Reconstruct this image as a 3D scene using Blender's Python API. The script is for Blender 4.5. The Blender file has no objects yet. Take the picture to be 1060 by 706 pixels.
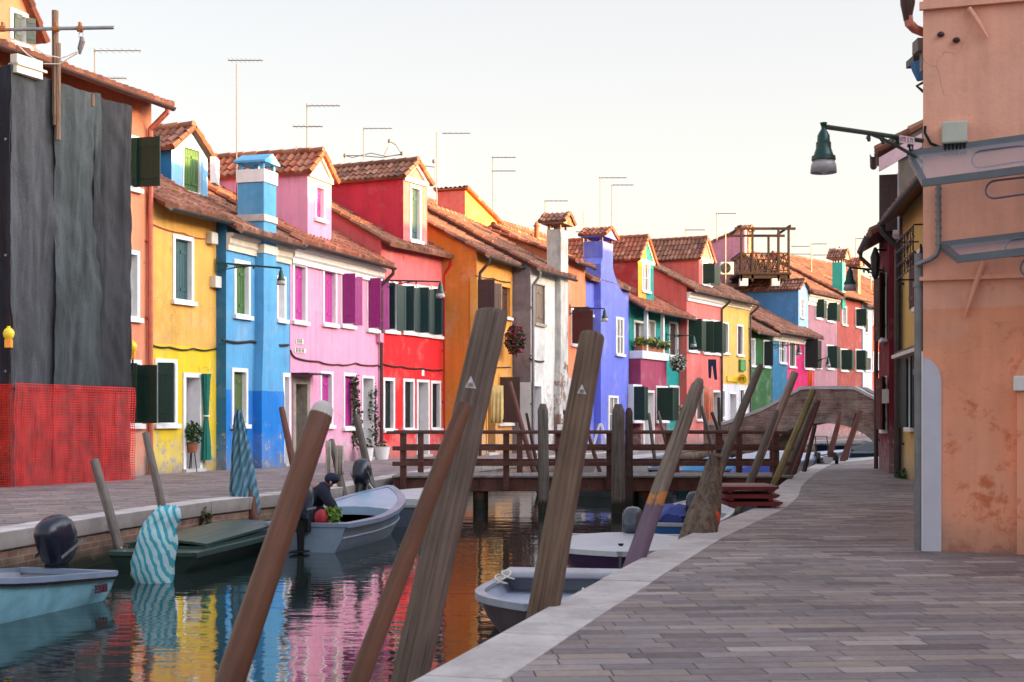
SKY_STRENGTH=.13; SKY_MIX=.8; SKY_GLOW=6.8
SKY_LOW=(1.25,1.0,.84,1); SKY_MID=(1.12,1.0,.95,1); SKY_TOP=(.83,.83,.91,1)
SUN_ENERGY=3.4; EXPOSURE=2.72; WATER_BUMP=.008
import bpy, bmesh, math, random
from mathutils import Vector, Matrix, noise as mnoise
random.seed(7)
R=math.radians
V=Vector
scene=bpy.context.scene
COL=scene.collection
EYE=1.22; FX=1472.0; CX=530.0; HY=431.0; WATER=-0.58
def gp(px,D): return V(((px-CX)/FX*D,D,0))
def at(px,py,D): return V(((px-CX)/FX*D,D,EYE+(HY-py)/FX*D))
# ------------------------------------------------------------------ materials
def lin(c):
    c=c/255.0
    return c/12.92 if c<=0.04045 else ((c+0.055)/1.055)**2.4
def rgb(r,g,b,k=1.0): return (lin(r)*k,lin(g)*k,lin(b)*k,1)
class NT:
    def __init__(s,name):
        s.m=bpy.data.materials.new(name); s.m.use_nodes=True
        s.t=s.m.node_tree; s.b=s.t.nodes['Principled BSDF']; s.n=s.t.nodes; s.l=s.t.links
    def node(s,ty,**kw):
        n=s.n.new(ty)
        for k,v in kw.items():
            if hasattr(n,k) and k not in('inputs',): setattr(n,k,v)
        return n
    def link(s,a,b): s.l.new(a,b)
    def geo(s): return s.node('ShaderNodeNewGeometry').outputs['Position']
    def obj(s): return s.node('ShaderNodeTexCoord').outputs['Object']
    def uv(s): return s.node('ShaderNodeTexCoord').outputs['UV']
    def mapping(s,src,scale=(1,1,1),rot=(0,0,0),loc=(0,0,0)):
        m=s.node('ShaderNodeMapping'); m.inputs['Scale'].default_value=scale; m.inputs['Rotation'].default_value=rot; m.inputs['Location'].default_value=loc
        s.link(src,m.inputs['Vector']); return m.outputs[0]
    def noise(s,src,scale,detail=4,rough=.55,dist=0):
        n=s.node('ShaderNodeTexNoise'); n.inputs['Scale'].default_value=scale; n.inputs['Detail'].default_value=detail
        n.inputs['Roughness'].default_value=rough; n.inputs['Distortion'].default_value=dist
        s.link(src,n.inputs['Vector']); return n.outputs['Fac']
    def ramp(s,src,stops):
        r=s.node('ShaderNodeValToRGB'); e=r.color_ramp.elements
        e[0].position=stops[0][0]; e[0].color=stops[0][1]; e[1].position=stops[-1][0]; e[1].color=stops[-1][1]
        for p,c in stops[1:-1]:
            k=e.new(p); k.color=c
        s.link(src,r.inputs[0]); return r.outputs[0]
    def mix(s,f,a,b,mode='MIX'):
        m=s.node('ShaderNodeMix'); m.data_type='RGBA'; m.blend_type=mode
        for v,i in((f,0),(a,6),(b,7)):
            if isinstance(v,(int,float)): m.inputs[i].default_value=v
            elif isinstance(v,tuple): m.inputs[i].default_value=v
            else: s.link(v,m.inputs[i])
        return m.outputs[2]
    def math(s,op,a,b=0.0,c=None):
        m=s.node('ShaderNodeMath'); m.operation=op
        for i,v in enumerate((a,b) if c is None else (a,b,c)):
            if isinstance(v,(int,float)): m.inputs[i].default_value=v
            else: s.link(v,m.inputs[i])
        return m.outputs[0]
    def sep(s,src):
        n=s.node('ShaderNodeSeparateXYZ'); s.link(src,n.inputs[0]); return n.outputs
    def bump(s,h,strength=.3,dist=.02):
        b=s.node('ShaderNodeBump'); b.inputs['Strength'].default_value=strength; b.inputs['Distance'].default_value=dist
        s.link(h,b.inputs['Height']); s.link(b.outputs[0],s.b.inputs['Normal'])
    def base(s,c,rough=.8,metal=0,spec=.3):
        if isinstance(c,tuple): s.b.inputs['Base Color'].default_value=c
        else: s.link(c,s.b.inputs['Base Color'])
        if isinstance(rough,(int,float)): s.b.inputs['Roughness'].default_value=rough
        else: s.link(rough,s.b.inputs['Roughness'])
        s.b.inputs['Metallic'].default_value=metal; s.b.inputs['Specular IOR Level'].default_value=spec
def g1(v): return (v,v,v,1)
def stucco(name,c,lower=None,zs=0,peel=.22,blotch=.25,seed=0.0,stain=None,stainamt=0.0,damp=.45,grime=.30,crack=.5,sscale=2.2):
    """painted plaster: mottled colour, rain streaks, flaking low down, optional second paint colour below height zs"""
    t=NT(name); p=t.geo(); pm=t.mapping(p,loc=(seed*3.1,seed*1.7,seed))
    z=t.sep(p)[2]
    col=c
    if lower is not None:
        zz=t.math('ADD',z,t.math('MULTIPLY',t.noise(pm,1.2,3),.10))
        f=t.math('GREATER_THAN',zz,zs+.05)
        col=t.mix(f,lower,c)
    n1=t.noise(pm,.55,6,.6); n2=t.noise(pm,3.5,5,.65)
    v=t.math('ADD',t.math('MULTIPLY',n1,.6),t.math('MULTIPLY',n2,.4))
    k=t.ramp(v,[(.28,g1(1-blotch*1.1)),(.5,g1(1)),(.75,g1(1+blotch*.55))])
    col=t.mix(1.0,col,k,'MULTIPLY')
    st=t.noise(t.mapping(p,scale=(5,5,.35),loc=(seed,0,0)),1.0,4,.6)
    sk=t.ramp(st,[(.42,g1(1)),(.72,g1(.80))])
    col=t.mix(.7,col,t.mix(1.0,col,sk,'MULTIPLY'))
    # faded, washed patches
    fd=t.ramp(t.noise(pm,.9,5,.6,.4),[(.55,g1(0)),(.72,g1(.35))])
    col=t.mix(fd,col,t.mix(.55,col,(.55,.5,.48,1)))
    if stain is not None:
        sn=t.math('ADD',t.noise(pm,sscale,6,.7,.3),t.math('MULTIPLY',t.math('SUBTRACT',1.6,z),.05))
        sf=t.ramp(sn,[(.57-stainamt,g1(0)),(.70-stainamt,g1(.8))])
        col=t.mix(sf,col,stain)
        sf2=t.ramp(t.noise(pm,9,4,.6),[(.66,g1(0)),(.72,g1(.6))])
        col=t.mix(t.math('MULTIPLY',sf2,sf),col,(.12,.055,.03,1))
    if peel>0:
        pn=t.math('ADD',t.noise(pm,4.5,6,.7),t.math('MULTIPLY',t.math('SUBTRACT',1.0,z),.10))
        pf=t.ramp(pn,[(.66-peel*.12,g1(0)),(.69-peel*.12,g1(1))])
        ll=t.math('LESS_THAN',z,3.2)
        col=t.mix(t.math('MULTIPLY',pf,ll),col,(.36,.31,.27,1))
    vo=t.node('ShaderNodeTexVoronoi'); vo.feature='DISTANCE_TO_EDGE'; vo.inputs['Scale'].default_value=.8
    wob=t.node('ShaderNodeVectorMath'); wob.operation='ADD'; nn_=t.node('ShaderNodeTexNoise'); nn_.inputs['Scale'].default_value=2.2; nn_.inputs['Detail'].default_value=6; t.link(pm,nn_.inputs['Vector']); t.link(pm,wob.inputs[0]); t.link(nn_.outputs['Color'],wob.inputs[1]); t.link(wob.outputs[0],vo.inputs['Vector'])
    ck=t.ramp(vo.outputs['Distance'],[(.0,g1(crack)),(.009,g1(0))]); cm=t.ramp(t.noise(pm,.8,3,.5),[(.52,g1(0)),(.60,g1(1))])
    col=t.mix(t.math('MULTIPLY',ck,cm),col,(.10,.06,.05,1))
    # salts and damp creeping up from the ground, patchy repairs, runs of grime under the eaves and sills
    dn=t.math('ADD',t.math('MULTIPLY',t.noise(pm,1.7,6,.7),1.6),t.math('MULTIPLY',z,-.55))
    dfac=t.ramp(dn,[(.30,g1(0)),(.62,g1(damp))]); col=t.mix(dfac,col,t.mix(.55,col,(.50,.46,.43,1)))
    gr=t.ramp(t.noise(t.mapping(p,scale=(9,9,.5),loc=(seed*2,1,0)),1.0,5,.7),[(.56,g1(0)),(.70,g1(grime))]); col=t.mix(gr,col,(.13,.10,.09,1))
    rp_=t.ramp(t.noise(t.mapping(pm,scale=(1,1,1.3)),1.9,2,.4),[(.62,g1(0)),(.66,g1(.05))]); col=t.mix(rp_,col,(.6,.56,.52,1))
    dirt=t.ramp(t.math('ADD',z,t.math('MULTIPLY',t.noise(pm,2,4),.5)),[(.22,g1(.55)),(.62,g1(0))])
    col=t.mix(dirt,col,(.16,.14,.125,1))
    t.base(col,.88,0,.25)
    t.bump(t.math('ADD',t.noise(p,30,4,.6),t.math('MULTIPLY',t.noise(p,4,3),1.5)),.35,.012)
    return t.m
def tilemat(name,c1,c2,c3,moss=.3):
    t=NT(name); uv=t.uv()
    w=t.node('ShaderNodeTexWhiteNoise'); w.noise_dimensions='2D'; t.link(uv,w.inputs['Vector'])
    col=t.ramp(w.outputs['Value'],[(0,c1),(.35,c2),(.7,c2),(1,c3)])
    p=t.geo()
    n=t.noise(p,1.3,5,.65); f=t.ramp(n,[(.5,g1(0)),(.75,g1(moss))])
    col=t.mix(f,col,(.055,.042,.038,1))
    f2=t.ramp(t.noise(p,14,4,.6),[(.5,g1(0)),(.7,g1(.35))])
    col=t.mix(f2,col,(.26,.22,.19,1))
    t.base(col,.85,0,.25); t.bump(t.noise(p,40,3),.3,.01)
    return t.m
def plain(name,c,rough=.6,metal=0,var=.15,scale=6,spec=.35,bump=0.0,stretch=(1,1,1)):
    t=NT(name); p=t.mapping(t.obj(),scale=stretch)
    k=t.ramp(t.noise(p,scale,5,.6),[(.3,g1(1-var)),(.7,g1(1+var*.5))])
    t.base(t.mix(1.0,c,k,'MULTIPLY'),rough,metal,spec)
    if bump: t.bump(t.noise(p,scale*4,4),bump,.01)
    return t.m
def wood(name,c1,c2,rough=.75,axis_scale=(14,14,.9),bump=.5,paint=None,pz=0,band=None,spec=.3,cracks=.7):
    """weathered timber, grain along z of the thing; darker and green below the tide line"""
    t=NT(name); p=t.obj(); pm=t.mapping(p,scale=axis_scale)
    n=t.noise(pm,1.6,7,.65,.35)
    col=t.ramp(n,[(.28,c1),(.52,c2),(.75,tuple(min(1,x*1.35) for x in c2[:3])+(1,))])
    cr=t.ramp(t.noise(t.mapping(p,scale=(axis_scale[0]*4,axis_scale[1]*4,axis_scale[2]*.55)),1.2,4,.5),[(.60,g1(0)),(.70,g1(cracks))])
    col=t.mix(cr,col,(.02,.014,.012,1))
    blot=t.ramp(t.noise(p,2.1,4,.6),[(.4,g1(1.0)),(.7,g1(.68))])
    col=t.mix(1.0,col,blot,'MULTIPLY')
    z=t.sep(t.geo())[2]
    zz=t.math('ADD',z,t.math('MULTIPLY',t.noise(p,7,4),.16))
    lc=t.ramp(t.noise(p,5,6,.7),[(.56,g1(0)),(.68,g1(.5))]); col=t.mix(t.math('MULTIPLY',lc,cracks),col,(.15,.14,.115,1))
    if paint is not None:
        f=t.math('LESS_THAN',zz,pz); col=t.mix(f,col,t.mix(t.ramp(t.noise(pm,2,5),[(.5,g1(0)),(.75,g1(.5))]),paint,(.2,.15,.2,1)))
        f2=t.math('MULTIPLY',t.math('LESS_THAN',zz,pz+.12),t.math('GREATER_THAN',zz,pz))
        if band is not None: col=t.mix(t.math('MULTIPLY',f2,t.ramp(t.noise(p,9,3),[(.42,g1(0)),(.5,g1(1))])),col,band)
    t.base(col,rough,0,spec)
    t.bump(t.math('ADD',n,t.math('MULTIPLY',cr,-1.5)),bump,.01)
    return t
def woodm(name,c1,c2,**k):
    t=wood(name,c1,c2,**k)
    z=t.sep(t.geo())[2]; p=t.obj()
    zz=t.math('ADD',t.math('ADD',z,1.0),t.math('MULTIPLY',t.noise(p,7,4),.16))
    wl=t.ramp(zz,[(.66,g1(1)),(.80,g1(0))])
    old=t.b.inputs['Base Color'].links[0].from_socket
    t.link(t.mix(wl,old,(.022,.022,.014,1)),t.b.inputs['Base Color'])
    return t.m
# ------------------------------------------------------------------ mesh builder
class MB:
    def __init__(s): s.v=[]; s.f=[]; s.mi=[]; s.fuv=[]; s.cur=0
    def face(s,idx,uv=None):
        s.f.append(tuple(idx)); s.mi.append(s.cur); s.fuv.append(uv)
    def add(s,vs,fs,uv=None):
        o=len(s.v); s.v.extend(V(a) for a in vs)
        for f in fs: s.face([o+i for i in f],uv)
        return o
    def quad(s,a,b,c,d): s.add([a,b,c,d],[(0,1,2,3)])
    def poly(s,pts): s.add(pts,[tuple(range(len(pts)))])
    def obox(s,o,a,b,c):
        o,a,b,c=V(o),V(a),V(b),V(c)
        s.add([o,o+a,o+a+b,o+b,o+c,o+a+c,o+a+b+c,o+b+c],[(0,3,2,1),(4,5,6,7),(0,1,5,4),(1,2,6,5),(2,3,7,6),(3,0,4,7)])
    def box(s,x0,x1,y0,y1,z0,z1): s.obox((x0,y0,z0),(x1-x0,0,0),(0,y1-y0,0),(0,0,z1-z0))
    def rings(s,rings,cap=True,closed=True):
        n=len(rings[0]); o=len(s.v)
        for r in rings: s.v.extend(V(a) for a in r)
        for k in range(len(rings)-1):
            for i in range(n if closed else n-1):
                j=(i+1)%n; a=o+k*n
                s.face((a+i,a+j,a+n+j,a+n+i))
        if cap:
            s.face([o+i for i in range(n)][::-1]); s.face([o+(len(rings)-1)*n+i for i in range(n)])
    def tube(s,pts,r,n=8,cap=True,jit=0,seed=0):
        pts=[V(p) for p in pts]; m=len(pts)
        rs=r if isinstance(r,(list,tuple)) else [r]*m
        rg=[]; prev=None
        for i,p in enumerate(pts):
            t=(pts[min(i+1,m-1)]-pts[max(i-1,0)]).normalized()
            if prev is None:
                ref=V((0,0,1)) if abs(t.z)<.9 else V((1,0,0)); x=t.cross(ref).normalized()
            else:
                x=(prev-t*prev.dot(t)).normalized()
            prev=x; y=t.cross(x)
            ring=[]
            for k in range(n):
                a=2*math.pi*k/n
                rr=rs[i]*(1+(jit*mnoise.noise(V((math.cos(a)*1.5+seed,math.sin(a)*1.5,(p.length)*1.2+seed))) if jit else 0))
                ring.append(p+x*math.cos(a)*rr+y*math.sin(a)*rr)
            rg.append(ring)
        s.rings(rg,cap)
    def cone(s,c,r0,r1,z0,z1,n=16): s.tube([V(c)+V((0,0,z0)),V(c)+V((0,0,z1))],[r0,r1],n)
    def ell(s,c,r,n=10,m=7):
        c=V(c); rg=[]
        for i in range(m+1):
            a=-math.pi/2+math.pi*(i+.001)/(m+.002)
            rg.append([c+V((r[0]*math.cos(a)*math.cos(2*math.pi*k/n),r[1]*math.cos(a)*math.sin(2*math.pi*k/n),r[2]*math.sin(a))) for k in range(n)])
        s.rings(rg,True)
    def leaves(s,c,r,n,size,seed=1,flat=.0):
        rnd=random.Random(seed); c=V(c)
        for i in range(n):
            d=V((rnd.gauss(0,1),rnd.gauss(0,1),rnd.gauss(0,1))).normalized()*(rnd.random()**.4)
            p=c+V((d.x*r[0],d.y*r[1],d.z*r[2]))
            a=V((rnd.gauss(0,1),rnd.gauss(0,1),rnd.gauss(0,.6))).normalized(); b=a.cross(V((rnd.gauss(0,1),rnd.gauss(0,1),rnd.gauss(0,1)))).normalized()
            k=size*rnd.uniform(.6,1.3)
            s.add([p-a*k,p-b*k*.5,p+a*k,p+b*k*.5],[(0,1,2,3)])
    def build(s,name,mat,parent=None,smooth=False,norm=True,bevel=0,angle=40):
        me=bpy.data.meshes.new(name)
        off=V((0,0,0))
        r=parent
        while r is not None:
            off=off+(V(r['_w']) if '_w' in r else V((0,0,0)))
            if '_w' in r: break
            r=r.parent
        own=None
        if parent is None and len(s.v):
            zmin=min(p.z for p in s.v); own=V((sum(p.x for p in s.v)/len(s.v),sum(p.y for p in s.v)/len(s.v),zmin)); off=own
        me.from_pydata([tuple(p-off) for p in s.v],[],s.f)
        mats=mat if isinstance(mat,(list,tuple)) else [mat]
        for m in mats: me.materials.append(m)
        if len(mats)>1: me.polygons.foreach_set('material_index',s.mi)
        if any(u is not None for u in s.fuv):
            uvl=me.uv_layers.new(name='UVMap'); data=[]
            for p,u in zip(me.polygons,s.fuv):
                u=u or (0.5,0.5)
                data.extend(list(u)*len(p.vertices))
            uvl.data.foreach_set('uv',data)
        if norm:
            bm=bmesh.new(); bm.from_mesh(me); bmesh.ops.recalc_face_normals(bm,faces=bm.faces); bm.to_mesh(me); bm.free()
        if smooth:
            me.polygons.foreach_set('use_smooth',[True]*len(me.polygons))
            if angle<180: me.set_sharp_from_angle(angle=R(angle))
        me.update()
        o=bpy.data.objects.new(name,me); COL.objects.link(o)
        if own is not None: o.location=own
        if parent is not None: o.parent=parent
        if bevel:
            b=o.modifiers.new('bevel','BEVEL'); b.width=bevel; b.segments=2; b.limit_method='ANGLE'
        return o
def tag(o,label=None,cat=None,group=None,kind=None):
    if label: o['label']=label
    if cat: o['category']=cat
    if group: o['group']=group
    if kind: o['kind']=kind
    return o
def empty(name,loc,label,cat,group=None,rz=0,local=False):
    """root of a thing. local=True: its parts are given in the thing's own axes; else in world coordinates"""
    o=bpy.data.objects.new(name,None); COL.objects.link(o); o.location=loc; o.rotation_euler=(0,0,rz)
    o.empty_display_size=.2
    o['_w']=(0,0,0) if local else tuple(loc)
    return tag(o,label,cat,group)
def copy_tree(o,parent=None):
    c=o.copy(); COL.objects.link(c); c.parent=parent
    for ch in [x for x in bpy.data.objects if x.parent==o]: copy_tree(ch,c)
    return c
# ------------------------------------------------------------------ facade frame
class F:
    """a vertical facade plane: s along it, d out of it (towards the canal), z up"""
    def __init__(s,A,B,side=1):
        s.A=V((A[0],A[1],0)); s.B=V((B[0],B[1],0)); s.L=(s.B-s.A).length; s.u=(s.B-s.A).normalized()
        s.n=V((s.u.y,-s.u.x,0))*side; s.k=V((0,0,1))
    def P(s,a,d,z): return s.A+s.u*a+s.n*d+V((0,0,z))
    def hit(s,px,py,d=0):
        r=V(((px-CX)/FX,1,0)); t=(s.A+s.n*d).dot(s.n)/r.dot(s.n)
        return (r*t-s.A).dot(s.u), EYE+(HY-py)/FX*t
    def solve_d(s,a,px):
        k=(px-CX)/FX; p=s.A+s.u*a
        return (k*p.y-p.x)/(s.n.x-k*s.n.y)
    def box(s,mb,s0,s1,d0,d1,z0,z1):
        mb.obox(s.P(s0,d0,z0),s.u*(s1-s0),s.n*(d1-d0),V((0,0,z1-z0)))
def FD(px0,D0,px1,D1,side=1): return F(gp(px0,D0),gp(px1,D1),side)
# ------------------------------------------------------------------ tiled roof surface
def tiles(mb,P0,S,U,pitch=.21,row=.38,h=.055,seed=0,thick=.07,coarse=False):
    """barrel tiles: columns run along U (up the slope), P0 is a lower corner on the soffit side"""
    P0,S,U=V(P0),V(S),V(U)
    N=S.cross(U).normalized()
    if N.z<0: N=-N
    nc=max(2,round(S.length/pitch)); nr=max(2,round(U.length/row)); ns=3 if coarse else 6
    rnd=random.Random(seed*77+5); w=nc*ns
    prof=[(.5-.5*math.cos(2*math.pi*i/ns)) for i in range(ns)]
    jit=[[rnd.uniform(-.012,.012) for j in range(nc+1)] for k in range(nr+1)]
    o=len(mb.v); rowsn=0
    for k in range(nr):
        for e in (0,1):
            t=(k+e)/nr; sag=-.03*math.sin(math.pi*t)
            for i in range(w+1):
                x=i/w; j=min(nc,i//ns)
                y=prof[i%ns]*h+(.032 if e==0 else 0)+thick+jit[k][j]+sag+.012*mnoise.noise(V((x*S.length*.8,t*U.length*.8,seed)))
                tt=t-(.10*jit[k][j]*8/nr if e==0 else 0)
                mb.v.append(P0+S*x+U*tt+N*y)
            rowsn+=1
    for r in range(rowsn-1):
        k=r//2
        for i in range(w):
            a=o+r*(w+1)+i
            mb.face((a,a+1,a+w+2,a+w+1),(i//ns+.5+seed*13,k+.5))
    # soffit slab and edges
    base=len(mb.v)
    for i in range(w+1): mb.v.append(P0+S*(i/w)+N*(thick*.35))
    for i in range(w): mb.face((base+i,base+i+1,o+i+1,o+i),(i//ns+.5+seed*13,.5))
    mb.obox(P0,S,U,N*thick*.6)
    # verge rows
    for ex in (0,1):
        p=P0+S*ex
        for k in range(nr):
            a=p+U*(k/nr)+N*(thick+.02); b=p+U*((k+1)/nr)+N*(thick)
            oo=len(mb.v); mb.tube([a,b],[.085,.07],6)
            for q in range(len(mb.fuv)-8,len(mb.fuv)): mb.fuv[q]=(-5.5-ex+seed*13,k+.5)
# ------------------------------------------------------------------ shared materials
M={}
M['white']=plain('white_paint',rgb(225,222,222),.55,0,.10,5)
M['cream']=plain('cream_plaster',rgb(215,205,190),.8,0,.15,3)
M['stone']=plain('istrian_stone',rgb(188,180,176),.75,0,.22,5,bump=.3)
M['stonedark']=plain('aged_stone',rgb(150,140,128),.8,0,.35,6,bump=.4)
M['dark']=plain('dark_interior',(.012,.012,.014,1),.5,0,.1)
M['glass']=plain('window_glass',(.02,.024,.03,1),.08,0,.1,spec=.6)
ct=NT('curtain_behind_glass'); cr_=ct.ramp(ct.noise(ct.mapping(ct.obj(),scale=(22,22,.8)),1,3),[(.35,(.05,.05,.055,1)),(.6,(.30,.29,.28,1))]); ct.base(cr_,.12,0,.6); M['curtained']=ct.m
M['gutter']=plain('lead_gutter',(.045,.040,.042,1),.5,.3,.3)
M['pipe_grey']=plain('zinc_pipe',(.20,.20,.22,1),.5,.4,.25)
M['pipe_brown']=plain('brown_pipe',(.07,.03,.03,1),.5,.1,.25)
M['iron']=plain('black_iron',(.018,.018,.022,1),.5,.5,.2)
M['cable']=plain('cable_sheath',(.03,.025,.03,1),.7,0,.2)
M['box']=plain('meter_box',rgb(200,196,188),.5,0,.1)
M['brick']=None
M['steel']=plain('galvanised_steel',(.32,.33,.36,1),.4,.7,.25)
M['ant']=plain('aerial_alloy',(.16,.15,.16,1),.5,.5,.2)
M['leaf']=plain('leaf_green',(.035,.085,.02,1),.6,0,.5,9)
M['leafdry']=plain('leaf_dull',(.07,.075,.03,1),.7,0,.5,9)
M['leafyel']=plain('leaf_yellow',(.22,.22,.03,1),.6,0,.4,9)
M['petal_p']=plain('petals_magenta',(.25,.02,.10,1),.6,0,.3)
M['petal_w']=plain('petals_white',(.75,.72,.68,1),.6,0,.2)
M['terracotta']=plain('terracotta',(.30,.10,.05,1),.8,0,.2)
SH=dict(
 teal=(.030,.085,.095),green=(.05,.13,.035),dkgreen=(.010,.035,.024),black=(.014,.016,.016),olive=(.09,.13,.04),
 magenta=(.44,.035,.26),purple=(.27,.022,.17),dkteal=(.013,.045,.048),brown=(.060,.030,.028),maroon=(.085,.018,.015),
 grey=(.12,.13,.13),ltgrey=(.38,.37,.40),sage=(.07,.09,.075),oldwood=(.16,.11,.08),navy=(.015,.02,.045),white=(.65,.65,.66))
for k,c in list(SH.items()): M['sh_'+k]=plain('shutter_'+k,c+(1,),.5,0,.22,9,stretch=(4,4,.6))
def tc(a,b,c): return (a,b,c,1)
M['tile_red']=tilemat('roof_tiles_red',tc(.13,.045,.030),tc(.27,.080,.045),tc(.44,.19,.12),.5)
M['tile_old']=tilemat('roof_tiles_old',tc(.09,.045,.035),tc(.21,.085,.055),tc(.34,.17,.12),.75)
M['tile_mix']=tilemat('roof_tiles_mixed',tc(.085,.038,.028),tc(.21,.080,.052),tc(.42,.22,.15),.7)
def brickmat(name,c1,c2,mortar,scale=1.0,mix=.5,plaster=None):
    t=NT(name)
    p=t.geo(); sx=t.sep(p)
    cmb=t.node('ShaderNodeCombineXYZ')
    t.link(t.math('ADD',sx[0],sx[1]),cmb.inputs[0]); t.link(sx[2],cmb.inputs[1])
    b=t.node('ShaderNodeTexBrick'); t.link(cmb.outputs[0],b.inputs['Vector'])
    b.inputs['Scale'].default_value=scale; b.inputs['Color1'].default_value=c1; b.inputs['Color2'].default_value=c2; b.inputs['Mortar'].default_value=mortar
    b.inputs['Brick Width'].default_value=.26; b.inputs['Row Height'].default_value=.072; b.inputs['Mortar Size'].default_value=.008; b.inputs['Bias'].default_value=-.1
    k=t.ramp(t.noise(p,1.4,6,.65),[(.32,g1(.45)),(.6,g1(1.1))])
    col=t.mix(1.0,b.outputs['Color'],k,'MULTIPLY')
    if plaster is not None:
        f=t.ramp(t.math('ADD',t.noise(p,1.1,6,.7),t.math('MULTIPLY',t.math('SUBTRACT',t.sep(p)[2],1.8),.06)),[(.50,g1(0)),(.53,g1(1))]); pk=t.ramp(t.noise(t.mapping(p,scale=(1,1,.4)),2.5,6,.7),[(.3,g1(.5)),(.7,g1(1.2))]); col=t.mix(f,col,t.mix(1.0,plaster,pk,'MULTIPLY'))
    z=t.math('ADD',t.math('ADD',sx[2],1.0),t.math('MULTIPLY',t.noise(p,3,4),.25))
    wl=t.ramp(z,[(.62,g1(1)),(.90,g1(0))])
    col=t.mix(wl,col,(.018,.02,.012,1))
    t.base(col,.85,0,.25); t.bump(t.math('ADD',b.outputs['Fac'],t.math('MULTIPLY',t.noise(p,25,4),-1.2)),-.5,.012)
    return t.m
M['brick']=brickmat('old_brick',(.22,.10,.07,1),(.32,.19,.13,1),(.30,.26,.22,1))
M['bridgebrick']=brickmat('bridge_brick',(.24,.12,.09,1),(.34,.23,.18,1),(.30,.26,.23,1))
# ------------------------------------------------------------------ wall parts
def wall_front(mb,f,s0,s1,z0,z1,holes,d=0):
    ss={s0,s1}; zz={z0,z1}
    for h in holes:
        ss.update((min(max(h[0],s0),s1),min(max(h[1],s0),s1))); zz.update((min(max(h[2],z0),z1),min(max(h[3],z0),z1)))
    # keep the cells no longer than 1.5 m
    ss=sorted(ss); zz=sorted(zz)
    for a,b in zip(ss,ss[1:]):
        if b-a<1e-5: continue
        for c,e in zip(zz,zz[1:]):
            if e-c<1e-5: continue
            m,q=(a+b)/2,(c+e)/2
            if any(h[0]<m<h[1] and h[2]<q<h[3] for h in holes): continue
            mb.quad(f.P(a,d,c),f.P(b,d,c),f.P(b,d,e),f.P(a,d,e))
def leaf(mb,f,hs,d,z0,z1,w,ang,sgn,louv=False):
    """one shutter leaf hinged at hs; ang from the wall plane, sgn=+1 opens towards +s when flat"""
    a=R(ang); dr=(f.u*math.cos(a)*sgn+f.n*math.sin(a)); th=(f.n*math.cos(a)-f.u*math.sin(a)*sgn)
    o=f.P(hs,d,z0); hgt=z1-z0; k=V((0,0,1))
    mb.obox(o,dr*w,th*.03,k*hgt)
    if louv:
        n=max(6,int(hgt/.085))
        for i in range(n):
            z=.06+(hgt-.12)*i/n
            mb.obox(o+dr*.05+k*z-th*.008,dr*(w-.1),th*.046,k*.028)
        for q in (0,w-.05): mb.obox(o+dr*q-th*.012,dr*.05,th*.054,k*hgt)
    else:
        for i in range(1,4): mb.obox(o+dr*(w*i/4-.004)-th*.005,dr*.008,th*.04,k*(hgt-.02))
        for q in (.16,.80): mb.obox(o+k*hgt*q-th*.012+dr*.02,dr*(w-.04),th*.054,k*.07)
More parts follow.
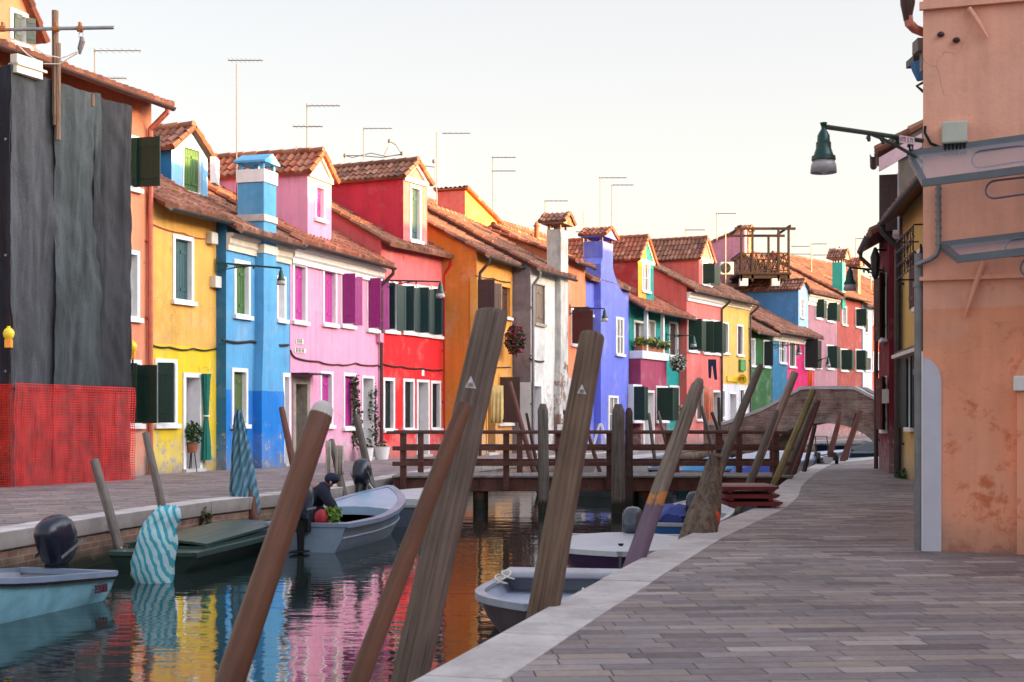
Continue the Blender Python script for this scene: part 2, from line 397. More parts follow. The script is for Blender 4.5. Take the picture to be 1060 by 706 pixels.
def win(f,root,holes,x0,y0,x1,y1,kind='closed',col='dkgreen',d=0,frame='white',ang=(90,168),fw=.09,dep=.20,lab=None,sill=True,far=False):
    ym=(y0+y1)/2; s0=f.hit(x0,ym,d)[0]; s1=f.hit(x1,ym,d)[0]; xm=(x0+x1)/2
    z1=f.hit(xm,y0,d)[1]; z0=f.hit(xm,y1,d)[1]
    fw=min(fw,(s1-s0)*.2)
    holes.append((s0,s1,z0,z1))
    mb=MB()
    f.box(mb,s0,s0+fw,d-dep,d+.025,z0,z1); f.box(mb,s1-fw,s1,d-dep,d+.025,z0,z1)
    f.box(mb,s0+fw,s1-fw,d-dep,d+.025,z1-fw,z1); f.box(mb,s0+fw,s1-fw,d-dep,d+.025,z0,z0+fw*.7)
    w=mb.build('window',M[frame],root)
    if lab: w['label']=lab
    i0,i1,j0,j1=s0+fw,s1-fw,z0+fw*.7,z1-fw
    if sill:
        mb=MB(); f.box(mb,s0-.05,s1+.05,d+.003,d+.09,z0-.06,z0+.035); mb.build('sill',M[frame if frame!='none' else 'white'],w)
    mb=MB(); f.box(mb,i0,i1,d-dep-.02,d-dep+.0,j0,j1)
    mb.build('pane',M['glass'] if (kind!='glass' or random.random()<.4) else M['curtained'],w)
    if kind=='glass':
        mb=MB(); c=(i0+i1)/2
        f.box(mb,c-.03,c+.03,d-dep+.002,d-dep+.04,j0,j1); f.box(mb,i0,i0+.05,d-dep+.002,d-dep+.038,j0,j1); f.box(mb,i1-.05,i1,d-dep+.002,d-dep+.038,j0,j1)
        f.box(mb,i0+.05,c-.03,d-dep+.002,d-dep+.036,(j0+j1)/2-.015,(j0+j1)/2+.015); f.box(mb,c+.03,i1-.05,d-dep+.002,d-dep+.036,(j0+j1)/2-.015,(j0+j1)/2+.015)
        mb.build('sash',M[frame],w)
    mt=M['sh_'+col]; wd=(i1-i0)/2; ang=(ang[0]-random.uniform(0,10) if ang[0]>30 else ang[0],ang[1]-random.uniform(0,12) if ang[1]>30 else ang[1])
    if kind=='closed':
        for a in (0,1):
            mb=MB(); aa=i0+a*wd; q=d-min(.11+.03*random.random(),dep*.45)
            f.box(mb,aa+.004,aa+wd-.004,q-.03,q,j0+.01,j1-.01)
            for k in (.15,.78): f.box(mb,aa+.03,aa+wd-.03,q+.001,q+.018,j0+(j1-j0)*k,j0+(j1-j0)*k+.07)
            for k in (1,2): f.box(mb,aa+wd*k/3-.004,aa+wd*k/3+.004,q+.001,q+.006,j0+.02,j1-.02)
            mb.build('shutter',mt,w)
    if kind in('open','openL','louvre'):
        lv=kind=='louvre'
        mb=MB(); leaf(mb,f,i0,d+.03,j0,j1,wd*1.02,ang[0],1,lv); mb.build('shutter',mt,w)
        if kind!='openL':
            mb=MB(); leaf(mb,f,i1,d+.03,j0,j1,wd*1.02,ang[1],-1,lv); mb.build('shutter',mt,w)
    return w
def door(f,root,holes,x0,y0,x1,y1,col='ltgrey',d=0,frame='white',dep=.35,z0=None,fw=.1,panel=True,lab=None,name='door'):
    ym=(y0+y1)/2; s0=f.hit(x0,ym,d)[0]; s1=f.hit(x1,ym,d)[0]; xm=(x0+x1)/2
    z1=f.hit(xm,y0,d)[1]
    z0=.0 if z0 is None else z0
    holes.append((s0,s1,z0-.3,z1))
    mb=MB()
    f.box(mb,s0+fw,s1-fw,d-dep-.03,d-dep,z0+.08,z1-fw)
    if panel:
        for a,b in ((.12,.45),(.52,.92)):
            h=z1-fw-z0-.08
            f.box(mb,s0+fw+.1,s1-fw-.1,d-dep+.001,d-dep+.02,z0+.08+h*a,z0+.08+h*b)
    o=mb.build(name,M['sh_'+col] if 'sh_'+col in M else M[col],root)
    if lab: o['label']=lab
    mb=MB()
    f.box(mb,s0,s0+fw,d-dep-.03,d+.03,z0,z1); f.box(mb,s1-fw,s1,d-dep-.03,d+.03,z0,z1); f.box(mb,s0+fw,s1-fw,d-dep-.03,d+.03,z1-fw,z1)
    mb.build('frame',M[frame],o)
    mb=MB(); f.box(mb,s0-.03,s1+.03,d-dep,d+.12,-.05,z0+.07); mb.build('doorstep',M['stone'],o)
    mb=MB(); c=f.P(s1-fw-.12,d-dep+.05,z0+1.05); mb.ell(c,(.035,.035,.035),6,5); mb.build('handle',M['steel'],o)
    return o
def gutter(f,root,s0,s1,z,d,r=.075,mat='gutter'):
    mb=MB(); n=7; rg=[]
    for s in (s0,s1):
        ring=[f.P(s,d+r*math.cos(math.pi*k/n+math.pi),z+r*math.sin(math.pi*k/n+math.pi)) for k in range(n+1)]
        ring+=[f.P(s,d+(r-.012)*math.cos(math.pi*k/n+math.pi),z+.004+(r-.012)*math.sin(math.pi*k/n+math.pi)) for k in range(n,-1,-1)]
        rg.append(ring)
    mb.rings(rg); return mb.build('gutter',M[mat],root)
def downpipe(f,root,s,zt,zb,d=.08,out=.35,r=.05,mat='gutter'):
    mb=MB(); p=[f.P(s,out,zt),f.P(s,out,zt-.12),f.P(s,d,zt-.45),f.P(s,d,zt-.55),f.P(s,d,zb)]
    mb.tube(p,r,8)
    z=zt-1.2
    while z>zb+.3:
        f.box(mb,s-.07,s+.07,-.002,d,z,z+.04); z-=1.6
    return mb.build('drainpipe',M[mat],root,smooth=True)
def wallcable(f,root,pts,r=.018,mat='cable',d=.03,name='cable'):
    """pts: px,py along the facade"""
    q=[]
    for i,(x,y) in enumerate(pts):
        s,z=f.hit(x,y,d); q.append((s,z))
    P=[]
    for a,b in zip(q,q[1:]):
        for k in range(4):
            t=k/4; P.append(f.P(a[0]+(b[0]-a[0])*t,d,a[1]+(b[1]-a[1])*t-.04*math.sin(math.pi*t)+random.uniform(-.008,.008)))
    P.append(f.P(q[-1][0],d,q[-1][1]))
    mb=MB(); mb.tube(P,r,5); return mb.build(name,M[mat],root)
def body(f,root,holes,ze,rise,dp,mat,ov=.35,s0=0.01,s1=None,gable=True,d0=0,sidemat=None,name='wall',zb=-.3):
    """ze = height of the eave edge (at d=ov); walls run up under the roof slope"""
    s1=f.L-.01 if s1 is None else s1
    sl=rise/(dp/2+ov); zw=ze+sl*ov; zr=ze+rise
    mb=MB()
    wall_front(mb,f,s0,s1,zb,zw,holes,d0)
    if sidemat is not None: mb.cur=1
    for s in (s0,s1):
        mb.poly([f.P(s,d0,zb),f.P(s,d0,zw),f.P(s,-dp/2,zr),f.P(s,-dp,zw),f.P(s,-dp,zb)])
    mb.cur=0
    mb.quad(f.P(s0,-dp,zb),f.P(s1,-dp,zb),f.P(s1,-dp,zw),f.P(s0,-dp,zw))
    return mb.build(name,mat if sidemat is None else [mat,sidemat],root,norm=False)
def roof(f,root,ze,rise,dp,mat,ov=.35,s0=0,s1=None,seed=1,e=.06,back=True,frontname='roof'):
    s1=f.L if s1 is None else s1
    mb=MB()
    P0=f.P(s0-e,ov,ze); S=f.u*(s1-s0+2*e); U=f.P(0,-dp/2,ze+rise)-f.P(0,ov,ze)
    tiles(mb,P0,S,U,seed=seed)
    if back:
        P0=f.P(s0-e,-dp-ov,ze); U=f.P(0,-dp/2,ze+rise)-f.P(0,-dp-ov,ze)
        tiles(mb,P0,S,U,seed=seed+1,coarse=True,pitch=.3,row=.6)
    # ridge tiles
    z=ze+rise+.10; n=int((s1-s0+2*e)/.4)+1
    for i in range(n):
        a=s0-e+(s1-s0+2*e)*i/n; b=s0-e+(s1-s0+2*e)*(i+1)/n
        k=len(mb.fuv); mb.tube([f.P(a,-dp/2,z),f.P(b+.03,-dp/2,z-.01)],[.12,.10],8)
        for q in range(k,len(mb.fuv)): mb.fuv[q]=(i+.5+seed*9,77.5)
    return mb.build(frontname,M[mat],root,smooth=True,norm=False,angle=50)
def cornice(f,root,s0,s1,z0,z1,mat='white',p=.16,d0=0):
    mb=MB(); h=z1-z0
    prof=[(0.004,0),(p*.35,0),(p*.35,h*.30),(p*.6,h*.42),(p*.6,h*.72),(p,h*.85),(p,h),(0.004,h)]
    mb.rings([[f.P(s,d0+a,z0+b) for a,b in prof] for s in (s0,s1)])
    return mb.build('cornice',M[mat],root)
def dormer(f,root,xl,xr,ye,ya,yb,mat,rmat,set_=.0,back=3.0,wins=(),side=None,ov=.12,half=None,trim=None,seed=3,sidepaint=None,name='dormer',front_trim=True):
    d=-set_
    s0=f.hit(xl,(ye+yb)/2,d)[0]; s1=f.hit(xr,(ye+yb)/2,d)[0]
    ze=f.hit(xl,ye,d)[1]; za=f.hit((xl+xr)/2,ya,d)[1]; zb=f.hit((xl+xr)/2,yb,d)[1]-.25
    sm=(s0+s1)/2
    holes=[]; 
    o=bpy.data.objects.new(name,None)
    mb=MB()
    pend=[]
    for w in wins:
        x0,y0,x1,y1=w[:4]; ym=(y0+y1)/2
        holes.append((f.hit(x0,ym,d)[0],f.hit(x1,ym,d)[0],f.hit((x0+x1)/2,y1,d)[1],f.hit((x0+x1)/2,y0,d)[1]))
    top=max([ze]+[h[3] for h in holes])
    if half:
        # two colours meeting at the middle, the left one painting in sunlight
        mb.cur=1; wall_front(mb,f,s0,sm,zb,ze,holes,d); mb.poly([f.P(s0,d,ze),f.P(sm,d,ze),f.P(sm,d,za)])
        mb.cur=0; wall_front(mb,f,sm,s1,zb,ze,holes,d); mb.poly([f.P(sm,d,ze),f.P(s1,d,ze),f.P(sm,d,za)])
    elif top>ze+.01:
        h=holes[0]
        zt=ze+(za-ze)*(1-abs(h[0]-sm)/((s1-s0)/2)); zt2=ze+(za-ze)*(1-abs(h[1]-sm)/((s1-s0)/2))
        wall_front(mb,f,s0,h[0],zb,ze,[],d); wall_front(mb,f,h[1],s1,zb,ze,[],d)
        wall_front(mb,f,h[0],h[1],zb,h[2],[],d)
        mb.poly([f.P(s0,d,ze),f.P(h[0],d,ze),f.P(h[0],d,max(zt,ze))]); mb.poly([f.P(h[1],d,ze),f.P(s1,d,ze),f.P(h[1],d,max(zt2,ze))])
        mb.poly([f.P(h[0],d,min(h[3],zt)),f.P(h[1],d,min(h[3],zt2)),f.P(h[1],d,zt2+.001),f.P(sm,d,za),f.P(h[0],d,zt+.001)])
    else:
        wall_front(mb,f,s0,s1,zb,ze,holes,d); mb.poly([f.P(s0,d,ze),f.P(s1,d,ze),f.P(sm,d,za)])
    mb.cur=2 if side is not None else 0
    for s in (s0,s1):
        mb.quad(f.P(s,d,zb),f.P(s,d,ze),f.P(s,d-back,ze),f.P(s,d-back,zb-0))
    mb.poly([f.P(s0,d-back,zb),f.P(s1,d-back,zb),f.P(s1,d-back,ze),f.P(sm,d-back,za),f.P(s0,d-back,ze)])
    mats=[mat,half or mat,side or mat]
    bpy.data.objects.remove(o)
    dm=mb.build(name,mats,root,norm=False)
    for w in wins:
        kw=dict(w[5]) if len(w)>5 else {}
        win(f,dm,[],*w[:4],kind=w[4],d=d,**kw)
    mb=MB()
    for k,(sa,sgn) in enumerate(((s0,-1),(s1,1))):
        sl=(za-ze)/((s1-s0)/2); e=.13
        P0=f.P(sa+sgn*e,d+ov,ze-sl*e+.0); S=f.n*(-(back+ov+.1)); U=f.P(sm,d+ov,za)-P0
        tiles(mb,P0,S,U,seed=seed+k,pitch=.20,row=.34,h=.06,thick=.05)
    n=int(back/.4)+1
    for i in range(n):
        a=d+ov-(back+ov)*i/n; b=d+ov-(back+ov)*(i+1)/n; kk=len(mb.fuv)
        mb.tube([f.P(sm,a,za+.11),f.P(sm,b-.03,za+.10)],[.10,.085],8)
        for q in range(kk,len(mb.fuv)): mb.fuv[q]=(i+.5+seed*9,55.5)
    mb.build('roof',M[rmat],dm,smooth=True,norm=False,angle=50)
    if trim:
        mb=MB(); t=.10
        for sa,sgn in ((s0,1),(s1,-1)):
            a=f.P(sa,d+.004,ze-.0); b=f.P(sm,d+.004,za-.0)
            mb.obox(a,b-a,f.n*.06,V((0,0,-t)))
        f.box(mb,s0,s1,d+.004,d+.07,ze-.13,ze-.001-.0)
        mb.build('pediment',M[trim],dm)
    return dm
def house(f,label,ze_px,rise,dp,wmat,rmat,wins=(),doors=(),ov=.35,seed=1,s0=.01,s1=None,sidemat=None,gut=True,pipes=(),corn=None,cat='house',group='painted houses along the left quay',name='house',gutmat='gutter',zeval=None,minslope=.55):
    ze=zeval if zeval is not None else f.hit(ze_px[0],ze_px[1],ov)[1]
    rise=max(rise,minslope*(dp/2+ov)) if (group!='houses out of frame on the right bank' and 'scaffolding net' not in label) else rise
    root=empty(name,f.P(0,0,0),label,cat,group)
    holes=[]
    for w in wins:
        kw=dict(w[5]) if len(w)>5 else {}
        win(f,root,holes,*w[:4],kind=w[4],**kw)
    for dd in doors:
        kw=dict(dd[4]) if len(dd)>4 else {}
        door(f,root,holes,*dd[:4],**kw)
    S1=f.L-.01 if s1 is None else s1
    body(f,root,holes,ze,rise,dp,wmat,ov,s0,S1,sidemat=sidemat)
    roof(f,root,ze,rise,dp,rmat,ov,s0,S1,seed)
    if gut: gutter(f,root,s0,S1,ze-.0,ov+.085,mat=gutmat)
    for p in pipes: downpipe(f,root,p[0],ze-.05,p[1],out=ov+.08,mat=p[2] if len(p)>2 else 'gutter')
    if corn: cornice(f,root,s0,S1,ze-corn[0],ze-.03,corn[1],p=corn[2] if len(corn)>2 else .2)
    root['_ze']=ze
    return root
# ------------------------------------------------------------------ camera, world, sun
cam=bpy.data.cameras.new('camera'); co=bpy.data.objects.new('camera',cam); COL.objects.link(co)
co.location=(0,0,EYE); co.rotation_euler=(R(90),0,0)
cam.sensor_width=36; cam.lens=FX/1060*36; cam.shift_y=(HY-353)/1060; cam.clip_start=.1; cam.clip_end=5000
cam.dof.use_dof=True; cam.dof.focus_distance=27; cam.dof.aperture_fstop=5.6
scene.camera=co
SUN=V((.965,-.235,0)).normalized(); ELEV=R(5.0)
wd=bpy.data.worlds.new('World'); scene.world=wd; wd.use_nodes=True; nt=wd.node_tree
sky=nt.nodes.new('ShaderNodeTexSky'); sky.sky_type='NISHITA'; sky.sun_disc=False
sky.sun_elevation=ELEV; sky.sun_rotation=math.atan2(SUN.x,SUN.y); sky.altitude=0; sky.air_density=1.0; sky.dust_density=1.2; sky.ozone_density=1.0
bg=nt.nodes['Background']; bg.inputs['Strength'].default_value=SKY_STRENGTH
gm=nt.nodes.new('ShaderNodeMix'); gm.data_type='RGBA'; gm.blend_type='MIX'
tcn=nt.nodes.new('ShaderNodeTexCoord'); sx=nt.nodes.new('ShaderNodeSeparateXYZ'); nt.links.new(tcn.outputs['Generated'],sx.inputs[0])
rp=nt.nodes.new('ShaderNodeValToRGB'); e=rp.color_ramp.elements
e[0].position=0.0; e[0].color=SKY_LOW
e[1].position=.55; e[1].color=SKY_TOP
k=e.new(.16); k.color=SKY_MID
nt.links.new(sx.outputs[2],rp.inputs[0])
nt.links.new(sky.outputs[0],gm.inputs[6]); nt.links.new(rp.outputs[0],gm.inputs[7]); gm.inputs[0].default_value=SKY_MIX
# the sky is brighter towards the low sun, which stands out of frame on the right
vm=nt.nodes.new('ShaderNodeVectorMath'); vm.operation='DOT_PRODUCT'; nt.links.new(tcn.outputs['Generated'],vm.inputs[0]); vm.inputs[1].default_value=(SUN.x,SUN.y,.12)
m1_=nt.nodes.new('ShaderNodeMapRange'); m1_.inputs['From Min'].default_value=.25; m1_.inputs['From Max'].default_value=1; m1_.inputs['To Min'].default_value=1; m1_.inputs['To Max'].default_value=SKY_GLOW; m1_.interpolation_type='SMOOTHSTEP'
nt.links.new(vm.outputs['Value'],m1_.inputs['Value'])
vs=nt.nodes.new('ShaderNodeVectorMath'); vs.operation='SCALE'; nt.links.new(gm.outputs[2],vs.inputs[0]); nt.links.new(m1_.outputs[0],vs.inputs['Scale'])
nt.links.new(vs.outputs[0],bg.inputs['Color'])
sl=bpy.data.lights.new('sun','SUN'); sl.energy=SUN_ENERGY; sl.angle=R(.5); sl.color=(1.0,.50,.14)
so=bpy.data.objects.new('sun',sl); COL.objects.link(so)
dirv=V((SUN.x*math.cos(ELEV),SUN.y*math.cos(ELEV),math.sin(ELEV)))
so.rotation_euler=dirv.to_track_quat('Z','Y').to_euler(); so.location=dirv*60
scene.view_settings.view_transform='Standard'; scene.view_settings.look='None'; scene.view_settings.gamma=1; scene.view_settings.exposure=EXPOSURE
scene.render.engine='CYCLES'; scene.cycles.max_bounces=8; scene.cycles.glossy_bounces=4; scene.cycles.diffuse_bounces=4
# ------------------------------------------------------------------ ground, water
LE=[(-9.5,-6),(-7.0,6),(-6.1,11),(-5.42,14.8),(-4.98,17.4),(-4.35,20.4),(-3.62,22.4),(-2.98,24.2),(-2.68,26.9),(-2.35,29.0),(-1.2,35),(1.5,44),(4.2,50),(7.4,58),(9.3,61.5),(12.5,67),(17,73.5),(22,80),(30,88),(60,106)]
RE=[(-3.2,-6),(-1.2,3.8),(-.38,6.68),(.33,9.3),(1.05,11.86),(1.72,14.2),(2.5,16.6),(3.32,19.1),(4.0,21.7),(4.70,24.9),(5.48,28.0),(6.58,32.1),(8.05,37.2),(9.5,39.8),(11.5,43.8),(14,49),(16.8,54.5),(20,62),(26,70),(40,81),(75,98)]
def pave(name,rot,c):
    t=NT(name); p=t.geo(); pm=t.mapping(p,rot=(0,0,R(rot)))
    b=t.node('ShaderNodeTexBrick'); t.link(pm,b.inputs['Vector']); b.offset=.43; b.offset_frequency=2; b.squash=.8; b.squash_frequency=3
    b.inputs['Scale'].default_value=1; b.inputs['Brick Width'].default_value=.46; b.inputs['Row Height'].default_value=.158
    b.inputs['Mortar Size'].default_value=.0045; b.inputs['Mortar Smooth'].default_value=.3; b.inputs['Bias'].default_value=0
    b.inputs['Color1'].default_value=g1(0); b.inputs['Color2'].default_value=g1(1); b.inputs['Mortar'].default_value=g1(.5)
    col=t.ramp(b.outputs['Color'],[(0,c[0]),(.25,c[1]),(.45,c[2]),(.62,c[3]),(.85,c[4]),(1,c[5])])
    w=t.ramp(t.noise(p,.7,5,.6),[(.3,g1(.78)),(.7,g1(1.18))]); col=t.mix(1.0,col,w,'MULTIPLY')
    w2=t.ramp(t.noise(t.mapping(p,scale=(1,1.6,1)),22,5,.7),[(.3,g1(.80)),(.7,g1(1.15))]); col=t.mix(1.0,col,w2,'MULTIPLY')
    sp=t.ramp(t.noise(p,5,5,.75),[(.66,g1(0)),(.73,g1(.35))]); col=t.mix(sp,col,(.05,.04,.04,1))
    wsp=t.ramp(t.noise(t.mapping(p,scale=(1,3,1),loc=(7,3,0)),2.6,2,.5),[(.735,g1(0)),(.75,g1(.7))]); col=t.mix(wsp,col,(.5,.48,.47,1))
    col=t.mix(b.outputs['Fac'],col,(.035,.03,.03,1))
    rg=t.ramp(t.noise(p,9,4,.6),[(.3,g1(.55)),(.7,g1(.8))])
    t.base(col,rg,0,.35)
    t.bump(t.math('ADD',t.math('MULTIPLY',b.outputs['Fac'],-1.5),t.math('ADD',t.math('MULTIPLY',t.sep(b.outputs['Color'])[0],.5),t.math('MULTIPLY',t.noise(p,26,5,.7),.8))),.6,.012)
    return t.m
PAV=[tc(.115,.086,.092),tc(.235,.185,.178),tc(.168,.140,.152),tc(.30,.232,.20),tc(.20,.168,.180),tc(.37,.305,.285)]
M['paveR']=pave('trachyte_paving',-4,PAV)
M['paveL']=pave('trachyte_paving_left',-22,[tuple(x*1.0 for x in c[:3])+(1,) for c in PAV])
kt=NT('kerb_stone'); p=kt.geo()
kk=kt.ramp(kt.noise(p,2.0,7,.7),[(.3,(.32,.285,.28,1)),(.55,(.50,.455,.45,1)),(.75,(.60,.56,.55,1))])
kd=kt.ramp(kt.noise(p,7,6,.75),[(.55,g1(0)),(.68,g1(.5))]); kk=kt.mix(kd,kk,(.20,.17,.16,1))
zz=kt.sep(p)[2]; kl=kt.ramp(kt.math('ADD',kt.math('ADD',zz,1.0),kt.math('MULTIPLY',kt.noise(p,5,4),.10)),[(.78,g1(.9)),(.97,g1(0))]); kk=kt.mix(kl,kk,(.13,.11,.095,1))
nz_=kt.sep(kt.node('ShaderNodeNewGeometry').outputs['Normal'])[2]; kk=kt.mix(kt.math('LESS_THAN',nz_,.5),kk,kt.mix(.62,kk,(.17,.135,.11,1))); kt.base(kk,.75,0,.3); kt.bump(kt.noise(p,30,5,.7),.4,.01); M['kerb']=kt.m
def offs(poly,k,sgn):
    out=[]
    for i,a in enumerate(poly):
        p=V((poly[max(i-1,0)][0],poly[max(i-1,0)][1])); q=V((poly[min(i+1,len(poly)-1)][0],poly[min(i+1,len(poly)-1)][1]))
        t=(q-p).normalized(); n=V((t.y,-t.x))*sgn
        out.append((a[0]+n.x*k,a[1]+n.y*k))
    return out
def quay(poly,sgn,nm,mat,far):
    inner=offs(poly,.36,-sgn)
    mb=MB()
    n=len(poly)
    for i in range(n-1):
        a,b=inner[i],inner[i+1]
        mb.quad((a[0],a[1],0),(b[0],b[1],0),(far,b[1],0) if True else 0,(far,a[1],0))
    tag(mb.build(nm,mat,norm=False),kind='structure')
    # kerb: one long course of stones with joints
    mb=MB()
    for i in range(n-1):
        A=V((*poly[i],0)); B=V((*poly[i+1],0)); C=V((*inner[i],0)); D=V((*inner[i+1],0)); L=(B-A).length; m=max(1,round(L/1.35))
        for k in range(m):
            g=.006/L
            def PT(t,w): 
                a=A.lerp(B,t); c=C.lerp(D,t); return a.lerp(c,w)
            t0=k/m+g; t1=(k+1)/m-g
            z=.004+random.uniform(-.002,.004); w0=-.04/.36
            a,b,c,d=PT(t0,w0),PT(t1,w0),PT(t1,1.01),PT(t0,1.01)
            lo=V((0,0,-.19)); hi=V((0,0,z))
            mb.add([a+lo,b+lo,c+lo,d+lo,a+hi,b+hi,c+hi,d+hi],[(0,3,2,1),(4,5,6,7),(0,1,5,4),(1,2,6,5),(2,3,7,6),(3,0,4,7)])
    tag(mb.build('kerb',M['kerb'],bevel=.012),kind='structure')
    mb=MB()
    for i in range(n-1):
        a,b=poly[i],poly[i+1]
        mb.quad((a[0],a[1],-2),(b[0],b[1],-2),(b[0],b[1],-.15),(a[0],a[1],-.15))
    tag(mb.build('quay_wall',M['brick'],norm=False),kind='structure')
quay(LE,1,'left_pavement',M['paveL'],-90)
quay(RE,-1,'right_pavement',M['paveR'],110)
mb=MB(); mb.quad((-1500,-800,-2),(1500,-800,-2),(1500,2500,-2),(-1500,2500,-2))
tag(mb.build('ground',plain('earth',(.08,.07,.06,1),.9),norm=False),kind='structure')
mb=MB(); mb.quad((-90,108,-.02),(120,108,-.02),(120,900,-.02),(-90,900,-.02)); tag(mb.build('ground',M['stonedark'],norm=False),kind='structure')
wt=NT('canal_water'); p=wt.geo()
n1=wt.noise(wt.mapping(p,scale=(.9,2.4,1),rot=(0,0,R(-12))),2.3,3,.5,.3)
n2=wt.noise(wt.mapping(p,scale=(1,1.6,1),rot=(0,0,R(25))),.8,2,.5)
n3=wt.noise(wt.mapping(p,scale=(1,2.2,1)),7,3,.5)
hh=wt.math('ADD',wt.math('ADD',wt.math('MULTIPLY',n1,.5),n2),wt.math('MULTIPLY',n3,.05))
wt.base((.010,.018,.016,1),.015,0,.5); wt.b.inputs['IOR'].default_value=1.45
wt.bump(hh,1.0,WATER_BUMP)
mb=MB(); mb.quad((-60,-30,WATER),(110,-30,WATER),(110,120,WATER),(-60,120,WATER))
tag(mb.build('canal_water',wt.m,norm=False),kind='structure')
# ================================================================== the left row
def W(r,g,b,k=.62):
    c=rgb(r,g,b,min(1,k*1.28)); m=max(c[:3]); y=.3*c[0]+.5*c[1]+.2*c[2]; q=.03
    return tuple(min(.86,x*(1-q)+(y*.6+m*.4)*q) for x in c[:3])+(1,)
def st(name,c,**k): return stucco(name,c,**k)
# --- first house, behind the dark net
f1=FD(-66,24.0,157,29.9)
m1=st('plaster_peach',W(240,150,112),seed=1)
h1=house(f1,'tall peach house behind the dark scaffolding net, green shutters beside its brown downpipe',(165,108),1.5,8,m1,'tile_red',
 wins=[(131,140,144,196,'openL',dict(col='dkgreen',ang=(80,0))),(121,258,144,330,'glass',{}),(121,372,146,441,'openL',dict(col='dkgreen',ang=(80,0)))],
 ov=.45,seed=1,gutmat='pipe_brown')
# leaves of the two shuttered windows: broad ones standing straight out
for (x,y0,y1) in ((137,143,194),(133.5,378,438)):
    s,_=f1.hit(x,(y0+y1)/2); z1=f1.hit(x,y0)[1]; z0=f1.hit(x,y1)[1]
    mb=MB(); leaf(mb,f1,s,.03,z0,z1,.62,86,1); mb.build('shutter',M['sh_dkgreen'],h1)
downpipe(f1,h1,f1.hit(151.5,300)[0],h1['_ze'],0,out=.5,d=.09,r=.055,mat='pipe_brown' if 0 else 'pipe_peach') if 'pipe_peach' in M else None
M['pipe_peach']=plain('peach_pipe',W(205,105,80),.6,0,.2)
downpipe(f1,h1,f1.hit(152,300)[0],h1['_ze']-.0,0,out=.5,d=.09,r=.06,mat='pipe_peach')
md=st('plaster_orange_gable',W(240,150,105),seed=2)
dormer(f1,h1,-16,37,14,-30,64,md,'tile_red',set_=1.2,back=3.5,wins=[(10,11,29,46,'open',dict(col='sage',ang=(10,150)))],seed=21)
# --- yellow house
f2=FD(157.5,29.9,224,32.2)
m2=st('plaster_apricot_over_yellow',W(238,182,88),lower=W(245,208,30),zs=f2.hit(190,358)[1],peel=.55,seed=3)
h2=house(f2,'yellow house with apricot upper floor, narrow doorway and a tied green curtain',(160,212),1.45,7,m2,'tile_mix',
 wins=[(178.5,244,200,313,'closed',dict(col='teal')),(160,371.5,183,440.5,'openL',dict(col='dkgreen',ang=(62,0)))],
 doors=[(189,386,208.5,489,dict(col='ltgrey',dep=.30,frame='white'))],ov=.38,seed=2)
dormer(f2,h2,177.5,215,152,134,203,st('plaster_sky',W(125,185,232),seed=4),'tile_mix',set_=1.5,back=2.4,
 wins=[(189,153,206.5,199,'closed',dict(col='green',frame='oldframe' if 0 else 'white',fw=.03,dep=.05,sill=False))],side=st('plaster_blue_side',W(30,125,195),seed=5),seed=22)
wallcable(f2,h2,[(157.5,357),(175,359),(200,361),(224,361)]); wallcable(f2,h2,[(158,232),(190,241),(214,247)],r=.012,mat='pipe_peach')
for (x0,y0,x1,y1) in ((216,241,223.5,252.5),(220,287,227,297)):
    s,z=f2.hit((x0+x1)/2-3,(y0+y1)/2); mb=MB(); f2.box(mb,s-.13,s+.13,.003,.15,z-.13,z+.13); mb.build('meter_box',M['box'],h2,bevel=.01)
# --- blue house
P0=f2.P(f2.L,0,0); n_=f2.n
f3=F((P0+n_*.25).xy,gp(300,35.3)[:2])
m3=st('plaster_two_blues',W(95,172,222),lower=W(0,130,222),zs=f3.hit(250,404)[1],seed=6,blotch=.2,damp=.2,peel=.1)
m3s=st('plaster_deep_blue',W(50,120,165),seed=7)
h3=house(f3,'blue house with a stepped chimney breast and two blues, pale above, vivid below',(236,236),1.35,7,m3,'tile_mix',
 wins=[(242,269.5,258.5,328,'closed',dict(col='green')),(239.5,381,256,441,'closed',dict(col='olive')),(286,286,295.5,332,'glass',{})],
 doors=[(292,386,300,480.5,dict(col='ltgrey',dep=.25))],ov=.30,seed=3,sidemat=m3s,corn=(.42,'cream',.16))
wallcable(f3,h3,[(230,352),(260,353),(299,357)],r=.03)
# breast and chimney
def chim_breast(f,root,xs,xc,xr,ytop,mat,prof=None,name='chimney_breast'):
    """side face seen from xs to xc, front from xc to xr"""
    s0=f.hit(xs,400)[0]; d=f.solve_d(s0,xc); s1=f.hit(xr,400,d)[0]
    zt=f.hit(xc,ytop,d)[1]
    mb=MB()
    if prof is None: f.box(mb,s0,s1,-.4,d,-.3,zt)
    else:
        rg=[]
        for (a,b,z) in prof: rg.append([f.P(s0+a,-.4,z),f.P(s1+b,-.4,z),f.P(s1+b,d,z),f.P(s0+a,d,z)])
        mb.rings(rg)
    return mb.build(name,mat,root),s0,s1,d,zt
s0=f3.hit(264,400)[0]; d_=f3.solve_d(s0,273); s1=f3.hit(286,300,d_)[0]
zt=f3.hit(273,187,d_)[1]
mb=MB(); rg=[]
for (a,b,z) in ((-.10,.45,-.3),(-.10,.45,1.7),(-.02,.12,3.0),(0,0,3.6),(0,0,zt)):
    rg.append([f3.P(s0+a,-.45,z),f3.P(s1+b,-.45,z),f3.P(s1+b,d_,z),f3.P(s0+a,d_,z)])
mb.rings(rg); cb=mb.build('chimney',m3,h3,norm=True)
for zz_,hh_,mt in ((zt-.02,.30,'white'),(f3.hit(273,224,d_)[1]-.1,.16,'stone'),(f3.hit(273,259,d_)[1]-.06,.2,'cream')):
    mb=MB(); f3.box(mb,s0-.03,s1+.03,-.48,d_+.03,zz_,zz_+hh_); mb.build('collar',M[mt],cb)
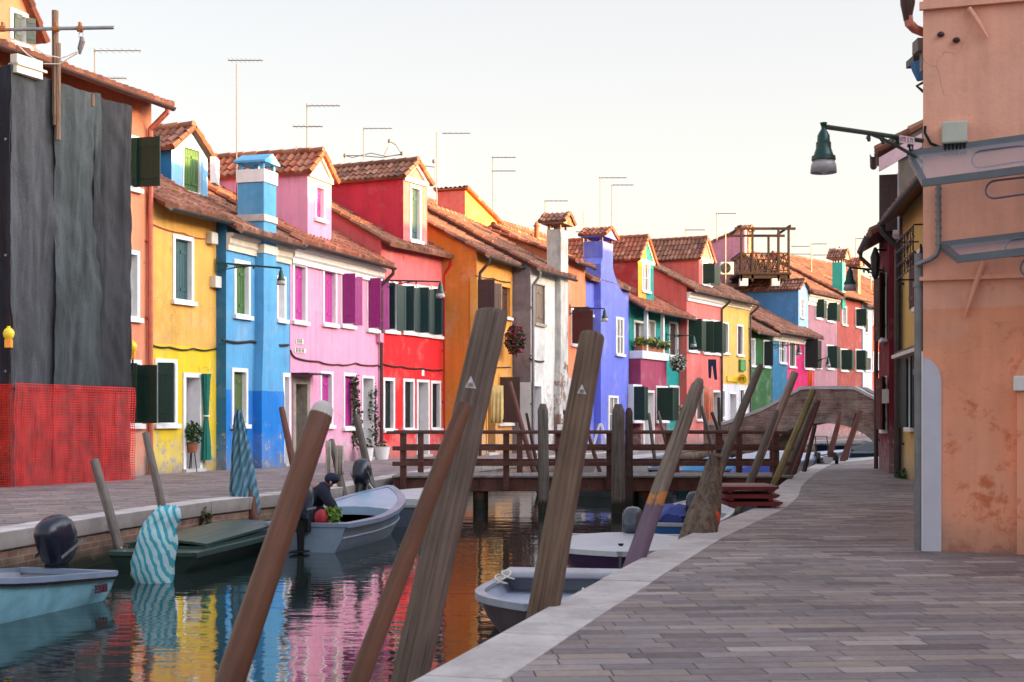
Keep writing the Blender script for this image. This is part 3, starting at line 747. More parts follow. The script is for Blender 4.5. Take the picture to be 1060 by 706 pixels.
def chimney_cap(f,cb,s0,s1,d0,d1,z,mat,rise=.28,gap=.22,over=.14,tile='tile_red',gabled=True):
    for a,b,w in [(a,b,.08) for a in (s0+.02,s1-.10) for b in (d0+.02,d1-.10)]+[((s0+s1)/2-.05,(d0+d1)/2-.05,.1)]:
        mb=MB(); f.box(mb,a,a+w,b,b+w,z,z+gap); mb.build('cap_pillar',M['brick'] if tile!='plain' else mat,cb)
    mb=MB(); o=over; sm=(s0+s1)/2; zz=z+gap
    prof=[(s0-o,zz),(s1+o,zz),(s1+o,zz+.05),(sm,zz+.05+rise),(s0-o,zz+.05)]
    mb.rings([[f.P(a,b,c) for a,c in prof] for b in (d0-o,d1+o)])
    mb.build('cap',mat,cb)
    if tile!='plain':
        mb=MB()
        for sa,sg in ((s0,-1),(s1,1)):
            P=f.P(sa+sg*(o+.03),d1+o+.03,zz+.045); S=f.n*(-(d1-d0+2*o+.06)); U=f.P(sm,d1+o+.03,zz+.055+rise)-P
            tiles(mb,P,S,U,pitch=.17,row=.28,h=.05,thick=.03,seed=int(abs(sa)*10)%50)
        mb.build('cap_tiles',M[tile],cb,smooth=True,norm=False)
chimney_cap(f3,cb,s0,s1,-.45,d_,zt+.28,m3,tile='plain',rise=.20,gap=.16,over=.07)
# --- pink house
f4=FD(300.3,35.35,394,40.9)
m4=st('plaster_pink',W(246,165,200),seed=8,blotch=.14)
h4=house(f4,'pink house with magenta shutters, white cornice and a long dormer',(302,250),1.5,7.5,m4,'tile_red',
 wins=[(302.7,272,317.3,334,'closed',dict(col='magenta')),(333.8,278,348.3,336.5,'closed',dict(col='magenta')),(352.5,281,366,338,'open',dict(col='purple',ang=(88,160))),(379.5,286,392,342.5,'open',dict(col='purple',ang=(88,150))),
       (331,384.5,344.3,441.5,'closed',dict(col='magenta')),(355,386,368.3,443.5,'closed',dict(col='magenta'))],
 doors=[(302.5,391,320,483,dict(col='oldwood',frame='stonedark',dep=.4,fw=.16)),(374,389,386.7,476.5,dict(col='ltgrey',dep=.3,frame='white',fw=.07))],
 ov=.36,seed=4,corn=(.44,'white',.22))
dormer(f4,h4,318.5,343,177,160,254,m4,'tile_red',set_=.28,back=3.4,wins=[(325.7,191,336.3,228,'closed',dict(col='magenta'))],seed=23,trim='cream')
downpipe(f4,h4,f4.L-.12,h4['_ze']-.05,0,out=.44,mat='pipe_brown')
wallcable(f4,h4,[(301,363),(306,370),(330,374),(350,377),(368,376),(392,378)],r=.022,mat='pipe_brown')
mb=MB(); s,z=f4.hit(300.6,387); s2,_=f4.hit(324,387); f4.box(mb,s,s2,.0,.5,z,z+.03); mb.build('door_canopy',M['iron'],h4)
for k,(x0,y0,x1,y1) in enumerate(((305.5,350.5,313.5,356.5),(304.5,360,316,366))):
    a,z1=f4.hit(x0,y0); b,z0=f4.hit(x1,y1); mb=MB(); f4.box(mb,a,b,.003,.02,z0,z1); o=mb.build('street_plaque',M['cream'],h4)
    for kk in range(2):
        zc=z0+(z1-z0)*(.28+.42*kk); mb=MB()
        nn=6
        for i in range(nn):
            ss=a+(b-a)*(.12+.76*i/nn); 
            f4.box(mb,ss,ss+(b-a)*.035,.021,.026,zc-.02,zc+.035)
            if i%2==0: f4.box(mb,ss+(b-a)*.036,ss+(b-a)*.085,.021,.026,zc+.022,zc+.035)
        mb.build('worn_letters',M['iron'],o)
s,z=f4.hit(391.3,350); mb=MB(); f4.box(mb,s-.16,s+.1,.003,.14,z-.13,z+.14); mb.build('meter_box',plain('pink_box',W(225,150,180),.6),h4,bevel=.01)
# --- red house
f5=FD(394.3,40.95,460,44.3)
m5=st('plaster_faded_red_over_scarlet',W(240,112,118),lower=W(238,24,34,.70),zs=f5.hit(430,346)[1],seed=9,blotch=.16)
m5s=st('plaster_crimson_side',W(225,55,80),seed=10,blotch=.2)
lv=dict(col='dkteal',ang=(88,165))
h5=house(f5,'scarlet house with dark louvred shutters under a tall gabled dormer flush with its front',(405,255),1.5,7.5,m5,'tile_old',
 wins=[(396.5,291,411.5,343.5,'louvre',lv),(416,294,430,345,'louvre',lv),(431,295.5,445,347,'louvre',lv),(446,297,458.5,349,'louvre',lv),
       (396.3,391,408.3,445.5,'closed',dict(col='black')),(417,392,428.8,445,'closed',dict(col='black')),(445.6,394,456,444.5,'closed',dict(col='black'))],
 doors=[(431,393,444,472,dict(col='ltgrey',dep=.3,fw=.08))],ov=.36,seed=5,gut=False)
dormer(f5,h5,417.5,442,182,169,264,m5,'tile_old',set_=-.01,back=4.2,wins=[(424,192,435.8,250,'closed',dict(col='teal'))],side=m5s,seed=24,trim='white')
wallcable(f5,h5,[(396,376.5),(415,379),(436,381),(458,383)],r=.025,mat='pipe_brown')
M['pipe_red']=plain('red_pipe',W(200,20,30),.5,0,.1)
downpipe(f5,h5,f5.L-.12,h5['_ze']-.05,0,out=.3,mat='pipe_red')
s,z=f5.hit(437.5,386); mb=MB(); f5.box(mb,s-.07,s+.07,.003,.02,z-.09,z+.09); mb.build('number_plate',M['white'],h5)
# --- ochre house, its side wall towards us
P0=f5.P(f5.L,0,0); n5=f5.n
cor=P0+n5*1.13
f6=F(cor.xy,gp(530.5,47.3)[:2])
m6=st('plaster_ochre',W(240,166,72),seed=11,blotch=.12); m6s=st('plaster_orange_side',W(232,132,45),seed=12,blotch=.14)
M['none']=m6
h6=house(f6,'ochre orange house whose plain side wall faces along the quay, brown shutters',(494,262),2.3,9.5,m6,'tile_old',
 wins=[(493,288,506,350,'open',dict(col='brown',frame='none',ang=(88,150))),(518,294.5,528.5,329,'closed',dict(col='brown',frame='none')),(516,388,530,439,'open',dict(col='brown',frame='none',ang=(80,165)))],
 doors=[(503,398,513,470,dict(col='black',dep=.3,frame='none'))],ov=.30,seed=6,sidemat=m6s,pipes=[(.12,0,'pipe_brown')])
wallcable(f6,h6,[(492,285),(510,288),(529,292)],r=.015); wallcable(f6,h6,[(492,378),(529,380)],r=.015)
# --- grey white house with the tall chimney
P0=f6.P(f6.L,0,0)
f7=F((P0+f6.n*.62).xy,gp(587.5,50.6)[:2])
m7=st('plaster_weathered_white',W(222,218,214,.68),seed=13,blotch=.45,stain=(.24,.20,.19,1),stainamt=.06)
m7s=st('plaster_grey_painted_shade',W(150,140,150,.6),seed=14,blotch=.5)  # side wall coloured darker grey, its shade painted in
h7=house(f7,'weathered grey white house with one brown shuttered window and damp brick patches',(548,277),1.7,8,m7,'tile_old',
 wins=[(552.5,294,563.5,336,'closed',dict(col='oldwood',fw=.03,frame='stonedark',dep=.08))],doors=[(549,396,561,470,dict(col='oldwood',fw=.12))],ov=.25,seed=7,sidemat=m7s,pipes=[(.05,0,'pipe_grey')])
wallcable(f7,h7,[(548,371),(563,374)],r=.03)
s0=f7.hit(574.5,400)[0]; d7=f7.solve_d(s0,580.5); s1=f7.hit(588,400,d7)[0]; zt=f7.hit(580.5,237,d7)[1]
mcb=brickmat('patched_brick',(.26,.12,.09,1),(.34,.22,.17,1),(.3,.27,.24,1),plaster=(.52,.50,.48,1))
mb=MB(); mb.rings([[f7.P(s0+a,-.30,z),f7.P(s1+b,-.30,z),f7.P(s1+b,d7,z),f7.P(s0+a,d7,z)] for a,b,z in ((-.12,.05,-.3),(-.12,.05,2.3),(0,0,3.2),(0,0,zt))])
c7=mb.build('chimney',[mcb],h7)
chimney_cap(f7,c7,s0,s1,-.30,d7,zt,M['brick'],rise=.34,gap=.18,over=.16,tile='tile_old')
# --- peach house
f8=FD(587.6,50.9,606.5,53.2)
m8=st('plaster_peach_orange',W(240,140,95),lower=W(205,190,200),zs=f8.hit(597,392)[1],seed=15)
h8=house(f8,'narrow peach orange house squeezed between the tall grey chimney and the violet house',(596,271),1.6,8,m8,'tile_red',
 wins=[(591,320,604,358,'openL',dict(col='maroon',ang=(88,150)))],doors=[(594,410,602,470,dict(col='grey'))],ov=.3,seed=8,minslope=.33)
s,_=f8.hit(593.5,338); z1=f8.hit(598,319)[1]; z0=f8.hit(598,356)[1]; mb=MB(); leaf(mb,f8,s,.04,z0,z1,.55,86,1); mb.build('shutter',M['sh_maroon'],h8)
# --- violet house
f9=FD(606.7,53.2,651,58.2)
m9=st('plaster_violet',W(112,122,225,.66),seed=16,blotch=.14)
h9=house(f9,'violet house with its own violet chimney flaring into the front wall',(608,289),1.5,7.5,m9,'tile_mix',
 wins=[(608,325.5,617,368,'glass',{}),(637.5,328.5,645.5,367.5,'glass',{}),(623,409.5,636,447,'glass',{})],
 doors=[(642.5,405,651,470,dict(col='maroon'))],ov=.22,seed=9,gut=False)
s0=f9.hit(615,400)[0]; d9=f9.solve_d(s0,622); s1=f9.hit(634.5,300,d9)[0]; s2=f9.hit(649.5,400,d9)[0]; zt=f9.hit(628.5,251,d9)[1]
zA=f9.hit(635,277,d9)[1]; zB=f9.hit(650,312,d9)[1]
mb=MB(); rg=[]
prof=[(0,s2-s1,-.3),(0,s2-s1,zB)]
for k in range(1,7):
    t=k/6; prof.append((0,(s2-s1)*(1-t)**1.5,zB+(zA-zB)*t))
prof.append((.22,0,zA+.25)); prof.append((.22,0,zt))
for a,b,z in prof: rg.append([f9.P(s0+a,-.5,z),f9.P(s1+b,-.5,z),f9.P(s1+b,d9,z),f9.P(s0+a,d9,z)])
mb.rings(rg); c9=mb.build('chimney',m9,h9)
chimney_cap(f9,c9,s0+.22,s1,-.45,d9,zt,m9,rise=.34,gap=.16,over=.12,tile='tile_red')
# windows that sit on the flared breast front
for (x0,y0,x1,y1) in ((637.5,328.5,645.5,367.5),):
    win(f9,h9,[],x0,y0,x1,y1,'glass',d=d9+.02,dep=.02,col='black')
win(f9,h9,[],629.5,409.5,640,447,'glass',d=d9+.02,dep=.02)
wallcable(f9,h9,[(607,318),(620,318.5)],r=.02)
# --- magenta and teal house
f10=FD(651.3,58.3,703,64.3)
mt_=st('plaster_teal',W(10,155,150,.6),seed=17,blotch=.14); mmag=st('plaster_magenta',W(178,72,105,.6),lower=W(150,30,45,.6),zs=f10.hit(670,398,.45)[1]-.9,seed=18)
h10=house(f10,'teal house with a magenta ground floor bay carrying a planted balcony',(655,318),1.6,8,mt_,'tile_red',
 wins=[(656,332,667,366,'glass',dict(col='black')),(671,331,678,366,'glass',{}),(692.5,333,701.5,369,'closed',dict(col='brown')),(693,399,703,433,'closed',dict(col='maroon'))],
 doors=[],ov=.7,seed=10)
da=.5
a=.0; b=f10.hit(690,400,da)[0]; zsl0=f10.hit(672,372,da)[1]; zsl1=f10.hit(672,364,da)[1]
bay=MB(); bh=[]
fb=f10
ym=418
bw=[(655,398,664,436.5),(679,399.5,691,436.5)]
holes=[]
for w in bw: win(f10,h10,holes,*w,'louvre',d=da,col='dkgreen',ang=(88,165))
door(f10,h10,holes,665.5,404,677,459,col='white',d=da)
wall_front(bay,f10,a,b,-.3,zsl0,holes,da); bay.quad(f10.P(b,0,-.3),f10.P(b,da,-.3),f10.P(b,da,zsl0),f10.P(b,0,zsl0)); bay.quad(f10.P(a,0,-.3),f10.P(a,da,-.3),f10.P(a,da,zsl0),f10.P(a,0,zsl0))
bay_b=b; bo=bay.build('ground_floor_bay',mmag,h10,norm=False)
mb=MB(); f10.box(mb,a-.03,b+.06,.004,da+.1,zsl0,zsl1); mb.build('balcony_slab',M['white'],h10,bevel=.015)
ze=h10['_ze']
for x in (669.5,686.5):
    s=f10.hit(x,345,da)[0]; mb=MB(); f10.box(mb,s-.07,s+.07,da-.1,da+.04,zsl1,ze+.02); mb.build('column',M['white'],h10)
m10y=st('plaster_painted_sunlight',W(245,170,35,.62),seed=19); m10s=st('plaster_maroon',W(185,60,62,.6),seed=20)  # yellow left half: low sunlight painted onto the teal dormer face
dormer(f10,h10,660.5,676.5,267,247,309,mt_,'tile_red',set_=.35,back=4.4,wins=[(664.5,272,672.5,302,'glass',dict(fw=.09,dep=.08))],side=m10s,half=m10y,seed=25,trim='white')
# --- salmon house
P0=f10.P(f10.L,0,0)
f11=F((P0+f10.n*.35).xy,gp(746.5,68.2)[:2])
m11=st('plaster_salmon',W(240,118,112),seed=21,blotch=.12)
lv2=dict(col='dkgreen',ang=(80,165))
h11=house(f11,'salmon house with white cornice, three dark shuttered windows and a peach door curtain',(714,300),1.8,8.5,m11,'tile_old',
 wins=[(711.5,329,722.5,364,'open',lv2),(727.5,331,735.5,366,'open',lv2),(736,331.5,744.5,366.5,'open',lv2),(720.5,402,728.5,435,'closed',dict(col='brown'))],
 doors=[(737,404,746,459,dict(col='black',frame='none2' if 0 else 'white',panel=False))],ov=.4,seed=11,corn=(.42,'white',.22),pipes=[(f11.L-.1,0,'gutter')])
dormer(f11,h11,723.5,737,266,248,305,m11,'tile_old',set_=.45,back=5.2,wins=[(726.5,272,736,296,'open',dict(col='dkgreen',ang=(88,150)))],seed=26,trim='white')
# --- yellow and white house
f12=FD(746.7,68.3,776,71.8)
m12=st('plaster_honey_over_white',W(238,190,98),lower=W(225,222,232,.7),zs=f12.hit(760,398)[1],seed=22)
h12=house(f12,'honey yellow house with white ground floor, round yellow sign and small doors',(750,308),1.5,8,m12,'tile_old',
 wins=[(747.3,333.5,754,366,'closed',dict(col='brown')),(762.5,336,769,368,'closed',dict(col='brown')),(746.8,403,750.5,433,'closed',dict(col='navy')),(765.5,402,770.5,430,'closed',dict(col='navy'))],
 doors=[(754.5,406,762.5,457,dict(col='ltgrey',fw=.09))],ov=.4,seed=12,pipes=[(f12.L-.1,0,'gutter')],corn=(.3,'cream',.18))
M['yellowsign']=plain('yellow_sign',W(245,200,20),.5)
a,z1=f12.hit(752,389.5); b,z0=f12.hit(764,395.5); mb=MB(); f12.box(mb,a,b,.004,.06,z0,z1); mb.build('fascia_sign',M['yellowsign'],h12)
s,z=f12.hit(768.5,392.5,.3); mb=MB(); c=f12.P(s,.3,z); mb.tube([c-f12.u*.03,c+f12.u*.03],.24,20); o=mb.build('round_sign',M['yellowsign'],h12)
mb=MB(); q=-f12.u
for (dx,dz,w,h) in ((-.13,-.07,.035,.16),(-.09,.06,.07,.03),(-.06,-.0,.035,.06),(.04,-.07,.035,.16),(.0,.06,.11,.03)):
    mb.obox(c-f12.u*.036+f12.n*dx+V((0,0,dz)),f12.n*w,V((0,0,h)),-f12.u*.006)
mb.build('letters',M['iron'],o)
a,z1=f12.hit(764.5,372); b,z0=f12.hit(770,384); mb=MB(); f12.box(mb,a,b,.004,.12,z0,z1); mb.build('green_banner',plain('green_banner',W(70,150,70),.6,0,.4,8),h12)
# --- green house
f13=FD(776.3,72.0,799,75.2)
m13=st('plaster_bottle_green',W(45,105,52,.55),seed=23)
h13=house(f13,'dark green house with two white framed windows behind the leaning poles',(780,344),1.2,7,m13,'tile_old',
 wins=[(776.8,350,781.5,379,'glass',{}),(790,352,796.5,380,'openL',dict(col='black',ang=(80,150)))],ov=.4,seed=13,gut=True)
# --- petrol blue and magenta house
f14=FD(799.3,75.3,843,81.5)
m14=st('plaster_petrol_blue',W(40,118,160,.6),seed=24); m14b=st('plaster_fuchsia',W(222,20,112,.62),seed=25)
ze14=f14.hit(802,343,.45)[1]
h14=empty('house',f14.P(0,0,0),'low house painted half petrol blue and half fuchsia beside the brick bridge','house','painted houses along the left quay')
holes=[]
win(f14,h14,holes,806.5,345.5,813.5,376,'glass',dep=.1); win(f14,h14,holes,816.5,348,823.5,380,'closed',col='black'); win(f14,h14,holes,832.5,350,841.5,382,'open',col='black',ang=(85,165))
sm=f14.hit(815,360)[0]
sl=2.4/(4+.45); zw=ze14+sl*.45
mb=MB(); wall_front(mb,f14,.01,sm,-.3,zw,[h for h in holes if h[0]<sm]); mb.cur=1; wall_front(mb,f14,sm,f14.L-.01,-.3,zw,[h for h in holes if h[0]>sm]); 
mb.cur=0
for s in (.01,f14.L-.01): mb.poly([f14.P(s,0,-.3),f14.P(s,0,zw),f14.P(s,-4,ze14+2.4),f14.P(s,-8,zw),f14.P(s,-8,-.3)])
mb.build('wall',[m14,m14b],h14,norm=False)
roof(f14,h14,ze14,2.4,8,'tile_mix',.45,seed=14); gutter(f14,h14,0,f14.L,ze14,.53); cornice(f14,h14,.01,f14.L-.01,ze14-.42,ze14-.03,'cream')
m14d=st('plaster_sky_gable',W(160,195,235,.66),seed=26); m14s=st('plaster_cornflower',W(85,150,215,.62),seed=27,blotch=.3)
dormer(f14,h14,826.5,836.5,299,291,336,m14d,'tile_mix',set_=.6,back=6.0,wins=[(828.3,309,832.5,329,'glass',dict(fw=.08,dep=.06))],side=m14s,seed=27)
# --- tall pale pink house
f15=FD(835.5,82.5,867,87.0)
m15=st('plaster_dusty_pink',W(196,140,156,.52),seed=28)
h15=house(f15,'tall dusty pink house with cream cornice behind the arched bridge',(840,303),1.8,8,m15,'tile_old',
 wins=[(844,309,850.5,330,'open',lv2),(855.5,312.5,863,333,'open',lv2),(844.5,354,849.5,381,'closed',dict(col='grey')),(855.5,357,863,382,'open',lv2)],ov=.4,seed=15,corn=(.65,'cream',.2),gut=False)
# --- red houses
f16=FD(867.3,87.2,893,91.5)
m16=st('plaster_brick_red',W(185,85,78,.52),seed=29); m16s=st('plaster_carmine',W(180,35,50,.6),seed=30)
h16=house(f16,'brick red house with four dark windows beyond the bridge, carmine on its near corner',(872,306),1.7,8,m16,'tile_old',
 wins=[(871.5,317,876.5,336.5,'glass',{}),(885.5,319,892.5,339,'open',lv2),(870,361,877.5,384,'open',lv2),(885.5,361.5,892,384,'open',lv2)],ov=.4,seed=16,sidemat=m16s)
f17=FD(893.2,91.3,903,93.2)
m17=st('plaster_ice_blue',W(190,215,238,.7),seed=31)
h17=house(f17,'narrow ice blue house between the brick red and the orange houses',(895,316),1.5,8,m17,'tile_old',
 wins=[(895,328,899,345,'closed',dict(col='black')),(895,369,902,384,'closed',dict(col='black'))],ov=.3,seed=17)
f18=FD(903.2,93.4,934,99)
m18=st('plaster_burnt_orange',W(228,88,45,.62),seed=32)
h18=house(f18,'burnt orange house at the far end, white framed windows above the quay',(905,318),1.6,8,m18,'tile_old',
 wins=[(903.5,320,907.5,337,'glass',{}),(903.5,364,907,384,'glass',{}),(908.5,365,912.5,385,'glass',{})],ov=.3,seed=18)
# ================================================================== houses behind the row
fB=FD(470,56.5,620,72)
mB=st('plaster_gold',W(246,165,75),seed=33); mBs=st('plaster_rose_gable',W(225,120,115),seed=34)
def back_house(px0,D0,px1,D1,label,zpx,rise,dp,wm,rm,seed,wins=(),sm=None,ov=.3):
    f=FD(px0,D0,px1,D1)
    return f,house(f,label,zpx,rise,dp,wm,rm,wins=wins,ov=ov,seed=seed,sidemat=sm,gut=False,group='houses standing behind the front row')
fb1,hb1=back_house(432,53.5,560,66,'golden house behind the ochre one, its roof lit orange by the low sun',(500,249),1.9,8,mB,'tile_red',41,sm=mBs)
# a half gable rising from the golden house roof
def hp_(px,py,d): return fb1.hit(px,py,d)
sA,zA_=hp_(481.5,197,-.3); sB,zB_=hp_(522,236,-.3); dB=-.3
k=(453-530)/FX; pS=fb1.A+fb1.u*sA; dl=(k*pS.y-pS.x)/(fb1.n.x-k*fb1.n.y)
mb=MB(); mb.poly([fb1.P(sA,dB,zB_-2),fb1.P(sB,dB,zB_-2),fb1.P(sB,dB,zB_),fb1.P(sA,dB,zA_)]); mb.cur=1
mb.quad(fb1.P(sA,dB,zB_-2),fb1.P(sA,dB,zA_),fb1.P(sA,dl,zA_),fb1.P(sA,dl,zB_-2))
hg_=mb.build('upper_gable',[mB,mBs],hb1,norm=False)
mb=MB(); P0=fb1.P(sB+.2,dB+.12,zB_-.12); tiles(mb,P0,fb1.n*(dl-dB-.2),fb1.P(sA-.15,dB+.12,zA_+.06)-P0,seed=42); mb.build('roof',M['tile_red'],hg_,smooth=True,norm=False)
fb2,hb2=back_house(563,60,652,70,'low red roofed house behind the violet chimney',(570,274),1.8,9,mBs,'tile_red',43)
# pink house with the roof terrace
fb3=FD(771,86,778,88)
mP=st('plaster_mauve_pink',W(222,150,178,.62),seed=35)
hb3=empty('house',fb3.P(0,0,0),'mauve pink house with blank side wall and slanting roofline next to the wooden roof terrace','house','houses standing behind the front row')
zR=fb3.hit(770,236)[1]; zE=zR-1.9; dE=-4.8
mb=MB(); mb.poly([fb3.P(0,0,-.3),fb3.P(0,0,zR),fb3.P(0,dE,zE),fb3.P(0,dE,-.3)]); mb.quad(fb3.P(0,0,-.3),fb3.P(.7,0,-.3),fb3.P(.7,0,zR),fb3.P(0,0,zR)); mb.quad(fb3.P(.7,0,-.3),fb3.P(.7,dE,-.3),fb3.P(.7,dE,zE),fb3.P(.7,0,zR)); mb.build('wall',mP,hb3,norm=False)
mb=MB(); P0=fb3.P(-.1,dE-.2,zE-.08); tiles(mb,P0,fb3.u*.95,fb3.P(-.1,.2,zR+.08)-P0,seed=44); mb.build('roof',M['tile_mix'],hb3,smooth=True,norm=False)
fb4,hb4=back_house(862,97,930,106,'brown roofed house far behind the turquoise chimney',(880,300),2.0,9,mBs,'tile_old',45)
fb5,hb5=back_house(806,92,866,100,'old roof rising behind the dusty pink house',(812,292),1.6,9,mP,'tile_old',46)
# ================================================================== right bank
GR='houses along the right quay'
mo=stucco('plaster_terracotta_pink',W(243,174,150,.92),lower=W(245,160,126,.90),zs=2.2,seed=41,blotch=.20,stain=W(215,105,45,.62),stainamt=-.005,peel=.0,grime=.06,damp=.12,sscale=5.5,crack=.55)
C0=gp(955.5,12.9); C1=gp(1090,12.9)  # corner of the orange house
C1=V(((1062-530)/FX*12.62,12.62,0)); fu=(C1-C0).normalized()
front_end=C0+fu*6.0
fr=F(C0.xy,front_end.xy,1)             # gable wall towards us
k_=(7.3-.0,25.3)
side_end=V((6.2,20.0,0))
ro=empty('house',C0,'big terracotta pink corner house on the right with blotchy plaster and two awnings','house',GR)
ZT=6.9
holes=[]
mb=MB()
wall_front(mb,fr,0,6.0,-.3,ZT,[])
fs=F(C0.xy,side_end.xy,-1)
wall_front(mb,fs,0,fs.L,-.3,ZT,[])
B1=front_end; B2=side_end+fu*6.0
mb.quad(B1+V((0,0,-.3)),B2+V((0,0,-.3)),B2+V((0,0,ZT)),B1+V((0,0,ZT)))
mb.quad(side_end+V((0,0,-.3)),B2+V((0,0,-.3)),B2+V((0,0,ZT)),side_end+V((0,0,ZT)))
mb.build('wall',mo,ro,norm=False)
# roof, hipped look kept simple: two tiled slopes with the ridge parallel to the quay
def slope(parent,P0,S,U,mat,seed,name='roof'):
    m=MB(); tiles(m,P0,S,U,seed=seed,coarse=True,pitch=.25,row=.5); return m.build(name,M[mat],parent,smooth=True,norm=False)
sv=fs.u*(fs.L+.6)
slope(ro,C0-fs.u*.1+fs.n*.1+V((0,0,ZT-.1)),sv,fu*3.4+V((0,0,1.5)),'tile_mix',61)
slope(ro,C0-fs.u*.3+fu*6.4+V((0,0,ZT-.1)),sv,-fu*3.4+V((0,0,1.5)),'tile_mix',62)
gutter(fs,ro,-.1,fs.L,ZT-.12,.12)
# white painted corner (arched top) and pilaster at the right
s=0; w_=fr.hit(974.5,460)[0]; zt_=fr.hit(960,375)[1]
mb=MB(); pts=[(0,0),(w_,0),(w_,zt_-.16)]
for k in range(1,9):
    a=math.pi/2*k/8; pts.append((w_*math.cos(a),zt_-.16+.22*math.sin(a)))
mb.rings([[fr.P(a,d,z-.02) for a,z in pts] for d in (-.02,.012)])
mb.build('white_corner',plain('limewash',W(205,205,222,.72),.8,0,.12,3),ro)
fs.box(mb:=MB(),-.0,.5,.001,.014,0,zt_+.1); mb.build('white_corner',M['white'],ro)
sp=fr.hit(1052.5,480)[0]
mb=MB(); fr.box(mb,sp,sp+2.2,.003,.10,-.1,fr.hit(1052,405)[1]); mb.build('pilaster',mo,ro)
z1=fr.hit(1055,389.5)[1]; z0=fr.hit(1055,405)[1]
mb=MB(); fr.box(mb,sp-.03,sp+1.0,.004,.14,z0,z1); mb.build('pilaster_capital',M['white'],ro,bevel=.01)
mb=MB(); zz=fr.hit(1060,362)[1]
mb.rings([[fr.P(a,d,z) for a,z in ((sp-.03,z1),(sp+1,z1),(sp+1,z1+1.1),(sp+.55,z1+1.1))] for d in (.004,.09)]); mb.build('arch_spandrel',mo,ro)
# string courses
for y0,t in ((289,.035),(7,.07)):
    z=fr.hit(957,y0)[1]; mb=MB(); fr.box(mb,-.03,6,.003,.05,z-t/2,z+t/2); mb.build('string_course',mo,ro)
# old diagonal pipe stubs
for (x0,y0,x1,y1,r) in ((1003,8,1022,38,.022),(1018,270,999,328,.026)):
    a,z1=fr.hit(x0,y0,.05); b,z0=fr.hit(x1,y1,.05); mb=MB(); mb.tube([fr.P(a,.04,z1),fr.P((a+b)/2,.05,(z0+z1)/2),fr.P(b,.03,z0)],[r,r,r*.5],8); mb.build('pipe_stub',mo,ro,smooth=True)
# bolts
for x,y in ((974,36),(990,42)):
    a,z=fr.hit(x,y); mb=MB(); mb.ell(fr.P(a,.02,z),(.035,.035,.025),7,5); mb.build('wall_bolt',M['pipe_brown'],ro)
# grey box with cable glands
a,z1=fr.hit(975,126.5,.1); b,z0=fr.hit(1001.5,147,.1)
bx=empty('junction_box',fr.P(a,0,z0),'pale grey metal junction box high on the terracotta wall above the awnings','junction box')
mb=MB(); fr.box(mb,a,b,.004,.12,z0,z1); mb.build('case',plain('grey_enamel',W(185,190,178,.8),.5,0,.1),bx,bevel=.012)
for i in range(6):
    s=a+(b-a)*(.12+.15*i); mb=MB(); mb.tube([fr.P(s,.06,z0),fr.P(s,.06,z0-.035),fr.P(s,.02,z0-.09)],.014,6); mb.build('cable_gland',M['iron'],bx)
mb=MB(); mb.tube([fr.P(a+.02,.03,z0-.04),fr.P(a-.1,.03,z0+.02),fr.P(a-.15,.03,z0+.12),fr.P(0.02,.03,z0+.18)],.014,6); mb.build('cable',M['iron'],bx)
# segmented riser pipe and grey downpipe on the corner
s,zt1=fr.hit(971.8,193); zb1=fr.hit(971.8,258)[1]; mb=MB(); mb.tube([fr.P(s,.05,zt1),fr.P(s,.05,zb1)],.022,10)
n=8
for i in range(n): z=zb1+(zt1-zb1)*(i+.5)/n; mb.tube([fr.P(s,.05,z),fr.P(s,.05,z+.02)],.029,10)
mb.tube([fr.P(s,.05,zb1),fr.P(s-.02,.06,zb1-.06),fr.P(s-.08,.06,zb1-.10),fr.P(-.0,.07,zb1-.12),fr.P(-.05,.03,zb1-.14)],.022,8); mb.build('conduit',M['pipe_grey'],ro,smooth=True)
mb=MB(); p=C0-fu*.035+fr.n*-.05; mb.tube([p+V((0,0,0)),p+V((0,0,fr.hit(955,262)[1]))],.045,10)
for z in (.6,1.6,2.4): mb.tube([p+V((0,0,z)),p+V((0,0,z+.05))],.055,10)
mb.build('drainpipe',M['pipe_grey'],ro,smooth=True)
# awnings: flat translucent panels carried on scrolled iron, pitched down towards us
AW=NT('awning_polycarbonate'); AW.base((.62,.56,.62,1),.3,0,.5); AW.b.inputs['Alpha'].default_value=.22
M['awn']=AW.m; M['awnframe']=plain('awning_frame',(.13,.15,.18,1),.45,.4,.15)
def awning(label,xl,zback,zfront,out,s_start,s_end):
    rt=empty('awning',fr.P(s_start,0,zback),label,'awning','awnings on the terracotta wall')
    def Q(s,t,h=0): return fr.P(s+.16*t,.02+out*t,zback+(zfront-zback)*t+h+.085*s)
    mb=MB(); mb.rings([[Q(s_start,0,h),Q(s_end,0,h),Q(s_end,1,h),Q(s_start,1,h)] for h in (0,.012)]); mb.build('panel',M['awn'],rt)
    mb=MB()
    dv=Q(0,1)-Q(0,0); hh=V((0,0,.07))
    mb.obox(Q(s_start,0,-.03),Q(s_end,0)-Q(s_start,0),fr.n*.04,V((0,0,.07)))
    mb.obox(Q(s_start,1,-.03),Q(s_end,1)-Q(s_start,1),fr.n*.04,V((0,0,.065)))
    for s in (s_start,s_start+1.35,s_start+2.7): mb.obox(Q(s,0,-.025),fr.u*.045,dv,V((0,0,.055)))
    mb.build('frame',M['awnframe'],rt)
    for s in (s_start+.60,s_start+2.2):
        for t,h in ((.98,-.06),(.25,.02)):
            mb=MB(); r=.075; P=[Q(s+1.15,t,h-.10)]+[Q(s+.3,t,h-.005)]
            for k in range(11):
                a=math.pi*(.5+k/10); P.append(Q(s+r*math.cos(a),t,h-r+r*math.sin(a)))
            P+=[Q(s+.3,t,h-2*r+.005),Q(s+1.15,t,h-.14)]
            mb.tube(P,.010,6); mb.tube([Q(s+1.15,t,h-.12),Q(s+1.15,0,-.05)],.010,6); mb.build('bracket',M['awnframe'],rt,smooth=True)
    return rt
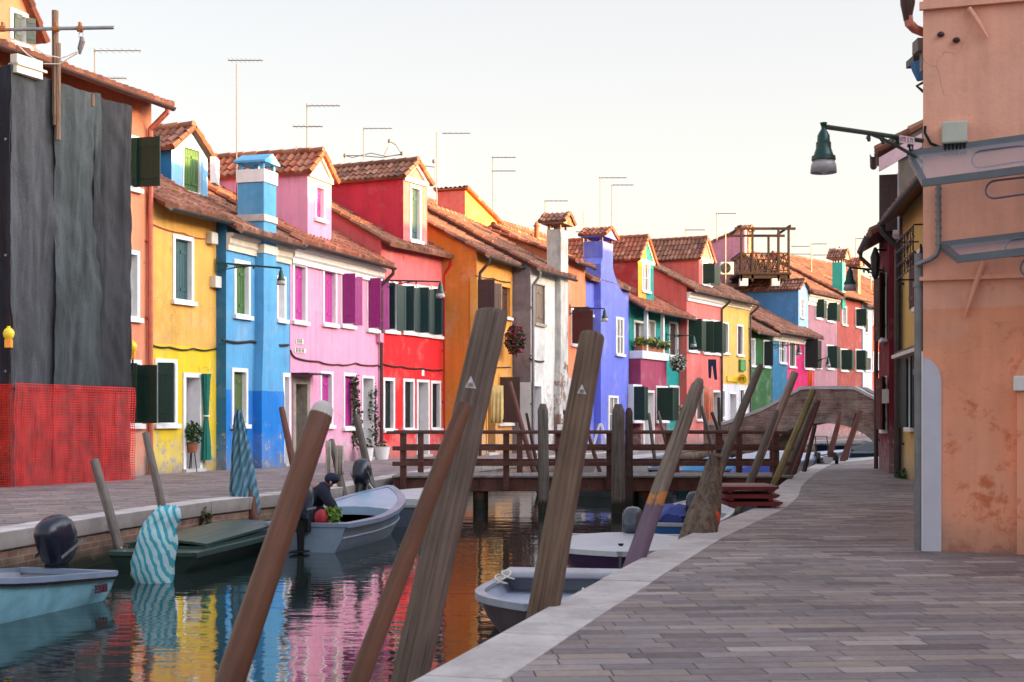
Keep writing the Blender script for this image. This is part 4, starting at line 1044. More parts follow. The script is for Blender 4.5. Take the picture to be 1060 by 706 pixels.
# left end of the back rail / front rail read from the picture
sA=fr.hit(945,165,.3)[0]
awning('upper grey translucent awning with iron scroll brackets, under the junction box',0,fr.hit(985,160)[1]+.02,fr.hit(1000,187,.62)[1],.62,-.14,4.2)
awning('lower grey translucent awning with iron scroll brackets, nearest the ground',0,fr.hit(1000,256)[1],fr.hit(1010,270,.5)[1],.5,fr.hit(972,258,.1)[0],4.2)
# hopper and bent pipe sticking out beyond the corner, odds and ends on the quay side
hp=fs.P(.35,.50,0)
mb=MB(); q=at(939.5,10,12.9); mb.tube([q+V((0,0,.25)),q+V((0,0,.05)),q+V((0,0,-.02)),q+V((0,0,-.10))],[.07,.065,.05,.035],10); mb.build('gutter_hopper',M['pipe_brown'],ro,smooth=True)
mb=MB(); mb.tube([at(940,17,12.9),at(941,24,12.9),at(947,30,13.0),at(957,34,13.1)],.042,10); mb.build('drain_elbow',plain('pink_pipe',W(215,130,110,.7),.6),ro,smooth=True)
mb=MB(); a=at(950,39,14.5); mb.obox(a,(.14,0,0),(0,.2,0),(0,0,-.13)); mb.obox(a+V((.05,.01,-.13)),(.05,0,0),(0,.1,0),(0,0,-.2)); mb.build('bracket_box',plain('box_grey',W(130,120,115,.6)),ro)
mb=MB(); a=at(945.5,57,16); mb.obox(a,(.2,0,0),(0,.3,0),(0,0,-.08)); mb.build('box_lid',M['gutter'],ro)
mb=MB(); mb.tube([at(951,64,16),at(952,72,16),at(953.5,83,16)],[.10,.09,.05],8); mb.build('blue_canister',plain('blue_plastic',W(70,130,190,.6),.5),ro,smooth=True)
mb=MB(); mb.tube([at(958,84,16),at(949,89,16),at(956,95,16)],.018,6); mb.build('bracket_arm',M['pipe_brown'],ro)
# --- houses further along the right bank
def rhouse(A,B,label,zeval,rise,dp,wm,rm,seed,wins=(),doors=(),ov=.4,sm=None,gut=True,pipes=()):
    f=F(A,B,-1)
    return f,house(f,label,None,rise,dp,wm,rm,wins=wins,doors=doors,ov=ov,seed=seed,zeval=zeval,sidemat=sm,gut=gut,group=GR,pipes=pipes)
my=stucco('plaster_butter_yellow',W(232,190,105,.62),seed=42,blotch=.12)
fy,hy=rhouse((6.95,22.4),(7.86,28.6),'butter yellow house past the corner house, teal shutters and a white framed balcony',5.1,1.3,6,my,'tile_old',71,ov=.35)
def rwin(f,root,s0,s1,z0,z1,kind,col,frame='white',ang=(90,90),d=0):
    """window straight in facade units on the right bank"""
    mb=MB(); fw=.08
    f.box(mb,s0,s0+fw,d-.02,d+.03,z0,z1); f.box(mb,s1-fw,s1,d-.02,d+.03,z0,z1); f.box(mb,s0+fw,s1-fw,d-.02,d+.03,z1-fw,z1); f.box(mb,s0-.05,s1+.05,d+.002,d+.12,z0-.05,z0+.03)
    w=mb.build('window',M[frame],root)
    mb=MB(); f.box(mb,s0+fw,s1-fw,d+.001,d+.012,z0+.031,z1-fw); mb.build('pane',M['glass'],w)
    if kind:
        wd=(s1-s0)/2-fw*.5
        for hs,sg,an in ((s0,-1,ang[0]),(s1,1,ang[1])):
            mb=MB(); leaf(mb,f,hs,d+.035,z0+.03,z1-.02,wd,an,sg,kind=='louvre'); mb.build('shutter',M['sh_'+col],w)
    return w
for s in (.5,2.4,4.3): rwin(fy,hy,s,s+.85,.98+.0,2.35,'louvre','dkteal',ang=(12,12))
for s in (1.0,3.2): rwin(fy,hy,s,s+.8,3.2,4.3,'open','brown',ang=(10,10))
# scrolled iron balcony grille
bg_=empty('window_grille',fy.P(3.2,0,3.4),'curly black iron grille projecting from the butter yellow wall','grille')
mb=MB()
z0,z1=3.75,4.45
for d in (.40,):
    for i in range(7):
        s=1.6+i*.38; mb.tube([fy.P(s,d,z0),fy.P(s,d,z1)],.009,5)
    for z in (z0,z0+.25,z0+.5,z1): mb.tube([fy.P(1.5,d,z),fy.P(3.95,d,z)],.014,5); 
    for s in (1.5,3.95):
        for z in (z0,z1): mb.tube([fy.P(s,0,z),fy.P(s,d,z)],.014,5)
mb.build('bars',M['iron'],bg_)
mb=MB()
for i in range(8):
    s=1.74+i*.28
    for zc in (z0+.13,z0+.38,z0+.62): mb.tube([fy.P(s+.09*math.cos(a*.5),.405,zc+.09*math.sin(a*.5)) for a in range(0,11)],.007,5,cap=False)
mb.build('scrolls',M['iron'],bg_)
downpipe(fy,hy,6.1,5.05,0,out=.42,d=.12,r=.07,mat='gutter')
mb=MB(); fy.box(mb,.2,6.0,.01,.18,2.43,2.5); mb.build('sign_rail',M['iron'],hy)
mb=MB(); fy.box(mb,1,5.6,.02,.3,2.35,2.42); mb.build('shutter_hood',M['cream'],hy)
# weeds at the foot
wd_=MB(); wd_.leaves(fy.P(5.6,.1,.08),(.12,.2,.12),60,.05,3); tag(wd_.build('weed',M['leaf'],norm=False),'green weed growing at the foot of the butter yellow wall','plant')
mpw=stucco('plaster_lilac_white',W(222,200,225,.66),seed=43); mgs=stucco('rough_grey_gable',W(150,140,128,.6),seed=44,blotch=.5)
frr,hr=rhouse((7.83,28.75),(8.2,30.2),'lilac white gabled house with grey rendered side and brown open shutters',6.55,1.8,7,mpw,'tile_mix',72,ov=.42,sm=mgs)
rwin(frr,hr,.35,1.15,5.0,6.2,'open','brown',ang=(95,120))
mb=MB()
sl=1.8/(3.5+.5)
mb.obox(frr.P(-.06,.5,6.1-.28),-frr.n*3.2,V((0,0,sl*3.2))*1.0,V((0,0,.0))) if False else None
a=frr.P(-.03,.40,6.45); b=frr.P(-.03,-.95,6.45+.55*1.35); mb.obox(a,b-a,-frr.u*.06,V((0,0,-.28))); mb.build('barge_trim',plain('pink_trim',W(235,195,205,.7)),hr)
mmr=stucco('plaster_maroon_right',W(125,32,42,.6),seed=45)
fm,hm=rhouse((8.05,30.35),(8.62,33.4),'narrow maroon house at the end of the right quay, iron lamp on its wall',5.1,1.2,5,mmr,'tile_mix',73,ov=.35,pipes=[(2.9,0,'pipe_brown')])
rwin(fm,hm,.6,1.5,2.9,4.35,'open','brown',ang=(20,20)); rwin(fm,hm,.5,1.3,.9,2.1,'open','maroon',ang=(16,16))
mb=MB(); fm.box(mb,.1,.35,.0,.14,1.5,1.8); mb.build('meter_box',M['box'],hm)
mb=MB(); mb.box(0,0,0,0,0,0) if False else None
# unseen houses added on the right bank, heights set to shade the left row
mblk=stucco('plaster_ochre_hidden',W(215,160,110,.6),seed=50)
BLK=[((9.5,-4),(13.5,12),9.6),((13.8,12.5),(17.7,23.9),11.3),((17.8,24.1),(19,27),8.4),((19.3,27.5),(25,42),8.4),((21.6,42.5),(26.3,60),8.6),((26.6,60.5),(35,73),9.4),((35.5,73.5),(56,93),10.0)]
BLK2=[((4.5,-22),(8.5,-5),9.4)]
for i,(a,b,zr) in enumerate(BLK+BLK2):
    f=F(a,b,-1)
    r_=house(f,'unseen ochre house added on the right bank to shade the left row',None,1.7,8,mblk,'tile_old',ov=.4,seed=80+i,zeval=zr+1.0-1.7,gut=False,group='houses out of frame on the right bank')
    for k in range(int(f.L/3.2)):
        for z in (1.0,3.9): rwin(f,r_,1.2+k*3.2,2.1+k*3.2,z,z+1.4,'open','dkgreen',ang=(15,15))
# ================================================================== brick bridge
bA=V((9.0,61.2,0)); bB=V((18.6,56.4,0)); fbz=F(bA.xy,bB.xy,1)
br=empty('stone_bridge',fbz.P(0,0,-.3),'arched old brick footbridge with pale stone coping at the far end of the canal','bridge')
Lb=fbz.L
def topz(s):
    px_s=[(0,.85),(fbz.hit(790,410)[0],fbz.hit(790,425)[1]),(fbz.hit(830,403)[0],fbz.hit(830,403)[1]),(fbz.hit(884,403)[0],fbz.hit(884,403)[1]),(fbz.hit(913,417)[0],fbz.hit(913,418)[1]),(Lb+2,.7)]
    px_s[0]=(fbz.hit(750,440)[0],fbz.hit(750,440)[1])
    if s<=px_s[0][0]: return px_s[0][1]
    for (a,za),(b,zb) in zip(px_s,px_s[1:]):
        if s<=b: return za+(zb-za)*(s-a)/(b-a)
    return .7
sc=fbz.hit(852,440)[0]; half=fbz.hit(852,440)[0]-fbz.hit(796,440)[0]; zc=fbz.hit(852,438)[1]
def archz(s):
    t=(s-sc)/half
    if abs(t)>=1: return -1.3
    return -.45+(zc+.45)*math.sqrt(max(0,1-t*t))
N=60; ss=[-.8+(Lb+2.8)*i/N for i in range(N+1)]
mb=MB(); dW=2.4
for i in range(N):
    a,b=ss[i],ss[i+1]
    for d in (0,-dW):
        mb.quad(fbz.P(a,d,archz(a)),fbz.P(b,d,archz(b)),fbz.P(b,d,topz(b)),fbz.P(a,d,topz(a)))
    mb.quad(fbz.P(a,0,archz(a)),fbz.P(b,0,archz(b)),fbz.P(b,-dW,archz(b)),fbz.P(a,-dW,archz(a)))
    mb.quad(fbz.P(a,-.3,topz(a)),fbz.P(b,-.3,topz(b)),fbz.P(b,-.3,topz(b)-.7),fbz.P(a,-.3,topz(a)-.7)); mb.quad(fbz.P(a,-.3,topz(a)-.7),fbz.P(b,-.3,topz(b)-.7),fbz.P(b,-dW+.3,topz(b)-.7),fbz.P(a,-dW+.3,topz(a)-.7))
mb.build('brick_span',M['bridgebrick'],br,norm=False)
for d0 in (.05,-dW+.32):
    mb=MB()
    for i in range(N):
        a,b=ss[i],ss[i+1]; 
        mb.rings([[fbz.P(s,d0,topz(s)+.004),fbz.P(s,d0-.4,topz(s)+.004),fbz.P(s,d0-.4,topz(s)+.14),fbz.P(s,d0,topz(s)+.14)] for s in (a,b)],cap=(i in(0,N-1)))
    mb.build('coping',M['stone'],br)
mb=MB()
n=34
for i in range(n):
    t0=-.98+1.96*i/n; t1=-.98+1.96*(i+.93)/n
    pr=[]
    for t in (t0,t1):
        s=sc+half*t; z=-.45+(zc+.45)*math.sqrt(1-t*t); s2=sc+half*1.05*t; z2=z+.30
        pr+= [(s,z),(s2,z2)]
    mb.rings([[fbz.P(pr[0][0],d,pr[0][1]),fbz.P(pr[2][0],d,pr[2][1]),fbz.P(pr[3][0],d,pr[3][1]),fbz.P(pr[1][0],d,pr[1][1])] for d in (-.1,.03)])
mb.build('arch_ring',brickmat('arch_brick',(.30,.20,.15,1),(.38,.29,.23,1),(.3,.27,.24,1)),br)
# ================================================================== wooden bridge
M['railwood']=woodm('painted_rail_wood',(.060,.022,.018,1),(.115,.042,.032,1),axis_scale=(3,3,3),rough=.6)
M['decktop']=woodm('grey_deck_wood',(.16,.14,.14,1),(.27,.24,.24,1),axis_scale=(.8,8,8))
xL,xR=-2.22,5.36; yN,yF=27.7,29.4
wb=empty('wooden_footbridge',(xL,yN,-.3),'low brown wooden footbridge with three rail fence across the canal','bridge')
mb=MB(); mb.box(xL-.1,xR+.1,yN,yN+.12,-.24,.028); mb.box(xL-.1,xR+.1,yF-.12,yF,-.24,.028); mb.box(xL,xR,yN+.7,yN+.82,-.24,.0); mb.build('beam',M['railwood'],wb,bevel=.008)
mb=MB(); n=46
for i in range(n):
    x=xL-.12+(xR-xL+.24)*i/n; mb.box(x+.004,x+(xR-xL+.24)/n-.004,yN-.05,yF+.05,.03,.062+random.uniform(-.003,.003))
mb.build('deck',M['decktop'],wb)
def pxX(px,D): return (px-530)/FX*D
nearp=[417.5,524,578,631,692,744,803]; farp=[435.5,538,590,642,700,765,800]
for ps,y in ((nearp,yN-.03),(farp,yF+.03)):
    for px in ps:
        x=pxX(px,y); mb=MB(); mb.box(x-.06,x+.06,y-.06,y+.06,-.22,.93); mb.box(x-.065,x+.065,y-.065,y+.065,.905,.932)
        mb.build('rail_post',M['railwood'],wb,bevel=.008)
for y in (yN-.03,yF+.03):
    sg=-1 if y<28 else 1
    for z,t,w in ((.90,.055,.10),(.60,.085,.04),(.30,.085,.04)):
        mb=MB(); mb.box(xL-.22,xR+.12,y-w+(sg*.03 if w<.05 else 0),y+w+(sg*.03 if w<.05 else 0),z-t/2+.006,z+t/2+.006) if w>.05 else mb.box(xL-.1,xR+.1,y+sg*.062,y+sg*.10,z-t/2,z+t/2)
        mb.build('handrail' if w>.05 else 'rail',M['railwood'],wb,bevel=.006)
for px in (497,583,668,745):
    for y in (yN+.2,yF-.2):
        x=pxX(px,28); mb=MB(); mb.tube([(x,y,-2),(x,y,-.24)],.14,10,jit=.08); mb.build('pile',M['railwood'],wb,smooth=True)
# ================================================================== scaffolding on the first house
fn=F(gp(11,24.45).xy,gp(135.5,27.3).xy,1)
sc_=empty('scaffolding',fn.P(0,0,0),'scaffolding wrapped in dark netting with red plastic mesh at its foot, against the peach house','scaffolding')
def netmat(name,c,amp):
    t=NT(name); p=t.geo()
    k=t.ramp(t.noise(t.mapping(p,scale=(2.2,2.2,.30)),1.6,6,.65,.4),[(.3,g1(.45)),(.5,g1(1)),(.75,g1(1.9))])
    w=t.ramp(t.noise(t.mapping(p,scale=(60,60,60)),1,2),[(.4,g1(.8)),(.6,g1(1.15))])
    t.base(t.mix(1.0,t.mix(1.0,c,k,'MULTIPLY'),w,'MULTIPLY'),.8,0,.25); t.bump(t.noise(t.mapping(p,scale=(1.5,1.5,.4)),3,5,.6),.5,.05)
    return t.m
nets=[netmat('net_grey',(.046,.048,.056,1),1),netmat('net_green_grey',(.040,.048,.052,1),1),netmat('net_black',(.024,.024,.029,1),1),netmat('net_navy',(.016,.020,.030,1),1)]
zt0=fn.hit(11,66)[1]; zt1=fn.hit(135.5,109)[1]; zb0=fn.hit(11,398)[1]; zb1=fn.hit(135.5,403)[1]
def netpanel(a,b,mat,seed,d=0,z_lo=None,side=False):
    mb=MB(); nx,nz=26,60; L=fn.L
    for i in range(nx+1):
        s=a+(b-a)*i/nx; t=max(0,min(1,s/L)); zt=zt0+(zt1-zt0)*t; zl=zb0+(zb1-zb0)*t-.06
        for j in range(nz+1):
            z=zl+(zt-zl)*j/nz-(.05*math.sin(math.pi*i/nx)+.03*mnoise.noise(V((s*4,seed,0))))*(j/nz)**4
            w=.05*mnoise.noise(V((s*2.2+seed*9,z*.5,seed)))+.03*mnoise.noise(V((s*5+z*3,z*2.5,seed*3)))+.025*mnoise.noise(V((s*7+seed,z*.9,3)))+.02*math.sin(s*9+z*.6+seed)
            if side: mb.v.append(fn.P(0,-s,z)+fn.u*(w*.8))
            else: mb.v.append(fn.P(s,d+w+.05*max(0,mnoise.noise(V((s*1.3+z*.9,z*.7,seed*5)))),z))
    for i in range(nx):
        for j in range(nz):
            a0=i*(nz+1)+j; mb.face((a0,a0+nz+1,a0+nz+2,a0+1))
    mb.build('net',mat,sc_,smooth=True,norm=False)
b1=fn.hit(54,250)[0]; b2=fn.hit(96,250)[0]
netpanel(0,b1+.16,nets[0],1,.0); netpanel(b1,b2+.16,nets[1],2,.035); netpanel(b2,fn.L,nets[2],3,-.0); netpanel(0,1.5,nets[3],4,0,side=True)
mb=MB()
rnd=random.Random(3)
def meshgrid(P,L,z0f,z1f,pitch,seed):
    nv=int(L/pitch); nh=38
    for i in range(nv+1):
        s=L*i/nv; w=.006+.010*max(0,mnoise.noise(V((s*9,seed,.3)))+.15)+.003*rnd.random()
        pts=[]
        for j in range(9):
            z=z0f(s)+(z1f(s)-z0f(s))*j/8; pts.append((s+.02*math.sin(j*1.7+i*.4+seed),.015*mnoise.noise(V((s*3,z*1.4,seed)))+.010*math.sin(s*14),z))
        for q,r in zip(pts,pts[1:]): mb.add([P(q[0]-w,q[1],q[2]),P(q[0]+w,q[1],q[2]),P(r[0]+w,r[1],r[2]),P(r[0]-w,r[1],r[2])],[(0,1,2,3)])
    for j in range(nh+1):
        t=j/nh
        for i in range(24):
            a,b=L*i/24,L*(i+1)/24; h=.008
            za=z0f(a)+(z1f(a)-z0f(a))*t; zb=z0f(b)+(z1f(b)-z0f(b))*t; da=.004+.015*mnoise.noise(V((a*3,za*1.4,seed)))+.010*math.sin(a*14); db=.004+.015*mnoise.noise(V((b*3,zb*1.4,seed)))+.010*math.sin(b*14)
            mb.add([P(a,da,za-h),P(b,db,zb-h),P(b,db,zb+h),P(a,da,za+h)],[(0,1,2,3)])
ztm=lambda s:zb0+(zb1-zb0)*s/fn.L+.02
meshgrid(lambda s,d,z:fn.P(s,.10+d,z),fn.L,lambda s:.02,ztm,.062,1)
meshgrid(lambda s,d,z:fn.P(0,.1-s,z)-fn.u*(.05+d),1.5,lambda s:.02,lambda s:zb0,.05,2)
mb.build('red_mesh',plain('red_plastic_mesh',W(225,28,24,.66),.45,0,.5,3),sc_,norm=False)
mb=MB(); fn.box(mb,.02,fn.L+.03,-.06,-.04,.0,zb0); mb.build('backing_boards',plain('dusty_board',(.11,.085,.085,1),.8,0,.9,3,stretch=(3,3,.4)),sc_)
mb=MB()
for s in (.1,1.5,2.9,fn.L-.1):
    for d in (-.12,-.85): mb.tube([fn.P(s,d,0),fn.P(s,d,7.1)],.024,6)
for z in (2,4,6): mb.tube([fn.P(0,-.12,z),fn.P(fn.L,-.12,z)],.024,6)
mb.build('frame_tubes',M['steel'],sc_)
mb=MB(); mb.box(0,0,0,0,0,0)
mb=MB(); q=at(24,62,25.4); 
mb=MB(); s,z=fn.hit(13,72); fn.box(mb,s,s+.62,-.05,.10,z-.05,z+.27); fn.box(mb,s,s+.70,-.1,.13,z+.08,z+.12); mb.build('parapet_block',M['cream'],sc_)
# timber uprights, steel bar and block
M['pole_old']=woodm('upright_timber',(.10,.05,.035,1),(.22,.13,.09,1))
for (xt,yt,xb,yb,w,m) in ((57,11,57.5,120,7,'pole_old'),(60,45,60,145,6,'pole_old'),(96,98,96,110,4,'pole_old'),(57.5,112,57.5,130,6,'pole_old')):
    mb=MB(); D=25.3; mb.tube([at(xb,yb,D),at(xt,yt,D)],w/2*D/FX,8); mb.build('upright',M[m],sc_,smooth=True)
hb=empty('hoist_bar',at(-12,30,25.15),'horizontal steel hoist bar with block and hook above the dark net','hoist')
mb=MB(); mb.tube([at(-12,31,25.15),at(118,28.5,25.15)],.032,10); mb.build('bar',M['steel'],hb,smooth=True)
for x in (3,58,83): mb=MB(); c=at(x,29.8,25.15); mb.tube([c-V((.05,0,0)),c+V((.05,0,0))],.055,8); mb.box(c.x-.02,c.x+.02,c.y-.05,c.y+.05,c.z-.04,c.z+.11); mb.build('clamp',plain('rusty_clamp',(.35,.14,.06,1),.6,.4) if x==3 else bpy.data.materials['rusty_clamp'],hb)
mb=MB(); c=at(84,35,25.15); mb.tube([c+V((math.cos(a)*.04,0,-.02+math.sin(a)*.05)) for a in [x*.5 for x in range(0,11)]],.010,6,cap=False); mb.build('hook',M['steel'],hb)
mb=MB(); mb.tube([at(84.5,38,25.15),at(85,43,25.15),at(83,50,25.15),at(82.5,56,25.15)],[.03,.055,.05,.02],8); mb.build('pulley_block',plain('block_grey',(.16,.13,.14,1),.6),hb)
for k,pts in enumerate((((81,53),(64,60),(48,57),(30,46),(12,40)),((80,55),(62,66),(44,66),(28,56),(10,38)))):
    mb=MB(); mb.tube([at(x,y,25.1+k*.1) for x,y in pts],.012,5); mb.build('rope',M['cream'],hb,smooth=True)
# warning lamps
def warnlamp(px,py,D,label):
    c=at(px,py,D); o=empty('warning_lamp',c-V((0,0,.25)),label,'warning lamp','yellow warning lamps on the scaffolding')
    mb=MB(); mb.ell(c,(.10,.07,.11),12,8); mb.tube([c+V((0,0,.1)),c+V((0,0,.13))],.03,8); mb.build('lens',plain('amber_lens',W(250,205,20,.9),.25,spec=.6) if 'amber_lens' not in bpy.data.materials else bpy.data.materials['amber_lens'],o,smooth=True)
    mb=MB(); mb.box(c.x-.06,c.x+.06,c.y-.05,c.y+.05,c.z-.24,c.z-.095); mb.build('battery_box',plain('orange_case',W(240,150,40,.8),.5) if 'orange_case' not in bpy.data.materials else bpy.data.materials['orange_case'],o,bevel=.012)
    mb=MB(); mb.tube([c+V((0,.03,-.24)),c+V((0,.06,-.45))],.02,6); mb.build('bracket',M['iron'],o)
warnlamp(9,345.5,24.2,'yellow warning lamp on orange battery box at the near corner of the netting')
warnlamp(136.8,359,27.4,'yellow warning lamp half hidden at the far edge of the dark net')
# ================================================================== mooring poles
M['pb']=woodm('pole_brown_smooth',(.075,.030,.018,1),(.155,.066,.040,1),axis_scale=(9,9,.5),rough=.5,bump=.25,cracks=.25)
M['pg']=woodm('pole_weathered',(.055,.036,.030,1),(.15,.105,.085,1),axis_scale=(30,30,.8),bump=.45,cracks=.6)
M['pg2']=woodm('pole_weathered_warm',(.075,.042,.028,1),(.17,.11,.078,1),axis_scale=(26,26,.7),bump=.45,cracks=.5)
M['pgrey']=woodm('pole_silver',(.06,.047,.042,1),(.17,.14,.125,1),axis_scale=(18,18,.8),bump=1.0)
M['pgrd']=woodm('pole_dark_silver',(.06,.05,.045,1),(.15,.125,.11,1),axis_scale=(18,18,.8),bump=1.0)
M['prot']=woodm('pole_rotten',(.05,.034,.026,1),(.17,.125,.095,1),axis_scale=(13,13,.45),bump=1.1)
M['prp']=woodm('pole_half_purple',(.065,.046,.036,1),(.19,.145,.115,1),axis_scale=(10,10,1.0),bump=1.2,paint=(.135,.085,.125,1),pz=-.0+at(670,514,12.4).z,band=(.45,.17,.05,1))
M['pred']=woodm('pole_reddish',(.085,.032,.026,1),(.16,.065,.05,1),bump=.5)
M['pol']=woodm('pole_olive',(.10,.08,.035,1),(.26,.21,.10,1),bump=.6)
M['ppk']=woodm('pole_pinkish',(.22,.14,.12,1),(.38,.27,.24,1),bump=.5)
M['pdk']=woodm('pole_dark',(.03,.018,.016,1),(.07,.04,.035,1),bump=.5)
def pole(label,top,bot,Dt,Db,wt,wb,mat,name='mooring_pole',jit=.05,cap='flat',group='mooring poles in the canal',extras=None,curve=0):
    T=at(*top,Dt); B=at(*bot,Db); zb=-1.6
    t=(zb-T.z)/(B.z-T.z) if B.z<T.z else 1; E=T+(B-T)*max(1,t)
    rt=wt*Dt/FX/2; rb=wb*Db/FX/2; rend=rt+(rb-rt)*max(1,t)
    o=empty(name,E,label,'mooring pole',group)
    mb=MB(); n=14; pts=[];rs=[]
    sd=random.uniform(0,99)
    for i in range(n+1):
        k=i/n; p=E.lerp(T,k); w=.25*rt*jit*10
        if jit: p=p+V((mnoise.noise(V((k*4,sd,0)))*w*.35,mnoise.noise(V((k*4,0,sd)))*w*.35,0))
        p=p+V((curve*math.sin(math.pi*k),0,0))
        pts.append(p); rs.append(rend+(rt-rend)*k)
    ax=(pts[-1]-pts[-2]).normalized()
    if cap=='dome': pts+= [T+ax*rt*.25,T+ax*rt*.4]; rs+=[rt*.8,rt*.45]
    elif cap=='taper': pts+=[T+ax*rt*1.2]; rs+=[rt*.55]
    elif cap=='flat': pts+=[T+ax*.012]; rs+=[rt*.93]
    mb.tube(pts,rs,18 if wt>12 else 10,jit=jit,seed=sd)
    sh=mb.build('shaft',M[mat],o,smooth=True,angle=50)
    qt=(T-E).to_track_quat('Z','Y'); sh.data.transform(qt.to_matrix().to_4x4().inverted()); sh.rotation_euler=qt.to_euler()
    return o,T,B,ax,rt
o,T,B,ax,r=pole('thick glossy red brown pole leaning right, leftmost of the large foreground poles',(332,430),(238,706),7.3,6.9,24.5,31,'pb',jit=.0)
mb=MB(); mb.tube([T+ax*.005,T+ax*.05,T+ax*.075],[r*.98,r*.85,r*.4],14); mb.build('cap',M['stone'],o,smooth=True)
pole('slim smooth brown pole crossing in front of the thick grey foreground pole',(480.5,421),(369,710),6.6,6.3,16.5,22,'pb',jit=.0)
M['refl']=plain('white_reflector',(.62,.58,.60,1),.5)
o,T,B,ax,r=pole('thickest weathered grey brown foreground pole carrying a small white triangle',(509,326),(424,706),7.6,7.2,33,38,'pg',jit=.09)
def tri(px,py,D,o,sz,rr):
    c=at(px,py,D)-V((0,rr+.006,0)); k=sz*D/FX
    mb=MB(); mb.rings([[c+V((-k*.55,d,-k*.5)),c+V((k*.55,d,-k*.62)),c+V((k*.05,d,k*.6))] for d in (0,.006)]); t=mb.build('triangle_sticker',M['refl'],o)
    mb=MB(); 
    for i in range(3): mb.box(c.x-k*.25,c.x+k*.28,c.y-.003,c.y-.0005,c.z-k*.42+i*k*.14,c.z-k*.36+i*k*.14)
    mb.build('faint_print',M['ant'],t)
tri(487.5,396,7.4,o,10.5,.075)
o,T,B,ax,r=pole('thick warm brown pole with white triangle between the lilac boat and the kerb',(613,349),(561,640),9.4,9.15,26.5,33,'pg2',jit=.08)
tri(601.5,403,9.2,o,8.5,.075)
pole('rough grey pole painted purple below an orange band, beside the purple boat',(722,400),(657,592),12.9,12.2,14,20,'prp',jit=.12,cap='taper',curve=-.03)
pole('thin crooked grey pole rising between the red boards and the split driftwood stump',(786,381),(736,548),17.3,16.6,7,12,'pgrd',jit=.14,cap='taper',curve=-.12)
pole('pinkish pole with dark top, tallest behind the stack of red boards',(823,386),(787,475),23.6,23.6,8.5,7,'ppk',jit=.06)
pole('dark grey pole ending halfway up the pinkish one, behind the red boards',(803,428),(768,520),22.8,22.6,6.5,8.5,'pgrd',jit=.1,cap='taper')
pole('olive yellow pole leaning right over the far end of the wooden bridge',(842,404),(806,490),26.9,26.9,6.5,7.5,'pol',jit=.05)
pole('grey pole just behind the olive yellow pole',(843,417),(814,490),28.6,28.2,5,8,'pgrd',jit=.08)
pole('reddish brown pole right beside the olive yellow pole, crossing the kerb line',(847,415),(824,482),30.2,30.0,5.5,6,'pred',jit=.05)
pole('short dark pole in front of the brick bridge arch, right of the reddish one',(843.5,441),(833,486),31.5,31.3,4.5,5,'pdk')
pole('reddish pole standing behind the small cart on the far kerb',(870,430),(856,482),37.6,37.4,4.5,7,'pred',cap='taper')
pole('reddish pole leaning right under the bridge arch, beyond the small cart',(891,426),(872,478),38.8,38.6,5.5,6.5,'pred')
pole('thin dark pole twinned with the reddish pole under the arch',(886.5,428),(878,465),40.2,40.2,3,4,'pdk')
pole('far pole stub beside the maroon house, past the bridge arch',(921,440),(908,472),44.8,44.6,3,4,'pred')
# left bank
pole('squat grey pole leaning left in front of the red mesh',(98,477),(122,562),17.3,16.9,9,10,'pgrey',jit=.06)
pole('slim grey brown pole leaning left in front of the yellow house, above the striped cover',(151,449),(168,525),18.5,18.2,7.5,9,'pgrey',jit=.05)
pole('brown pole leaning left in front of the blue house doorway',(291.5,422.5),(304,482),22.9,22.6,6,8,'pred',jit=.02)
pole('grey pole leaning left in front of the pink house between climbing plants',(369,430.5),(384.5,503),25.6,25.3,7,8.5,'pgrd',jit=.06)
oQ,_,_,_,_=pole('grey pole draped with a cream cloth beside the crouching boatman',(343,456),(353,500),24.9,24.6,6,8,'pgrd',jit=.06)
pole('reddish brown pole standing by the weathered white house behind the bridge rail',(528,396),(551,482),33.5,33.0,4.5,6,'pred',jit=.03)
pole('thin dark pole beside the reddish one, left of the first bridge pile',(545,428),(555,478),35,35,3,4,'pdk')
pole('thin brown pole leaning left behind the railing, right of the first bridge pile',(584,425),(592,475),36,36,3,4,'pred')
pole('thin brown pole leaning left behind the railing, just past the thick triangle pole',(606,440),(619,482),34,34,4,4.5,'pred')
pole('thin grey pole in front of the magenta doorway',(671.5,428),(677,470),41,41,3.5,4,'pgrd')
pole('thin brown pole in front of the right magenta window',(681,426),(692,468),41.5,41.5,3,4,'pgrd')
pole('brown pole leaning left in front of the salmon door curtain',(726,420),(739,470),41,41,4,5,'pgrd')
pole('thin brown pole leaning left before the salmon and honey yellow houses',(737,427),(750,462),43,43,3.5,4,'pdk')
pole('dark pole near the corner of the honey yellow house',(744,412),(745.5,462),44,44,3.5,4,'pdk')
pole('stout upright weathered pile in front of the footbridge, left of the triangle pole',(562,425),(563,540),26.9,26.6,11.5,12.5,'pgrd',jit=.05,cap='taper')
pole('stout upright weathered pile in front of the footbridge, near its middle',(640,426),(640,540),26.4,26.4,13,15,'pgrd',jit=.05,cap='taper')
pole('dark pile standing close behind the middle footbridge pile',(651,427),(651,530),27.3,27.3,8,9,'pdk',jit=.05,cap='taper')
